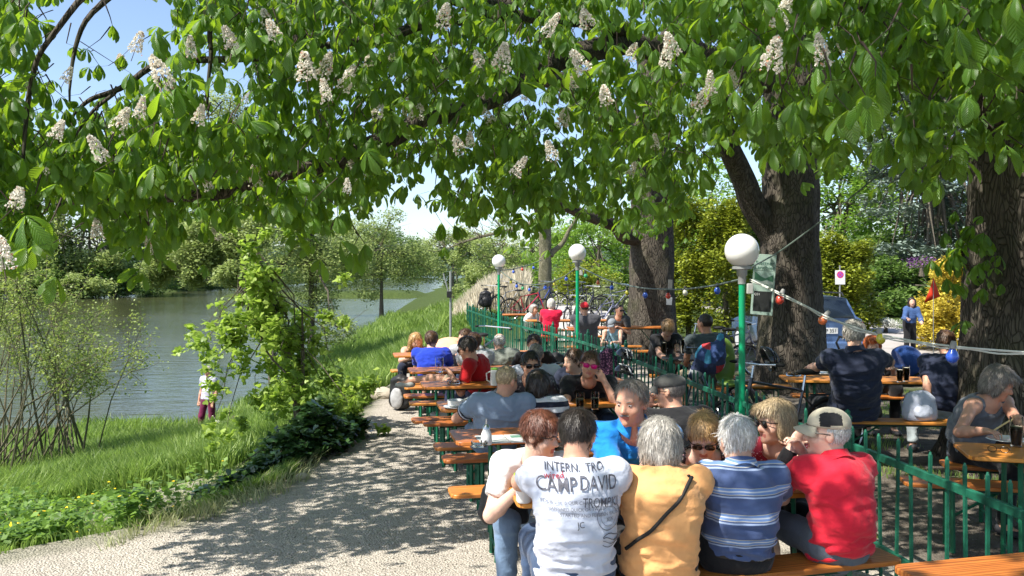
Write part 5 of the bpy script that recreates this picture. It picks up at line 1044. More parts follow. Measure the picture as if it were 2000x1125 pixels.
        rawmesh('hair', hv, hf, [hairmat(hc), hairmat(hc, True)], root, mi)
    # clothes
    T = torso(.006, -.10)
    hempt = pel+ax*hem*s-V(0, 0, .035)*s
    for t in T[:2]: t['cuts'] = [(hempt, -ax)]
    if sleeve == 'none':
        T = T[:3]+[dict(a=sp(.95), b=sp(.9)+Rv*sg*.11*w*s+Fv*.02, ra=.050*s, rb=.058*s, k=.03) for sg in (-1, 1)]
    else:
        for i in (0, 1):
            S, E, W = ar[i]; e_ = S+(E-S)*(.62 if sleeve == 'short' else .3 if sleeve == 'cap' else 1.); n_ = unit(E-S)
            T.append(dict(a=S, b=e_, ra=.062*s, rb=(.061 if sleeve == 'short' else .053)*s, k=.04, cuts=[(e_, n_)] if sleeve != 'long' else ()))
            if sleeve == 'long': T.append(dict(a=E, b=E+(W-E)*.93, ra=.052*s, rb=.038*s, k=.03, cuts=[(E+(W-E)*.93, unit(W-E))]))
    Ts = [dict(a=Nk-V(0, 0, .02)*s-Fv*.0, b=loc(0, -.01, -.06), ra=(.068+neck*.3)*s, rb=.075*s, k=.012)]
    if neck: Ts.append(dict(a=Nk+Fv*.05*s, b=Nk+Fv*.12*s-V(0, 0, .06+neck*.9)*s, ra=.055*s, rb=(.02+neck*.25)*s, k=.01))
    def wr(v):
        q = v-pel; n1 = fbm(q@np.stack([Rv, Dv, ax]).T*V(2.6, 3.2, 7.5)+by, 1.7/s, 3); n2 = fbm(q*V(9, 9, 16)+3.3, 1.2/s, 2); fold = 1-np.abs(2*n1-1)*2.2; low_ = np.clip(1.25-(q@ax)/Ls, .35, 1.2); n3 = fbm(q, 7/s, 2)
        return (np.maximum(fold, -.4)*.021*low_+(1-np.abs(2*n2-1)*2)*.0065+(n3-.5)*.016)*s-.004
    sv, sf = sdf_mesh(T, Ts, vox, wr); rawmesh('shirt', sv, sf, shirt, root)
    PEOPLE[key] = dict(root=root, org=org, bvh=(sv+0, sf), head=head, H=H, loc=loc, s=s, Q=Q, Nk=Nk, sp=sp, ax=ax, Rv=Rv, Fv=Fv, pel=pel, ar=ar, w=w)
    if collar:
        mb = MB(); n_ = 26; vs = []; c0 = Nk+V(0, 0, .028)*s+Fv*.006; nrm = unit(unit(Nk-sp(.8))+V(0, 0, .9)+Fv*.30)
        a1 = unit(np.cross(nrm, V(0, 0, 1.)+Fv*.01)) if np.linalg.norm(np.cross(nrm, V(0, 0, 1.))) > .2 else Rv; a1 = unit(Rv-nrm*np.dot(Rv, nrm)); a2 = unit(np.cross(nrm, a1))
        for r_, h_ in ((.068, .018), (.073, .022), (.085, -.012), (.104, -.026)):
            for j in range(n_+1):
                q = PI/2+.22+(2*PI-.44)*j/n_; vs.append(c0+(a1*math.cos(q)+a2*math.sin(q)*.95)*r_*s+nrm*h_*s+V(0, 0, .012*s*math.sin(3*q)*(r_ > .09)))
        k = n_+1; mb.add(vs, [(i*k+j, i*k+j+1, (i+1)*k+j+1, (i+1)*k+j) for i in range(3) for j in range(n_)]); o = mb.build('collar', shirt, root); sm = o.modifiers.new('solid', 'SOLIDIFY'); sm.thickness = .004
    # trousers
    Pp = [dict(a=pel-V(0, 0, .03)*s, b=sp(.16), ra=(.168*w*s+.002, .130*bd*s+.002), rb=(.156*w*s+.002, .120*bd*s+.002), Q=Q, k=.03)]
    for i in (0, 1):
        hip, kn, an = lg[i]; e_ = .92 if plen == 'short' else 1.
        Pp.append(dict(a=hip, b=hip+(kn-hip)*e_, ra=.092*s, rb=.070*s, k=.04, cuts=[(hip+(kn-hip)*e_, unit(kn-hip))] if plen == 'short' else ()))
        if plen == 'long': Pp.append(dict(a=kn, b=kn+(an-kn)*.97, ra=.069*s, rb=.052*s, k=.03, cuts=[(kn+(an-kn)*.97, unit(an-kn))]))
    pv, pf = sdf_mesh(Pp, (), max(vox, .011), lambda v: ((1-np.abs(2*fbm(v*V(1, 1, 1.6), 8., 2)-1)*2)*.007)); rawmesh('trousers', pv, pf, pants, root)
    SM = M('shoe_%.2f' % shoec[0], shoec, .6, .15)
    for i in (0, 1):
        an = lg[i][2]; Fh = unit(V(Fv[0], Fv[1], 0)); Sd = np.cross(Fh, V(0, 0, 1.)); Qs = np.stack([Sd, Fh, V(0, 0, 1.)])
        sv_, sf_ = sdf_mesh([dict(c=an-V(0, 0, .045)*s-Fh*.015, r=(.042*s, .055*s, .05*s), Q=Qs, cuts=[(V(0, 0, an[2]-.085*s), V(0, 0, -1.))], k=.02), dict(c=an-V(0, 0, .058)*s+Fh*.09*s, r=(.047*s, .085*s, .035*s), Q=Qs, cuts=[(V(0, 0, an[2]-.085*s), V(0, 0, -1.))], k=.03)], (), .014)
        rawmesh('shoe', sv_, sf_, SM, root)
    if glasses:
        kind = glasses; lm = {'D': M('dark_lens', (.008, .007, .007), .08, 0, spec=.6), 'P': M('pink_lens', (.55, .01, .16), .12, 0), 'C': None}[kind[0]]; mb = MB()
        up_ = .055 if 'U' in kind else 0.
        if lm is not None:
            for sg in (-1, 1):
                vs = []; n_ = 16
                for (rr_, dy) in ((1., 0), (.6, .004), (0.01, .005)):
                    for j in range(n_): a = 2*PI*j/n_; e = 1.; vs.append(loc(sg*.034+.029*rr_*abs(math.cos(a))**.8*np.sign(math.cos(a)), .103+dy-.10*abs(.029*rr_*math.cos(a)+.034*1)*.55+up_*.1-.004, .006+up_+.021*rr_*abs(math.sin(a))**.8*np.sign(math.sin(a))))
                mb.add(vs, [(r_*n_+j, r_*n_+(j+1) % n_, (r_+1)*n_+(j+1) % n_, (r_+1)*n_+j) for r_ in (0, 1) for j in range(n_)])
            mb.build('lens', lm, root)
        fm = M('frame_black', (.015, .013, .013), .3, 0) if kind[0] != 'P' else M('frame_pink', (.5, .01, .14), .3, 0); mb = MB(); mb.tube([loc(-.014, .104, .012+up_), loc(.014, .104, .012+up_)], .003*s, 5)
        for sg in (-1, 1): mb.tube([loc(sg*.062, .082, .014+up_), loc(sg*.084, .05, .014+up_), loc(sg*.089, -.015, .006+up_)], .003*s, 5); mb.tube([loc(sg*.008, .102, .022+up_), loc(sg*.034, .1, .027+up_), loc(sg*.064, .082, .018+up_)], .003*s, 4)
        mb.build('glasses_frame', fm, root)
    return PEOPLE[key]
C = cloth
JEANS = C('denim', (.045, .075, .14)); LJEANS = C('pale_denim', (.16, .24, .36)); BLK = C('black_cloth', (.014, .014, .016)); GREYC = C('grey_cloth', (.10, .12, .15)); KHK = C('khaki', (.28, .23, .16))
NAVY = C('navy_cloth', (.02, .026, .05)); WHITE = C('white_cotton', (.49, .52, .61), .06)
a_ = at
# the eight at the nearest table
person('tee', 'person seen from behind in a printed white T-shirt, leftmost on the nearest bench', a_(1128, 850, 4.2), (.29, 4.1, .56), 2, -14, 26, w=1.07, bd=1.12, tone=1, shirt=WHITE, pants=JEANS, hair='short', hc='dark', hands=((.04, 4.66, .84), (.60, 4.68, .84)), poles=((-.9, -.2, -.7), (.9, -.2, -.7)), hem=-.03)
person('yellow', 'person seen from behind with grey hair and black strap across an apricot shirt', a_(1288, 868, 4.32), (.705, 4.22, .55), 0, 6, 20, w=1.04, bd=1.15, tone=0, shirt=C('apricot_cotton', (.78, .385, .15), .06), pants=BLK, hair='bob', hc='grey', hands=((.62, 4.74, .84), (.95, 4.74, .84)), hem=-.02, shoulder=.96)
SP = stripes('blue_stripes', 0, [(0, (.055, .085, .19)), (.34, (.30, .38, .55)), (.40, (.055, .085, .19)), (.45, (.42, .40, .33)), (.48, (.13, .22, .44)), (.56, (.45, .49, .55)), (.61, (.13, .22, .44)), (.70, (.40, .38, .28)), (.72, (.055, .085, .19))], 'Z', .118)
person('stripe', 'person seen from behind with grey hair and a blue striped polo shirt', a_(1439, 860, 4.44), (1.12, 4.36, .55), 2, 10, 14, w=1.0, tone=0, shirt=SP, pants=BLK, hair='short', hc='white', hands=((1.05, 4.86, .84), (1.42, 4.86, .84)), hem=.02, collar=True)
person('cap', 'person in a red polo shirt and beige cap resting the chin on folded hands', a_(1614, 846, 4.52), (1.68, 4.50, .56), 14, 74, 2, w=.94, bd=1.05, tone=3, shirt=C('red_pique', (.62, .018, .04), .08), pants=GREYC, plen='short', hair='under', hc='white', hands=(a_(1550, 868, 4.70), a_(1565, 878, 4.68)), poles=((-.5, .2, -1), (.4, .6, -1)), hem=-.03, collar=True, glasses='D')
person('boy', 'person with auburn hair and plain white T-shirt at the left end of the nearest table', a_(1056, 850, 4.75), (.13, 5.28, .55), 178, -118, 12, w=.95, tone=3, shirt=C('bright_cotton', (.72, .72, .72), .05), pants=LJEANS, hair='full', hc='auburn', hands=(a_(1092, 960, 4.75), a_(1010, 958, 4.6)), poles=(None, (-.6, .2, -1)), glasses='C', s=.98)
person('polo', 'person with a moustache and bright blue polo shirt, forearms folded on the table', a_(1232, 786, 4.96), (.70, 5.36, .57), 176, 148, 8, w=1.08, tone=1, shirt=C('bright_blue_pique', (.015, .23, .66), .08), pants=JEANS, hair='recede', hc='salt', hands=(a_(1168, 908, 4.78), a_(1300, 912, 4.8)), poles=((1, .2, -.5), (-1, .2, -.5)), collar=True, neck=.045, s=1.06)
person('blonde', 'person with tied-back blonde hair and brown sunglasses looking down, flowery dark top', a_(1374, 852, 4.92), (1.18, 5.38, .55), 180, 168, 34, w=.95, tone=3, shirt=dots('flower_print', (.02, .012, .018), (.55, .32, .36), 70, .32, (.5, .5, .45)), pants=BLK, hair='bun', hc='blond', hands=(a_(1404, 938, 4.78), a_(1340, 985, 4.76)), glasses='D', neck=.12)
person('dotted', 'person in a red dotted top and sunglasses with one hand on the neck, looking left', a_(1512, 824, 5.0), (1.66, 5.4, .56), 158, 112, 6, w=1.05, tone=0, shirt=dots('red_dots', (.28, .015, .035), (.62, .42, .42), 75, .26), sleeve='cap', pants=BLK, hair='bob', hc='ash', hands=(a_(1552, 876, 4.9), a_(1500, 965, 4.85)), poles=((.1, -.9, -1), None), glasses='D', neck=.1)
# river side, further tables
person('bluegrey', 'person seen from behind in a plain grey-blue T-shirt and denim shorts by the soup bowl', a_(990, 744, 7.12), (-.16, 7.34, .55), 4, -38, 16, w=1.15, tone=1, shirt=C('greyblue_cotton', (.20, .26, .36), .06), pants=LJEANS, plen='short', hair='crop', hc='ash', hands=(a_(915, 808, 7.5), a_(1000, 800, 7.7)), poles=((-1, -.2, -.6), None), glasses='C')
BW = stripes('navy_white_stripes', 0, [(0, (.015, .018, .035)), (.5, (.66, .66, .68))], 'Z', .085)
person('breton', 'person with short dark hair and a navy and white striped jumper', a_(1052, 752, 7.25), (.24, 7.38, .57), 8, -25, 14, w=1.1, tone=0, shirt=BW, sleeve='long', pants=JEANS, hair='bob', hc='dark', s=.98)
person('pink', 'person in black smiling behind pink sunglasses, cheek resting on one hand', a_(1152, 712, 7.95), (.74, 8.5, .56), 180, 176, 6, -10, w=1.08, tone=1, shirt=BLK, pants=JEANS, hair='short', hc='brown', hands=(a_(1180, 744, 7.86), a_(1146, 806, 7.62)), poles=((.5, -.3, -1), (-.7, -.3, -.6)), glasses='P')
person('shades', 'person facing the camera with dark sunglasses, dark hair and a grey patterned T-shirt', a_(1036, 712, 8.05), (.14, 8.5, .56), 180, 192, 8, w=1., tone=1, shirt=dots('grey_print', (.05, .055, .07), (.25, .27, .3), 26, .3), pants=BLK, hair='short', hc='dark', glasses='D')
person('navyleft', 'brown-haired person in a dark blue shirt turned left, behind the one in pink sunglasses', a_(1120, 705, 8.9), (.54, 9.2, .55), 130, 112, 8, w=1., tone=0, shirt=NAVY, pants=BLK, hair='short', hc='brown')
person('flatcap', 'person in a black T-shirt and grey flat cap, seen from behind', a_(1308, 764, 6.15), (1.22, 5.98, .55), 8, 58, 6, w=1.15, tone=1, shirt=BLK, pants=KHK, hair='crop', hc='salt', hands=(a_(1262, 795, 6.3), (1.5, 6.5, .82)), glasses='C')
person('darkred', 'person in a dark red T-shirt sitting sideways and leaning over the hands', a_(912, 680, 9.35), (-.40, 9.85, .55), 82, 84, 24, w=1.02, tone=1, shirt=C('darkred_cotton', (.36, .008, .012), .08), pants=KHK, plen='short', hair='short', hc='dark', hands=(a_(880, 730, 9.3), a_(888, 742, 9.5)), glasses='D', legs_to=(a_(800, 742, 9.9), a_(868, 800, 9.9)), shoec=(.35, .35, .33))
person('greyback', 'person with thin grey hair and a grey-green shirt, back to the camera before the fence', a_(975, 668, 12.), (-.10, 12.1, .55), 2, 14, 8, w=1.15, tone=0, shirt=C('sage_cotton', (.22, .24, .21), .08), pants=KHK, hair='bald', hc='white')
person('baldwhite', 'person with a shaved head and white shirt behind the one in dark sunglasses', a_(1046, 693, 9.3), (.28, 9.6, .55), 0, 0, 6, w=1.15, tone=1, shirt=WHITE, pants=BLK, hair='crop', hc='salt')
person('darkface', 'person with black hair half hidden behind the shaved head', a_(1043, 672, 10.9), (.30, 11.4, .55), 180, 180, 6, w=1., tone=1, shirt=BLK, pants=BLK, hair='short', hc='dark')
BS = C('royal_cotton', (.015, .045, .42), .1)
person('royal', 'person seen from behind in a royal blue football shirt near the path', a_(843, 664, 11.75), (-1.06, 11.62, .55), 0, -4, 4, w=1.1, tone=0, shirt=BS, pants=BLK, plen='short', hair='short', hc='brown', hem=-.02)
person('blondefar', 'person with wavy blonde hair and bare shoulders at the farthest river-side table', a_(812, 666, 13.0), (-1.44, 13.2, .54), 176, -158, 26, w=.95, tone=0, shirt=dots('small_print', (.05, .05, .12), (.5, .45, .5), 50, .35), sleeve='none', pants=NAVY, hair='long', hc='blond', hands=(a_(818, 696, 12.75), a_(808, 697, 12.7)), poles=((1, 0, -.5), (-1, 0, -.6)), neck=.1, s=.96)
person('pale1', 'person with brown hair and a pale shirt hidden behind the dark red T-shirt', a_(908, 660, 11.9), (-.72, 12.25, .55), 170, 140, 12, tone=0, shirt=C('pale_cotton', (.45, .47, .5)), pants=JEANS, hair='short', hc='brown')
person('pale2', 'second brown-haired person just right of the one in the pale shirt', a_(926, 668, 11.2), (-.45, 11.3, .54), 10, 30, 8, tone=0, shirt=C('pale_cotton', (.45, .47, .5)), pants=JEANS, hair='short', hc='brown')
# behind the fence
person('redfar', 'person seen from behind with grey hair and a bright red blouse beyond the fence', a_(1077, 594, 20.), (.88, 20.1, .55), 3, -8, 6, w=1.05, tone=0, shirt=C('crimson_cotton', (.60, .01, .05), .06), sleeve='long', pants=BLK, hair='bob', hc='white', hem=-.17)
person('bandana', 'person in a charcoal T-shirt with a red headscarf beside the middle lamp pole', a_(1141, 602, 17.), (1.47, 17.15, .55), 2, 20, 6, w=1.3, bd=1.2, tone=1, shirt=C('charcoal_cotton', (.06, .06, .07)), pants=BLK, plen='short', hair='crop', hc='dark')
person('whitefar', 'person with grey hair and a white top at the far end of the far table', a_(1043, 604, 21.6), (.48, 22.1, .55), -120, -130, 6, tone=0, shirt=C('bright_cotton', (.72, .72, .72)), pants=BLK, hair='bob', hc='grey')
person('child', 'child in a light blue top and grey cap behind the fence', a_(1195, 634, 16.), (1.88, 16.15, .52), 165, 150, 26, s=.82, tone=0, shirt=C('skyblue_cotton', (.25, .42, .5)), sleeve='none', pants=C('teal', (.05, .12, .15)), hair='short', hc='brown', hands=(a_(1200, 668, 15.7), a_(1182, 668, 15.8)))
person('jersey', 'person with dark hair and sunglasses left of the big dark trunk', a_(1210, 606, 18.4), (2.28, 18.7, .55), 160, -150, 6, tone=1, shirt=C('jersey_black', (.05, .055, .06)), pants=BLK, hair='crop', hc='dark', glasses='D')
person('fair', 'person with tousled fair hair and a black T-shirt bent over the round table', a_(1304, 642, 12.5), (2.16, 12.75, .54), -160, -172, 48, tone=0, shirt=BLK, pants=BLK, hair='full', hc='fair', hands=(a_(1325, 706, 12.05), a_(1310, 708, 12.1)), poles=(None, (-.8, -.1, -.8)))
person('darkgreen', 'broad person seen from behind in a dark slate T-shirt at the round table', a_(1376, 632, 11.4), (2.60, 11.35, .56), 18, 40, 4, w=1.3, bd=1.15, tone=2, shirt=C('slate_cotton', (.045, .06, .065)), pants=KHK, plen='short', hair='crop', hc='dark', hands=((2.35, 11.75, .74), (2.8, 11.8, .7)), s=1.05)
person('navypolo', 'broad person seen from behind with grey curly hair and a navy polo shirt', a_(1668, 654, 8.5), (3.42, 8.74, .57), 0, -14, 6, w=1.28, bd=1.15, s=1.1, tone=0, shirt=NAVY, pants=BLK, hair='full', hc='grey', hands=((3.1, 9.5, .83), a_(1752, 716, 9.4)), poles=(None, (1, -.3, -.4)), collar=True, hem=-.04)
person('rightblue', 'person in dark blue T-shirt leaning a straight arm on the bench beside the right trunk', a_(1846, 668, 9.1), (4.42, 9.0, .56), -12, -6, 2, w=1.1, tone=1, shirt=NAVY, pants=C('washed_grey', (.35, .4, .42)), hair='short', hc='brown', hands=(a_(1805, 806, 8.85), (4.9, 9.4, .8)), poles=((0, -1, 0), None), s=1.02)
person('tank', 'person with grey hair and a grey tank top eating at the table on the right', a_(1952, 748, 6.6), (3.60, 6.82, .55), -152, -118, 30, w=1.15, bd=1.1, tone=1, shirt=C('heather_cotton', (.13, .14, .16)), sleeve='none', pants=BLK, hair='bob', hc='salt', hands=(a_(2010, 838, 6.1), a_(1926, 842, 6.15)), poles=(None, (-.8, .3, -.7)), neck=.12)
person('redhair', 'person with orange-red hair partly hidden behind the navy polo', a_(1704, 676, 10.6), (4.4, 10.75, .55), 180, 170, 6, tone=3, shirt=BLK, pants=BLK, hair='bob', hc='red')
person('standing', 'person in a blue cardigan and black dress standing on the road and laughing', a_(1781, 590, 19.5), (8.95, 19.6, .80), 172, 165, 2, s=.86, w=.82, shoulder=.9, tone=0, shirt=C('blue_knit', (.05, .10, .24)), sleeve='long', pants=BLK, hair='long', hc='dark', stand=True, hands=(a_(1800, 628, 19.2), a_(1772, 622, 19.2)), group=None)
for k_, px, c_, lb in ((0, 1084, (.5, .5, .5), 'left of the two small walkers far down the lane'), (1, 1093, (.2, .32, .5), 'right of the two small walkers far down the lane, in light blue')):
    q = a_(px, 540, 84); person('walk%d' % k_, lb, q, (q[0], q[1], .88), 180*k_, 180*k_, stand=True, shirt=C('walker_%d' % k_, c_), pants=JEANS, hair='short', hc='brown', group='walkers far down the lane')
q = a_(407, 700, 20.4); gz_ = hz(q[0], q[1]); DZ = gz_
P_ = person('shoreman', 'person in wine-red trousers and a pale checked shirt standing on the shore behind the sapling', (q[0], q[1], 1.55), (q[0], q[1], .93), 150, 165, 10, stand=True, w=1.05, tone=1, shirt=dots('pale_check', (.45, .43, .55), (.62, .6, .7), 40, .4), pants=C('wine_cloth', (.13, .012, .05)), hair='short', hc='grey', group=None)
P_['root'].location[2] = gz_
# caps, scarf, strap, wristband, print
def cap_on(key, mats, flat=False):
    d = PEOPLE[key]; loc, H, s = d['loc'], d['H'], d['s']; hQ = H.T
    if not flat: P = [dict(c=loc(0, -.016, .048), r=(.091*s, .110*s, .088*s), Q=hQ, cuts=[(loc(0, 0, .035), unit(H@V(0, .08, -1)))], k=.01)]
    else: P = [dict(c=loc(0, .0, .068), r=(.094*s, .118*s, .052*s), Q=hQ, k=.02), dict(c=loc(0, -.018, .05), r=(.086*s, .104*s, .06*s), Q=hQ, cuts=[(loc(0, 0, .035), unit(H@V(0, 0, -1)))], k=.02)]
    v, f = sdf_mesh(P, (), .008); q = ((v[f].mean(1)-d['head'])@H)/s; mi = ((np.abs(q[:, 1]+.02) < .055) & (q[:, 0] < -.055) & (q[:, 2] > .05) & (q[:, 2] < .115)).astype(int) if len(mats) > 1 else None
    rawmesh('cap', v, f, mats, d['root'], mi)
    mb = MB(); vs = []; n_ = 14; r0, r1 = (.086, .148) if not flat else (.095, .128)
    for r_ in (r0, (r0+r1)/2, r1):
        for j in range(n_+1):
            a = R(25+130*j/n_); k = (r_-r0)/(r1-r0); e = math.sin((a-R(25))/R(130)*PI)**.5; rr_ = r0+(r_-r0)*e; vs.append(loc(rr_*math.cos(a)*.93, rr_*math.sin(a)+.014, .043-.02*k-.022*math.cos(a)**2*k*2))
    k = n_+1; mb.add(vs, [(i*k+j, i*k+j+1, (i+1)*k+j+1, (i+1)*k+j) for i in (0, 1) for j in range(n_)]); o = mb.build('brim', mats[0], d['root']); o.modifiers.new('solid', 'SOLIDIFY').thickness = .005
cap_on('cap', [C('beige_cap', (.42, .38, .29)), C('cap_mesh', (.02, .02, .022))]); cap_on('flatcap', [C('grey_cap', (.075, .075, .07))], True); cap_on('child', [C('childcap', (.2, .22, .25))])
d = PEOPLE['bandana']; v, f = sdf_mesh([dict(c=d['loc'](0, -.014, .036), r=(.086*d['s'], .105*d['s'], .092*d['s']), Q=d['H'].T, cuts=[(d['loc'](0, 0, .02), unit(d['H']@V(0, .35, -1)))], k=.01)], (), .014); rawmesh('headscarf', v, f, C('red_scarf', (.5, .02, .03)), d['root'])
d = PEOPLE['polo']; mb = MB(); mb.tube([d['loc'](-.026, .089, -.05), d['loc'](0, .101, -.044), d['loc'](.026, .089, -.05)], [.004, .008, .004], 6); mb.build('moustache', hairmat('salt'), d['root'])
d = PEOPLE['royal']
def bvh_of(d): v, f = d['bvh']; return BVHTree.FromPolygons(v.tolist(), [tuple(int(i) for i in q) for q in f])
def drape(d, pts, off=.004):
    t = bvh_of(d); out = []
    for p in pts:
        h = t.find_nearest(Vector(p)); n = h[1]; out.append(np.array(h[0])+np.array(n)*off)
    return out
def project(d, o, off=.0035, dirv=None):
    t = bvh_of(d); me = o.data; dv = Vector(dirv)
    bm = bmesh.new(); bm.from_mesh(me)
    for _ in range(5):
        le = [e for e in bm.edges if e.calc_length() > .012]
        if not le: break
        bmesh.ops.subdivide_edges(bm, edges=le, cuts=1)
    bmesh.ops.triangulate(bm, faces=bm.faces[:])
    for v in bm.verts:
        v.tag = False; h = t.ray_cast(v.co, dv)
        if h[0] is not None and h[3] < .75: v.co = h[0]-dv*off; v.tag = True
    bmesh.ops.delete(bm, geom=[v for v in bm.verts if not v.tag], context='VERTS')
    bm.to_mesh(me); bm.free()
def text_mesh(txt, size, mat, name='print', extr=0, font_scale=1.):
    cu = bpy.data.curves.new('t', 'FONT'); cu.body = txt; cu.size = size; cu.align_x = 'CENTER'; cu.align_y = 'CENTER'; cu.resolution_u = 3; cu.offset = .004*size; cu.extrude = extr
    o = bpy.data.objects.new('t', cu); COL.objects.link(o); bpy.context.view_layer.update(); me = bpy.data.meshes.new_from_object(o.evaluated_get(bpy.context.evaluated_depsgraph_get())); bpy.data.objects.remove(o)
    me.materials.clear(); me.materials.append(mat); o = bpy.data.objects.new(name, me); COL.objects.link(o); return o
d = PEOPLE['tee']; INK = M('shirt_ink', (.09, .09, .11), .8, .6, 40); INR = M('shirt_ink_red', (.35, .03, .05), .8, .3, 30); INF = M('shirt_ink_faded', (.16, .17, .21), .8, .4, 40)
c0 = d['sp'](.83); rt = d['Rv']; up_ = unit(V(0, 0, 1.)); back = -d['Fv']
for txt, sz, x, z, m_, wx, tl in (('INTERN.  TRO', .052, -.02, .102, INK, 1., 0), ('wired', .042, -.135, .066, INR, 1.1, .12), ('CAMP', .098, -.125, .025, INK, .84, .05), ('DAVID', .092, .108, .03, INK, .80, -.06), ('TROMPKI', .068, .115, -.062, INK, .72, -.06), ('YOUR LIFE IS OUR CHANCE', .026, -.06, -.055, INF, .95, 0), ('HAPPENED QUICK OR TWICE', .024, -.02, -.088, INF, .95, 0), ('STARTED AND FEEL', .026, .0, -.116, INF, .95, 0), ('JC', .04, .0, -.16, INK, 1, .1), ('EDEN VALLEY', .026, .165, -.118, INF, .85, 0), ('XIX', .03, .165, -.148, INF, .85, 0)):
    o = text_mesh(txt, sz, m_); me = o.data
    for v in me.vertices:
        a, b_ = v.co.x*wx, v.co.y; a, b_ = a*math.cos(tl)-b_*math.sin(tl), a*math.sin(tl)+b_*math.cos(tl); p = c0+rt*(x+a)*.84+up_*(z+b_)*.88+back*.5; v.co = p
    project(d, o, .0095, -back); o.parent = d['root']
for r0, r1 in ((.056, .060), (.040, .042)):       # round stamp
    mb = MB(); n_ = 40; vs = []
    for r_ in (r0, r1):
        for j in range(n_): q = 2*PI*j/n_; vs.append(c0+rt*(.135+r_*math.cos(q))+up_*(-.115+r_*math.sin(q))+back*.5)
    mb.add(vs, [(j, (j+1) % n_, n_+(j+1) % n_, n_+j) for j in range(n_)]); o = mb.build('print', INF, d['root']); project(d, o, .0095, -back)
mb = MB()
for k in range(4):
    vs = []; n_ = 12
    for r_ in (0, .004): vs += [c0+rt*(.10+.17*j/n_)+up_*(-.20-.014*k+.012*math.sin(j*.8+k)+r_)+back*.5 for j in range(n_+1)]
    mb.add(vs, [(j, j+1, n_+2+j, n_+1+j) for j in range(n_)])
o = mb.build('print', INK, d['root']); project(d, o, .0095, -back)
d = PEOPLE['yellow']; s0 = d['sp'](.93)+d['Rv']*.10-d['Fv']*.06; s1 = d['sp'](.22)-d['Rv']*.20-d['Fv']*.10
pts = drape(d, [s0+(s1-s0)*t-d['Fv']*.12*math.sin(PI*t) for t in np.linspace(0, 1, 34)], .012); pts = np.array(pts)
for _ in range(10): pts[1:-1] = (pts[:-2]+2*pts[1:-1]+pts[2:])/4
mb = MB(); mb.tube(pts, .0105, 6, flat=.8)
pts2 = drape(d, [s0+V(0, 0, .02)+(d['sp'](.75)+d['Fv']*.12+d['Rv']*.05-s0)*t for t in np.linspace(0, 1, 8)], .006); mb.tube(pts2, .0095, 6, flat=.8)
tag(mb.build('bag_strap', M('black_webbing', (.012, .012, .012), .7), None, True, 0, None), 'black cross-body strap over the apricot shirt', 'strap'); bpy.data.objects['bag_strap'].location = d['org']
d = PEOPLE['cap']; S, E, W = d['ar'][0]; mb = MB(); k = unit(W-E); mb.tube([E+(W-E)*.55, E+(W-E)*.86], [.046, .040], 14); mb.build('wristband', BLK, d['root'])
d = PEOPLE['bluegrey']; 
for i in (0, 1):
    S, E, W = d['ar'][i]
    for t0, m_ in ((.50, BLK), (.56, WHITE), (.60, BLK)): mb = MB(); mb.tube([S+(E-S)*t0, S+(E-S)*(t0+.035)], .074, 16, caps=False); mb.build('sleeve_band', m_, d['root'])
d = PEOPLE['navypolo']; S, E, W = d['ar'][1]
# belt of the striped shirt wearer
d = PEOPLE['stripe']; mb = MB(); c = d['sp'](.02)
vs = []; n_ = 30
for z in (-.02, .02):
    for j in range(n_): q = 2*PI*j/n_; vs.append(c+d['Q'][0]*math.cos(q)*.186+d['Q'][1]*math.sin(q)*.142+d['ax']*z)
mb.add(vs, [(j, (j+1) % n_, n_+(j+1) % n_, n_+j) for j in range(n_)]); mb.build('belt', M('belt_leather', (.02, .015, .012), .4), d['root'])
# ---- the dog
def dog():
    x, y = a_(437, 820, 19.8)[:2]; z = hz(x, y); root = empty('dog', (x, y, z), 'small white dog with dark patches on the shore beside the wine-red trousers', 'dog')
    f_ = unit(V(.8, -.45, 0)); r_ = V(-f_[1], f_[0], 0); U = V(0, 0, 1.); p = lambda a, b, c: f_*a+r_*b+U*c; Qd = np.stack([r_, U, f_])
    P = [dict(a=p(-.2, 0, .33), b=p(.17, 0, .33), ra=.085, rb=.11, k=.05), dict(a=p(.18, 0, .37), b=p(.30, 0, .47), ra=.075, rb=.06, k=.05), dict(c=p(.34, 0, .50), r=(.07,)*3, k=.03), dict(a=p(.37, 0, .48), b=p(.46, 0, .46), ra=.045, rb=.03, k=.03), dict(a=p(-.25, 0, .36), b=p(-.36, 0, .5), ra=.028, rb=.02, k=.03)]
    for sg in (-1, 1):
        P += [dict(a=p(.16, sg*.06, .3), b=p(.17, sg*.065, .15), ra=.045, rb=.028, k=.03), dict(a=p(.17, sg*.065, .15), b=p(.17, sg*.065, .02), ra=.026, rb=.025, k=.01), dict(a=p(.18, sg*.065, .02), b=p(.21, sg*.065, .02), ra=.026, rb=.022, k=.01)]
        P += [dict(a=p(-.18, sg*.06, .3), b=p(-.13, sg*.07, .19), ra=.065, rb=.038, k=.04), dict(a=p(-.13, sg*.07, .19), b=p(-.22, sg*.07, .12), ra=.03, rb=.023, k=.02), dict(a=p(-.22, sg*.07, .12), b=p(-.21, sg*.07, .02), ra=.022, rb=.022, k=.01), dict(a=p(-.2, sg*.07, .02), b=p(-.17, sg*.07, .02), ra=.025, rb=.02, k=.01), dict(a=p(.32, sg*.06, .53), b=p(.31, sg*.085, .44), ra=.022, rb=.02, k=.01)]
    v, f = sdf_mesh(P, (), .014, lambda v: (fbm(v, 30., 2)-.5)*.012); c = v[f].mean(1); mi = (((c@f_ > .28) & (c[:, 2] > .47)) | (vnoise(c, 4.2, 1.) > .66)).astype(int); rawmesh('body', v, f, [M('white_fur', (.6, .56, .48), .9, .15, 20, .8, 70), M('dark_fur', (.08, .06, .05), .9, .2, 20, .8, 70)], root, mi)
dog()
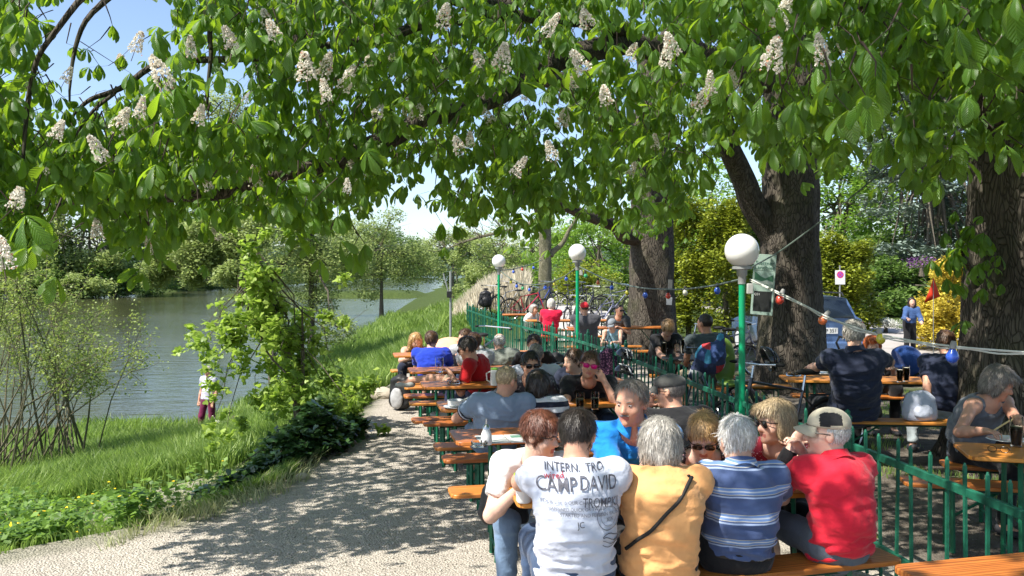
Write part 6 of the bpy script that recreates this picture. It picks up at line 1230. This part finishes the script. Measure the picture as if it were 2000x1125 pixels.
# ================================================================ glasses, plates, bags, bicycles, cars, signs
GL, nt, b, o = nodes_of('clear_glass'); b.inputs['Base Color'].default_value = (.9, .93, .92, 1); b.inputs['Transmission Weight'].default_value = 1; b.inputs['Roughness'].default_value = .02; b.inputs['IOR'].default_value = 1.3
BEER = M('beer', (.65, .33, .04), .15, .05, trans=.4, ior=1.33); DBEER = M('dark_beer', (.16, .035, .008), .12, .05); FOAM = M('foam', (.75, .68, .55), .9, .05); CER = M('white_ceramic', (.72, .72, .70), .2, .03, coat=.4)
def on(px, py, z=.771): return np.array(atz(px, py, z))
def glass(px, py, label, kind='empty', z=.771, h=.16, r=.036, g='beer glasses'):
    p = on(px, py, z); t = empty('beer_glass', p, label, 'glass', g); mb = MB(); mb.lathe([(r*.78, 0), (r*.8, .004), (r, h*.55), (r*.98, h), (r*.93, h), (r*.93, h*.55), (r*.72, .012), (0, .012)], n=18); mb.build('glass_wall', GL, t)
    if kind != 'empty':
        k = .8 if kind == 'beer' else .6; mb = MB(); mb.lathe([(0, .014), (r*.7, .014), (r*.90, h*.5), (r*.90, h*k), (0, h*k)], n=16); mb.build('beer', BEER if kind == 'beer' else DBEER, t)
        mb = MB(); mb.lathe([(0, h*k), (r*.9, h*k), (r*.9, h*(k+.07)), (0, h*(k+.08))], n=16); mb.build('foam', FOAM, t)
    return t
glass(858, 727, 'empty straight glass at the end of the table next to the royal blue shirt', h=.17, r=.05)
glass(1133, 802, 'stemmed beer glass left of the folded arm under the pink sunglasses', 'dark', h=.15); glass(1162, 800, 'beer glass right in front of the person with pink sunglasses', 'dark', h=.15)
glass(1078, 742, 'full beer glass behind the dark sunglasses, left of the pair', 'beer', h=.18, r=.045); glass(1092, 741, 'full beer glass behind the dark sunglasses, right of the pair', 'beer', h=.18, r=.045)
glass(1297, 693, 'slim beer glass before the fair-haired person at the round table', 'beer', .767, .2); glass(1325, 694, 'empty wheat beer glass in the middle of the round table', 'empty', .767, .22); glass(1337, 692, 'tall amber beer at the right of the round table', 'beer', .767, .24, .045)
glass(1770, 745, 'half-empty glass on the table right of the navy polo', 'beer', h=.17); glass(1757, 746, 'glass of pale drink left of the half-empty glass', 'beer', h=.15)
glass(1985, 872, 'glass of dark beer on the right-hand table', 'dark', h=.20, r=.042); glass(1180, 905, 'small glass on the nearest table beside the bright blue polo', 'empty', h=.12)
glass(1052, 628, 'tall glass before the far grey-haired person in white', 'empty', h=.22, r=.05)
def bowl(px, py, label, r=.085):
    p = on(px, py); t = empty('soup_bowl', p, label, 'bowl'); mb = MB(); mb.lathe([(0, 0), (r*1.05, .004), (r*1.35, .014), (r*1.34, .018), (0, .010)], n=26); mb.build('saucer', CER, t)
    mb = MB(); mb.lathe([(r*.6, .012), (r*.9, .03), (r*.96, .07), (r*.92, .07), (r*.85, .034), (0, .026)], n=26); mb.build('bowl', CER, t); mb = MB(); mb.lathe([(0, .05), (r*.88, .05)], n=20); mb.build('soup', M('soup', (.35, .2, .06), .4), t)
    mb = MB(); mb.tube([p*0+V(r*.3, 0, .06), V(r*1.5, .0, .10)], .005, 6); mb.build('spoon', M('steel', (.6, .6, .6), .25, 0, metal=1), t)
bowl(892, 797, 'white soup bowl on a saucer with a spoon, at the end of the table')
p = on(950, 868); t = empty('sugar_shaker', p, 'glass sugar shaker with metal spout at the end of the empty table', 'shaker'); mb = MB(); mb.lathe([(.036, 0), (.04, .01), (.036, .07), (.024, .1), (.024, .11), (0, .11)], n=18); mb.build('jar', M('sugar', (.72, .72, .7), .5, .05, coat=.6), t); mb = MB(); mb.lathe([(.027, .108), (.022, .128), (.006, .14), (.005, .175), (0, .176)], n=14); mb.build('lid', M('steel', (.6, .6, .6), .25, 0, metal=1), t)
def ashtray(px, py, label, r=.055):
    p = on(px, py); mb = MB(); mb.lathe([(r*.85, 0), (r, .006), (r*1.02, .035), (r*.9, .035), (r*.8, .012), (0, .012)], n=22); o = mb.build('ashtray', GL); o.location = p; tag(o, label, 'ashtray', 'glass ashtrays')
ashtray(936, 872, 'flat glass ashtray left of the sugar shaker'); ashtray(886, 750, 'glass ashtray on the table in front of the dark red T-shirt', .07); ashtray(1550, 734, 'round glass ashtray at the left end of the table by the navy polo', .085)
def plate(px, py, label, r=.12):
    p = on(px, py); mb = MB(); mb.lathe([(0, .004), (r*.6, .004), (r, .018), (r*.98, .022), (r*.6, .009), (0, .009)], n=28); o = mb.build('plate', CER); o.location = p; tag(o, label, 'plate')
plate(1608, 731, 'white plate left of the navy polo'); plate(1966, 862, 'white plate before the grey tank top', .13)
p = on(990, 858); t = empty('magazine', p, 'open magazine lying on the table right of the sugar shaker', 'magazine'); t.rotation_euler = (0, 0, .2)
PG = M('printed_page', (.55, .56, .55), .5, .35, 14)
for sg in (-1, 1): mb = MB(); mb.box((sg*.105, 0, .004), (.205, .28, .006)); mb.build('page', PG, t, bev=.002)
mb = MB(); mb.box((.11, .05, .0085), (.15, .08, .001)); mb.build('picture', M('print_green', (.12, .25, .18), .5, .3, 20), t)
p = on(1012, 993, .771)+V(.03, .12, 0); t = empty('mug', p, 'tall white mug with a lime green rim in front of the white T-shirt', 'mug'); mb = MB(); mb.lathe([(.034, 0), (.04, .01), (.044, .10), (.041, .10), (0, .02)], n=20); mb.tube([(.042, 0, .08), (.072, 0, .075), (.072, 0, .035), (.04, 0, .025)], .006, 8); mb.build('cup', CER, t); mb = MB(); mb.lathe([(.0445, .098), (.052, .145), (.048, .145), (.041, .10)], n=20); mb.build('rim', M('lime', (.42, .60, .03), .5), t)
p = on(968, 752); t = empty('beer_stein', p, 'white stoneware stein behind the grey-blond head', 'stein'); mb = MB(); mb.lathe([(.055, 0), (.06, .02), (.052, .16), (.048, .16), (0, .02)], n=20); mb.tube([(-.055, 0, .14), (-.095, 0, .12), (-.09, 0, .05), (-.055, 0, .03)], .008, 8); mb.build('cup', CER, t); mb = MB(); mb.lathe([(0, .185), (.05, .175), (.05, .162), (0, .16)], n=18); mb.build('cover', M('lime2', (.2, .45, .04), .5), t)
mb = MB(); q = on(1950, 884)
for sg in (-1, 1): mb.tube([V(sg*.035+.026*math.cos(a), 0, .022+.02*math.sin(a)) for a in np.linspace(0, 2*PI, 16)], .0022, 5); mb.tube([V(sg*.062, 0, .03), V(sg*.064, -.13, .008)], .0022, 5)
mb.tube([V(-.01, 0, .028), V(.01, 0, .028)], .0022, 5); o = mb.build('reading_glasses', M('frame_black', (.015,)*3, .3, 0)); o.location = q; o.rotation_euler = (0, 0, 2.6); tag(o, 'black reading glasses lying on the right-hand table', 'glasses')
p = PEOPLE['tank']; S, E, W = p['ar'][1]; mb = MB(); a = W+V(.02, -.03, .0)+p['org']; mb.tube([a, a+V(.13, -.02, .09)], .006, 6); mb.add([a+V(.12, -.02, .085), a+V(.17, -.015, .118), a+V(.165, -.035, .125), a+V(.115, -.04, .09)], [(0, 1, 2, 3)]); tag(mb.build('wooden_fork', M('pale_wood', (.55, .42, .2), .6)), 'pale wooden fork in the hand above the right-hand table', 'fork')
# bags
def bag(px, py, z, label, mats, sz, kind='backpack', rz=0., d=None):
    p = on(px, py, z) if d is None else np.array(at(px, py, d)); t = empty(kind, p, label, 'bag'); t.rotation_euler = (0, 0, rz); w_, dp, h = sz
    e = lambda c, r: dict(c=V(*c), r=r, Q=np.eye(3), k=.05)
    P = [dict(a=V(-w_*.3, 0, h*.22), b=V(-w_*.26, 0, h*.78), ra=w_*.22, rb=w_*.18, k=.06), dict(a=V(w_*.3, 0, h*.22), b=V(w_*.26, 0, h*.78), ra=w_*.22, rb=w_*.18, k=.06), dict(a=V(0, 0, h*.2), b=V(0, 0, h*.84), ra=w_*.28, rb=w_*.22, k=.08)]
    v, f = sdf_mesh(P, (), .012, lambda v: (fbm(v, 14., 3)-.5)*.03); v[:, 2] = np.maximum(v[:, 2], 0); v[:, 1] *= dp/w_*1.6; rawmesh('shell', v, f, mats[0], t)
    v, f = sdf_mesh([dict(c=V(0, -dp*.42, h*.34), r=(w_*.30, dp*.20, h*.30), Q=np.eye(3))], (), .012, lambda v: (fbm(v, 18., 2)-.5)*.015); rawmesh('pocket', v, f, mats[1], t)
    mb = MB(); mb.tube([(-.04, 0, h*.98), (-.03, 0, h*1.08), (.03, 0, h*1.08), (.04, 0, h*.98)], .008, 6)
    for sg in (-1, 1): mb.tube([(sg*w_*.25, dp*.4, h*.9), (sg*w_*.36, dp*.72, h*.6), (sg*w_*.34, dp*.45, h*.15)], .014, 6, flat=.4)
    mb.build('strap', mats[2], t); return t
GW = M('pale_nylon', (.36, .36, .37), .6); BN = M('black_nylon', (.018, .018, .02), .5, .2); NN = M('navy_nylon', (.03, .035, .075), .5, .2)
bag(782, 800, 0, 'grey and white backpack on the ground at the end of the farthest benches', (BN, GW, BN), (.36, .22, .5), rz=-.5)
bag(905, 790, .475, 'navy bag on the bench behind the soup bowl', (NN, NN, BN), (.42, .2, .28), 'shoulder_bag')
bag(985, 1020, .475, 'black bag on the bench end beside the white T-shirt', (BN, BN, BN), (.28, .16, .22), 'shoulder_bag', d=4.95)
bag(1085, 780, 0., 'black backpack leaning on the fence beside the middle lamp', (BN, BN, BN), (.36, .22, .5), d=12.9).location[2] = .25
bag(1796, 820, .475, 'white bag on the bench between the navy polo and the dark blue T-shirt', (WHITE, WHITE, GW), (.34, .2, .26), 'tote_bag')
bag(900, 800, .0, 'dark bag under the bench below the navy bag', (BN, NN, BN), (.3, .2, .3), 'shoulder_bag')
q = V(1.38, 12.3, .42); t = empty('cloth_bag', q, 'purple flowery cloth bag hanging on the fence', 'bag'); v, f = sdf_mesh([dict(c=V(0, 0, .2), r=(.2, .06, .24), Q=np.eye(3))], (), .015, lambda v: (fbm(v*V(1, 1, .3), 14., 2)-.5)*.05); rawmesh('pouch', v, f, dots('purple_print', (.05, .015, .05), (.30, .12, .22), 40, .4), t); mb = MB(); mb.tube([(-.1, 0, .38), (0, 0, .62), (.1, 0, .38)], .01, 6); mb.build('handle', BN, t)
q = np.array(at(880, 690, 12.9)); t = empty('parasol', q, 'small peach-coloured parasol shade behind the royal blue shirt', 'parasol'); mb = MB(); mb.lathe([(.34*math.sin(a), .24*math.cos(a)) for a in np.linspace(0.01, 1.5, 12)][::-1], n=24); o = mb.build('canopy', M('peach_cloth', (.72, .38, .24), .8), t); o.modifiers.new('s', 'SOLIDIFY').thickness = .006; mb = MB(); mb.tube([(0, 0, .24), (0, 0, -.6)], .01, 8); mb.build('pole', GREY, t)
# helmets
def helmet(loc, label, c1, c2, rz=0., tilt=0.):
    t = empty('cycle_helmet', loc, label, 'helmet', 'cycle helmets hanging on the fence'); t.rotation_euler = (tilt, .2, rz)
    sub = [dict(a=V(x, -.13, .03+.02*abs(x)), b=V(x*.8, .10, .12), ra=.014, rb=.012) for x in (-.06, -.02, .02, .06)]
    v, f = sdf_mesh([dict(c=V(0, 0, 0), r=(.10, .14, .12), Q=np.eye(3), cuts=[(V(0, 0, .0), V(0, 0, -1.))])], [dict(c=V(0, 0, -.03), r=(.085, .125, .10))]+sub, .009); rawmesh('shell', v, f, c1, t)
    mb = MB(); [mb.tube([(x, -.13, .03), (x*1.05, -.05, .115), (x*.9, .08, .11)], .008, 6) for x in (-.045, 0, .045)]; mb.build('trim', c2, t)
GP = M('gloss_black', (.012, .012, .013), .2, .1, coat=.5); SV = M('silver_paint', (.55, .56, .58), .3, .05)
helmet((1.46, 11.35, .83), 'black cycle helmet, upper one on the fence left of the dark trunk', GP, GREY, .6, .3); helmet((1.45, 11.3, .62), 'black and silver cycle helmet, lower one on the fence', GP, SV, 1., .2)
helmet((2.55, 8.75, 1.06), 'round black helmet hanging from handlebars right of the nearest lamp', GP, GP, 1.6, 1.2); bpy.data.objects[-1] if False else None
def patches(name, cols):
    m, nt, b, o = nodes_of(name); v = nt.nodes.new('ShaderNodeTexVoronoi'); v.inputs['Scale'].default_value = 7; L(nt, coord(nt), v.inputs['Vector']); sp_ = nt.nodes.new('ShaderNodeSeparateColor'); L(nt, v.outputs['Color'], sp_.inputs[0])
    L(nt, ramp(nt, sp_.outputs[0], cols, 'CONSTANT'), b.inputs['Base Color']); b.inputs['Roughness'].default_value = .8; bump(nt, b, noise(nt, coord(nt), 16, 4), .6, .02); return m
# bicycles
TY = M('tyre_rubber', (.018, .018, .018), .8, .1); CH = M('chrome', (.55, .56, .58), .2, 0, metal=1.)
def torus(mb, c, r, rt, n=34, k=6, m=0): mb.tube([V(c[0]+r*math.cos(a), c[1], c[2]+r*math.sin(a)) for a in np.linspace(0, 2*PI, n)], rt, k, m, caps=False)
def bicycle(loc, rz, col, label, grp='bicycles parked behind the fence', lean=.06, name='bicycle'):
    t = empty(name, loc, label, 'bicycle', grp); t.rotation_euler = (lean, 0, rz); fm = M('frame_%.2f_%.2f' % (col[0], col[2]), col, .3, .05, coat=.5)
    for x in (-.52, .53):
        mb = MB(); torus(mb, (x, 0, .345), .325, .021, m=0); torus(mb, (x, 0, .345), .303, .010, k=4, m=1); mb.tube([(x, -.03, .345), (x, .03, .345)], .02, 8, 1)
        for i in range(16): a = 2*PI*i/16; mb.tube([(x, .02*(-1)**i, .345), (x+.3*math.cos(a), 0, .345+.3*math.sin(a))], .0016, 3, 1, caps=False)
        mb.build('wheel', [TY, CH], t)
    mb = MB(); bb, st, hd, ra, fa = (-.08, 0, .29), (-.2, 0, .74), (.36, 0, .78), (-.52, 0, .345), (.53, 0, .345)
    for a, b_, r_ in ((bb, st, .016), (st, (.34, 0, .84), .014), (bb, hd, .018), ((.33, 0, .88), (.38, 0, .70), .02)): mb.tube([a, b_], r_, 8)
    for y in (-.05, .05): mb.tube([bb, (ra[0], y, ra[2])], .009, 6); mb.tube([(-.19, 0, .70), (ra[0], y, ra[2])], .008, 6); mb.tube([(.38, 0, .70), (.43, y, .62), (fa[0], y, fa[2])], .012, 6)
    mb.build('frame', fm, t)
    mb = MB(); mb.tube([st, (-.23, 0, .90)], .013, 8, 0); mb.sphere((-.26, 0, .93), .1, 10, 1, sc=(1.3, .75, .32)); mb.build('saddle', [CH, TY], t)
    mb = MB(); mb.tube([(.335, 0, .86), (.31, 0, 1.0)], .013, 8, 0); mb.tube([(.20, -.30, 1.02), (.33, -.22, 1.02), (.33, .22, 1.02), (.20, .30, 1.02)], .011, 8, 0); [mb.tube([(.20, s_*.30, 1.02), (.12, s_*.31, 1.015)], .017, 8, 1) for s_ in (-1, 1)]; mb.build('handlebar', [CH, TY], t)
    mb = MB(); torus(mb, (-.08, .04, .29), .09, .006, 20, 4, 0); mb.tube([(-.08, -.08, .29), (-.08, .08, .29)], .014, 8, 0); mb.tube([(-.08, .08, .29), (.02, .08, .16)], .009, 6, 0); mb.tube([(-.08, -.08, .29), (-.18, -.08, .42)], .009, 6, 0); mb.box((.04, .12, .15), (.09, .08, .02), 0, 1); mb.box((-.2, -.12, .43), (.09, .08, .02), 0, 1); mb.build('crankset', [CH, TY], t)
    mb = MB(); [mb.tube([(-.62, y, .70), (-.30, y, .70)], .006, 5) for y in (-.06, 0, .06)]; [mb.tube([(-.52, y, .36), (-.55, y, .70)], .006, 5) for y in (-.07, .07)]; mb.tube([(-.62, -.06, .7), (-.62, .06, .7)], .006, 5); mb.build('carrier', TY, t); return t
bk = [((2.75, 8.75, 0), PI+.1, (.02, .02, .025), 'black bicycle right behind the fence at the nearest lamp'), ((2.35, 10.2, 0), 1.9, (.015, .03, .05), 'bicycle with the green child seat beside the round table'), ((3.55, 15.3, 0), PI-.2, (.03, .03, .04), 'dark bicycle in front of the tall conifers'), ((4.0, 15.9, 0), .25, (.10, .11, .16), 'second bicycle in front of the conifers, with grey-blue frame'),
  ((-.75, 26.6, 0), 1.2, (.02, .02, .02), 'bicycle with black panniers just left of the farthest lamp'), ((-.1, 27., 0), .8, (.35, .36, .38), 'silver bicycle just right of the farthest lamp'), ((.45, 26.4, 0), .15, (.42, .03, .05), 'bicycle with a red fork seen side-on at the far tables'), ((.95, 27.6, 0), .9, (.03, .05, .22), 'blue bicycle leaning near the mossy trunk'), ((1.75, 25.5, 0), 1.2, (.03, .03, .03), 'dark bicycle right of the mossy trunk'), ((2.7, 25.5, 0), .7, (.25, .25, .38), 'lilac-grey bicycle in front of the pale bush'), ((-.42, 14.3, 0), 1.2, (.02, .02, .025), 'black bicycle leaning on the river side of the fence')]
for l_, rz, c_, lb in bk: bicycle((l_[0], l_[1], max(0, hz(l_[0], l_[1])-.02) if l_[1] > 20 else 0), rz, c_, lb, grp='bicycles beyond and beside the fence')
t = empty('child_seat', (2.42, 9.85, .66), 'lime green child seat on the carrier of the bicycle by the round table', 'child seat'); v, f = sdf_mesh([dict(c=V(0, .06, .3), r=(.17, .05, .33), Q=np.eye(3)), dict(c=V(0, -.08, .04), r=(.16, .15, .05), Q=np.eye(3))], [dict(c=V(0, -.02, .34), r=(.12, .05, .26))], .014); rawmesh('shell', v, f, M('lime_plastic', (.13, .22, .04), .4), t).scale = (.75, 1, .85); mb = MB(); [mb.tube([(s_*.15, -.05, .05), (s_*.17, -.2, -.25)], .02, 6) for s_ in (-1, 1)]; mb.build('leg_rest', TY, t)
t = tag(rawmesh('jacket', *sdf_mesh([dict(c=V(0, 0, 0), r=(.19, .12, .2), Q=np.eye(3), k=.05), dict(a=V(-.12, 0, -.02), b=V(-.22, -.02, -.22), ra=.08, rb=.06, k=.05), dict(a=V(.1, 0, .1), b=V(.14, 0, .3), ra=.09, rb=.03, k=.05)], (), .014, lambda v: (1-np.abs(2*fbm(v, 9., 3)-1)*2)*.02), patches('jacket_patches', [(0, (.02, .05, .16)), (.3, (.04, .22, .36)), (.45, (.38, .40, .42)), (.6, (.42, .03, .04)), (.72, (.02, .03, .08))])), 'colourful blue, red and grey rain jacket heaped on the child seat', 'jacket'); t.location = at(1388, 700, 9.75); t.scale = (.85, .85, .85)
# pram
t = empty('pram', (4.95, 11.4, 0), 'black and blue pram with a curved handle behind the navy polo', 'pram'); mb = MB()
mb.tube([(-.45, -.22, .62), (-.62, -.22, 1.0), (-.58, -.22, 1.08), (-.58, .22, 1.08), (-.62, .22, 1.0), (-.45, .22, .62)], .016, 8); [mb.tube([(-.45, y, .62), (.35, y, .2)], .014, 6) for y in (-.22, .22)]; [mb.tube([(.3, y, .66), (-.35, y, .2)], .014, 6) for y in (-.22, .22)]; mb.build('chassis', GP, t)
v, f = sdf_mesh([dict(c=V(-.02, 0, .66), r=(.42, .2, .16), Q=np.eye(3), cuts=[(V(0, 0, .72), V(0, 0, 1.))]), dict(c=V(.2, 0, .74), r=(.24, .21, .24), Q=np.eye(3), cuts=[(V(.12, 0, .74), V(-1., 0, -.4))])], (), .016); rawmesh('hood', v, f, C('pram_blue', (.02, .06, .22)), t)
for x in (-.35, .35):
    for y in (-.26, .26): mb = MB(); torus(mb, (x, y, .14), .12, .02, 20); mb.tube([(x-.1, y, .14), (x+.1, y, .14)], .008, 5); mb.tube([(x, y, .04), (x, y, .24)], .008, 5); mb.build('wheel', TY, t)
# cars
def car(x, y, rz, col, label, plate_txt=None, W=.86, grp=None, zr=1.46, dz=-.04):
    t = empty('parked_car', (x, y, dz), label, 'car', grp); t.rotation_euler = (0, 0, rz); pm = M('paint_%.2f%.2f' % (col[0], col[2]), col, .28, .06, 3, coat=.8, metal=.3); gm = M('car_glass', (.015, .022, .03), .12, .1, 3, spec=.35); bl = M('car_trim', (.02, .02, .022), .6)
    st = [(0, .80, .60, .50, .97, .99), (.10, .84, .70, .55, .98, 1.10), (.50, .86, .78, .66, .97, zr-.03), (1.4, .86, .80, .68, .95, zr), (2.3, .86, .80, .68, .93, zr-.04), (3.0, .86, .78, .66, .92, 1.12), (3.25, .86, .74, .6, .90, .95), (3.9, .84, .7, .5, .80, .84), (4.3, .74, .6, .4, .62, .66)]
    rows = []; mb = MB(); k_ = W/.86
    for (yy, wm, wb2, wr_, zb, zt) in st:
        half = [(.55*k_, .22), (wm*.93*k_, .26), (wm*k_, .45), (wm*k_, .72), (wm*.97*k_, zb), (max(wb2, wr_)*k_, zb+(zt-zb)*.5), (wr_*k_, zt-.02*(zt-zb > .1)), (wr_*.6*k_, zt+.015)]
        rows.append([(-a, yy, z) for a, z in half]+[(a, yy, z) for a, z in reversed(half)])
    n_ = len(rows[0]); vs = [q for r_ in rows for q in r_]; fs = []; fg = []
    for i in range(len(rows)-1):
        for j in range(n_-1):
            q = (i*n_+j, i*n_+j+1, (i+1)*n_+j+1, (i+1)*n_+j); side_ = j in (4, 5, 9, 10); topp = j in (6, 7, 8)
            if (side_ and 2 <= i <= 4) or (topp and i in (5,)) or (topp and i == 1): fg.append(q)
            else: fs.append(q)
        fs.append((i*n_+n_-1, i*n_, (i+1)*n_, (i+1)*n_+n_-1))
    fs.append(tuple(range(n_))); fs.append(tuple(reversed(range((len(rows)-1)*n_, len(rows)*n_))))
    mb.add(vs, fs); o = mb.build('car_body', pm, t, bev=.02); mb = MB(); mb.add(vs, fg); mb.build('window', gm, t)
    # rear window set proud of the tailgate
    mb = MB(); mb.add([(-.62*k_, -.004, 1.0), (.62*k_, -.004, 1.0), (.56*k_, .36, zr-.11), (-.56*k_, .36, zr-.11)], [(0, 1, 2, 3)]); o = mb.build('rear_window', gm, t); o.location = (0, -.035, .02); o.modifiers.new('s', 'SOLIDIFY').thickness = .01
    mb = MB(); mb.box((0, -.05, .42), (1.62*k_, .14, .20)); o = mb.build('bumper', pm, t, bev=.04); mb = MB(); mb.box((0, -.06, .27), (1.55*k_, .10, .08)); mb.build('lower_trim', bl, t, bev=.02)
    for s_ in (-1, 1): mb = MB(); mb.box((s_*.72*k_, -.005, .80), (.18, .06, .26)); mb.build('tail_light', M('tail_red', (.35, .01, .01), .2, .1, coat=.5), t, bev=.02)
    for s_ in (-1, 1): mb = MB(); mb.tube([(s_*.62*k_, .55, zr-.01), (s_*.63*k_, .65, zr+.06), (s_*.63*k_, 2.1, zr+.055), (s_*.62*k_, 2.25, zr-.02)], .015, 8); mb.build('roof_rail', bl, t)
    for s_ in (-1, 1):
        for yy in (.75, 3.4): mb = MB(); mb.tube([(s_*.68*k_, yy, .31), (s_*.86*k_, yy, .31)], [.31, .31], 22, 0); mb.tube([(s_*.855*k_, yy, .31), (s_*.87*k_, yy, .31)], [.2, .19], 18, 1); mb.build('wheel', [TY, SV], t)
    if plate_txt:
        mb = MB(); mb.box((0, -.012, .74), (.54, .02, .125)); pl = mb.build('number_plate', M('plate_white', (.7, .7, .68), .4, .03), t, bev=.004); o = text_mesh(plate_txt, .105, M('plate_ink', (.01,)*3, .5, 0), 'characters'); o.parent = t; o.location = (0, -.027, .74); o.rotation_euler = (PI/2, 0, 0)
    return t
car(6.58, 18.3, .03, (.10, .17, .33), 'blue estate car seen from behind next to the big forked trunk', 'GÖ FP 351', grp=None)
car(18.4, 40, -.1, (.35, .38, .40), 'silver estate car behind the person in the blue cardigan', grp=None, zr=1.62, dz=.05)
# signs
def flat(name, poly, mat, parent, dy=0.):
    mb = MB(); n_ = len(poly); mb.add([(x, dy, z) for x, z in poly], [tuple(range(n_))]); return mb.build(name, mat, parent, smooth=False)
q = at(1491, 556, 13.62); t = empty('menu_board', q, 'pale green beer sign with a small blackboard, fixed to the forked chestnut trunk', 'sign'); t.rotation_euler = (0, R(4), R(-14))
mb = MB(); mb.box((0, 0, 0), (.335, .02, .95)); mb.build('board', M('sign_green', (.30, .40, .34), .5, .06), t, bev=.004)
SG = M('sign_ink', (.05, .13, .10), .5, 0)
for txt, z, sz in (('Stettner', .335, .085), ('Landbier', .265, .085), ('Q31', -.155, .05)):
    o = text_mesh(txt, sz, SG if z > 0 else M('chalk', (.6, .6, .58), .9), 'lettering'); o.parent = t; o.location = (0 if z > 0 else -.085, -.014 if z > 0 else -.016, z); o.rotation_euler = (PI/2, 0, 0)
flat('rule', [(-.13, .218), (.13, .218), (.13, .223), (-.13, .223)], SG, t, -.0125); flat('picture', [(-.14, .0), (.14, .0), (.14, .2), (-.14, .2)], M('picture_sky', (.30, .42, .36), .5), t, -.0125)
flat('hill', [(-.14, .08), (-.14, .2), (-.05, .13), (.02, .10), (.14, .16), (.14, .05), (.05, .08), (-.03, .05)], M('picture_hill', (.06, .17, .10), .5), t, -.0135); flat('bridge', [(-.08, .01), (.14, .01), (.14, .04), (.05, .065), (-.02, .055), (-.08, .03)], M('picture_bridge', (.5, .56, .5), .5), t, -.0145)
flat('blackboard', [(-.135, -.42), (.135, -.42), (.135, -.105), (-.135, -.105)], M('blackboard', (.02, .022, .022), .6, .3), t, -.013)
for px, py, w_, h, lb in ((1307, 588, .14, .17, 'white note pinned low on the dark trunk behind the red bulb'), (1309, 556, .10, .22, 'faded note pinned above the white one on the dark trunk')):
    mb = MB(); mb.box((0, 0, 0), (w_, .006, h)); o = mb.build('paper_note', M('paper%d' % py, (.62, .62, .6) if py > 570 else (.2, .2, .18), .7, .1)); o.location = at(px, py, 19.02); o.rotation_euler = (0, .05, .35); tag(o, lb, 'note')
q = at(1641, 542, 21.6); t = empty('parking_sign', (q[0], q[1], 0), 'white no-stopping sign on a thin post behind the blue car', 'sign'); mb = MB(); mb.tube([(0, .02, 0), (0, .02, q[2]+.3)], .02, 8); mb.build('post', GREY, t); mb = MB(); mb.box((0, 0, q[2]), (.25, .012, .35)); mb.build('panel', M('sign_white', (.75, .75, .74), .4, .02), t, bev=.006)
ci = lambda r_, n_=26: [(r_*math.cos(a), q[2]+.07+r_*math.sin(a)) for a in np.linspace(0, 2*PI, n_, endpoint=False)]
flat('red_ring', ci(.085), M('sign_red', (.72, .03, .16), .4, 0), t, -.0075); flat('blue_disc', ci(.062), M('sign_blue', (.30, .12, .55), .4, 0), t, -.009)
for a_i in (45, 135): c_, s_ = math.cos(R(a_i)), math.sin(R(a_i)); flat('red_bar', [(c_*.064*u-s_*.009*w_, q[2]+.07+s_*.064*u+c_*.009*w_) for u, w_ in ((-1, -1), (1, -1), (1, 1), (-1, 1))], MATS['sign_red'], t, -.0105-.001*(a_i > 90))
q = at(880, 585, 21.5); zb = hz(q[0], q[1]); t = empty('mooring_post', (q[0], q[1], zb), 'thin grey steel post standing in the bank grass left of the fence', 'post'); mb = MB(); mb.tube([(0, 0, 0), (0, 0, CZ-zb)], .03, 10); mb.build('pole', GREY, t); mb = MB(); mb.box((-.03, -.03, 1.95-(575-HY)/F*21.5-zb), (.12, .1, .16)); mb.build('box', BN, t, bev=.01); mb = MB(); mb.tube([(0, 0, 1.9-(580-HY)/F*21.5-zb), (-.18, 0, 1.95-zb-.05)], .018, 8); mb.build('brace', GREY, t)
q = at(1823, 572, 14.6); t = empty('pennant', (q[0], q[1], 0), 'small red triangular pennant on a thin rod', 'flag'); mb = MB(); mb.tube([(0, 0, 0), (.0, 0, q[2]+.22)], .006, 6); mb.build('rod', GREY, t); mb = MB(); mb.add([(0, 0, q[2]+.26), (.12, .01, q[2]-.06), (-.16, 0, q[2]-.17), (-.06, 0, q[2]+.06)], [(0, 1, 2, 3)]); o = mb.build('cloth', M('pennant_red', (.72, .05, .02), .6), t); o.modifiers.new('s', 'SOLIDIFY').thickness = .004
for o in bpy.data.objects:
    lb = o.get('label')
    if lb and len(lb.split()) > 16: o['label'] = ' '.join(lb.split()[:16])
for x, y, rz, c_, lb in ((-.35, 28.5, 1.0, (.03, .03, .03), 'black bicycle in the row behind the silver one'), (1.9, 27.5, .6, (.12, .13, .15), 'grey bicycle just right of the mossy trunk, farther back'), (2.3, 26.5, 1.1, (.03, .03, .05), 'dark bicycle between the middle lamp and the pale bush'), (3.2, 26.8, .3, (.2, .2, .3), 'lilac bicycle rightmost before the pale bush')): bicycle((x, y, hz(x, y)-.02), rz, c_, lb, grp='bicycles beyond and beside the fence')
bag(948, 600, 0, 'black pannier bags on the bicycle left of the farthest lamp', (BN, BN, BN), (.4, .3, .5), 'pannier', d=26.2)
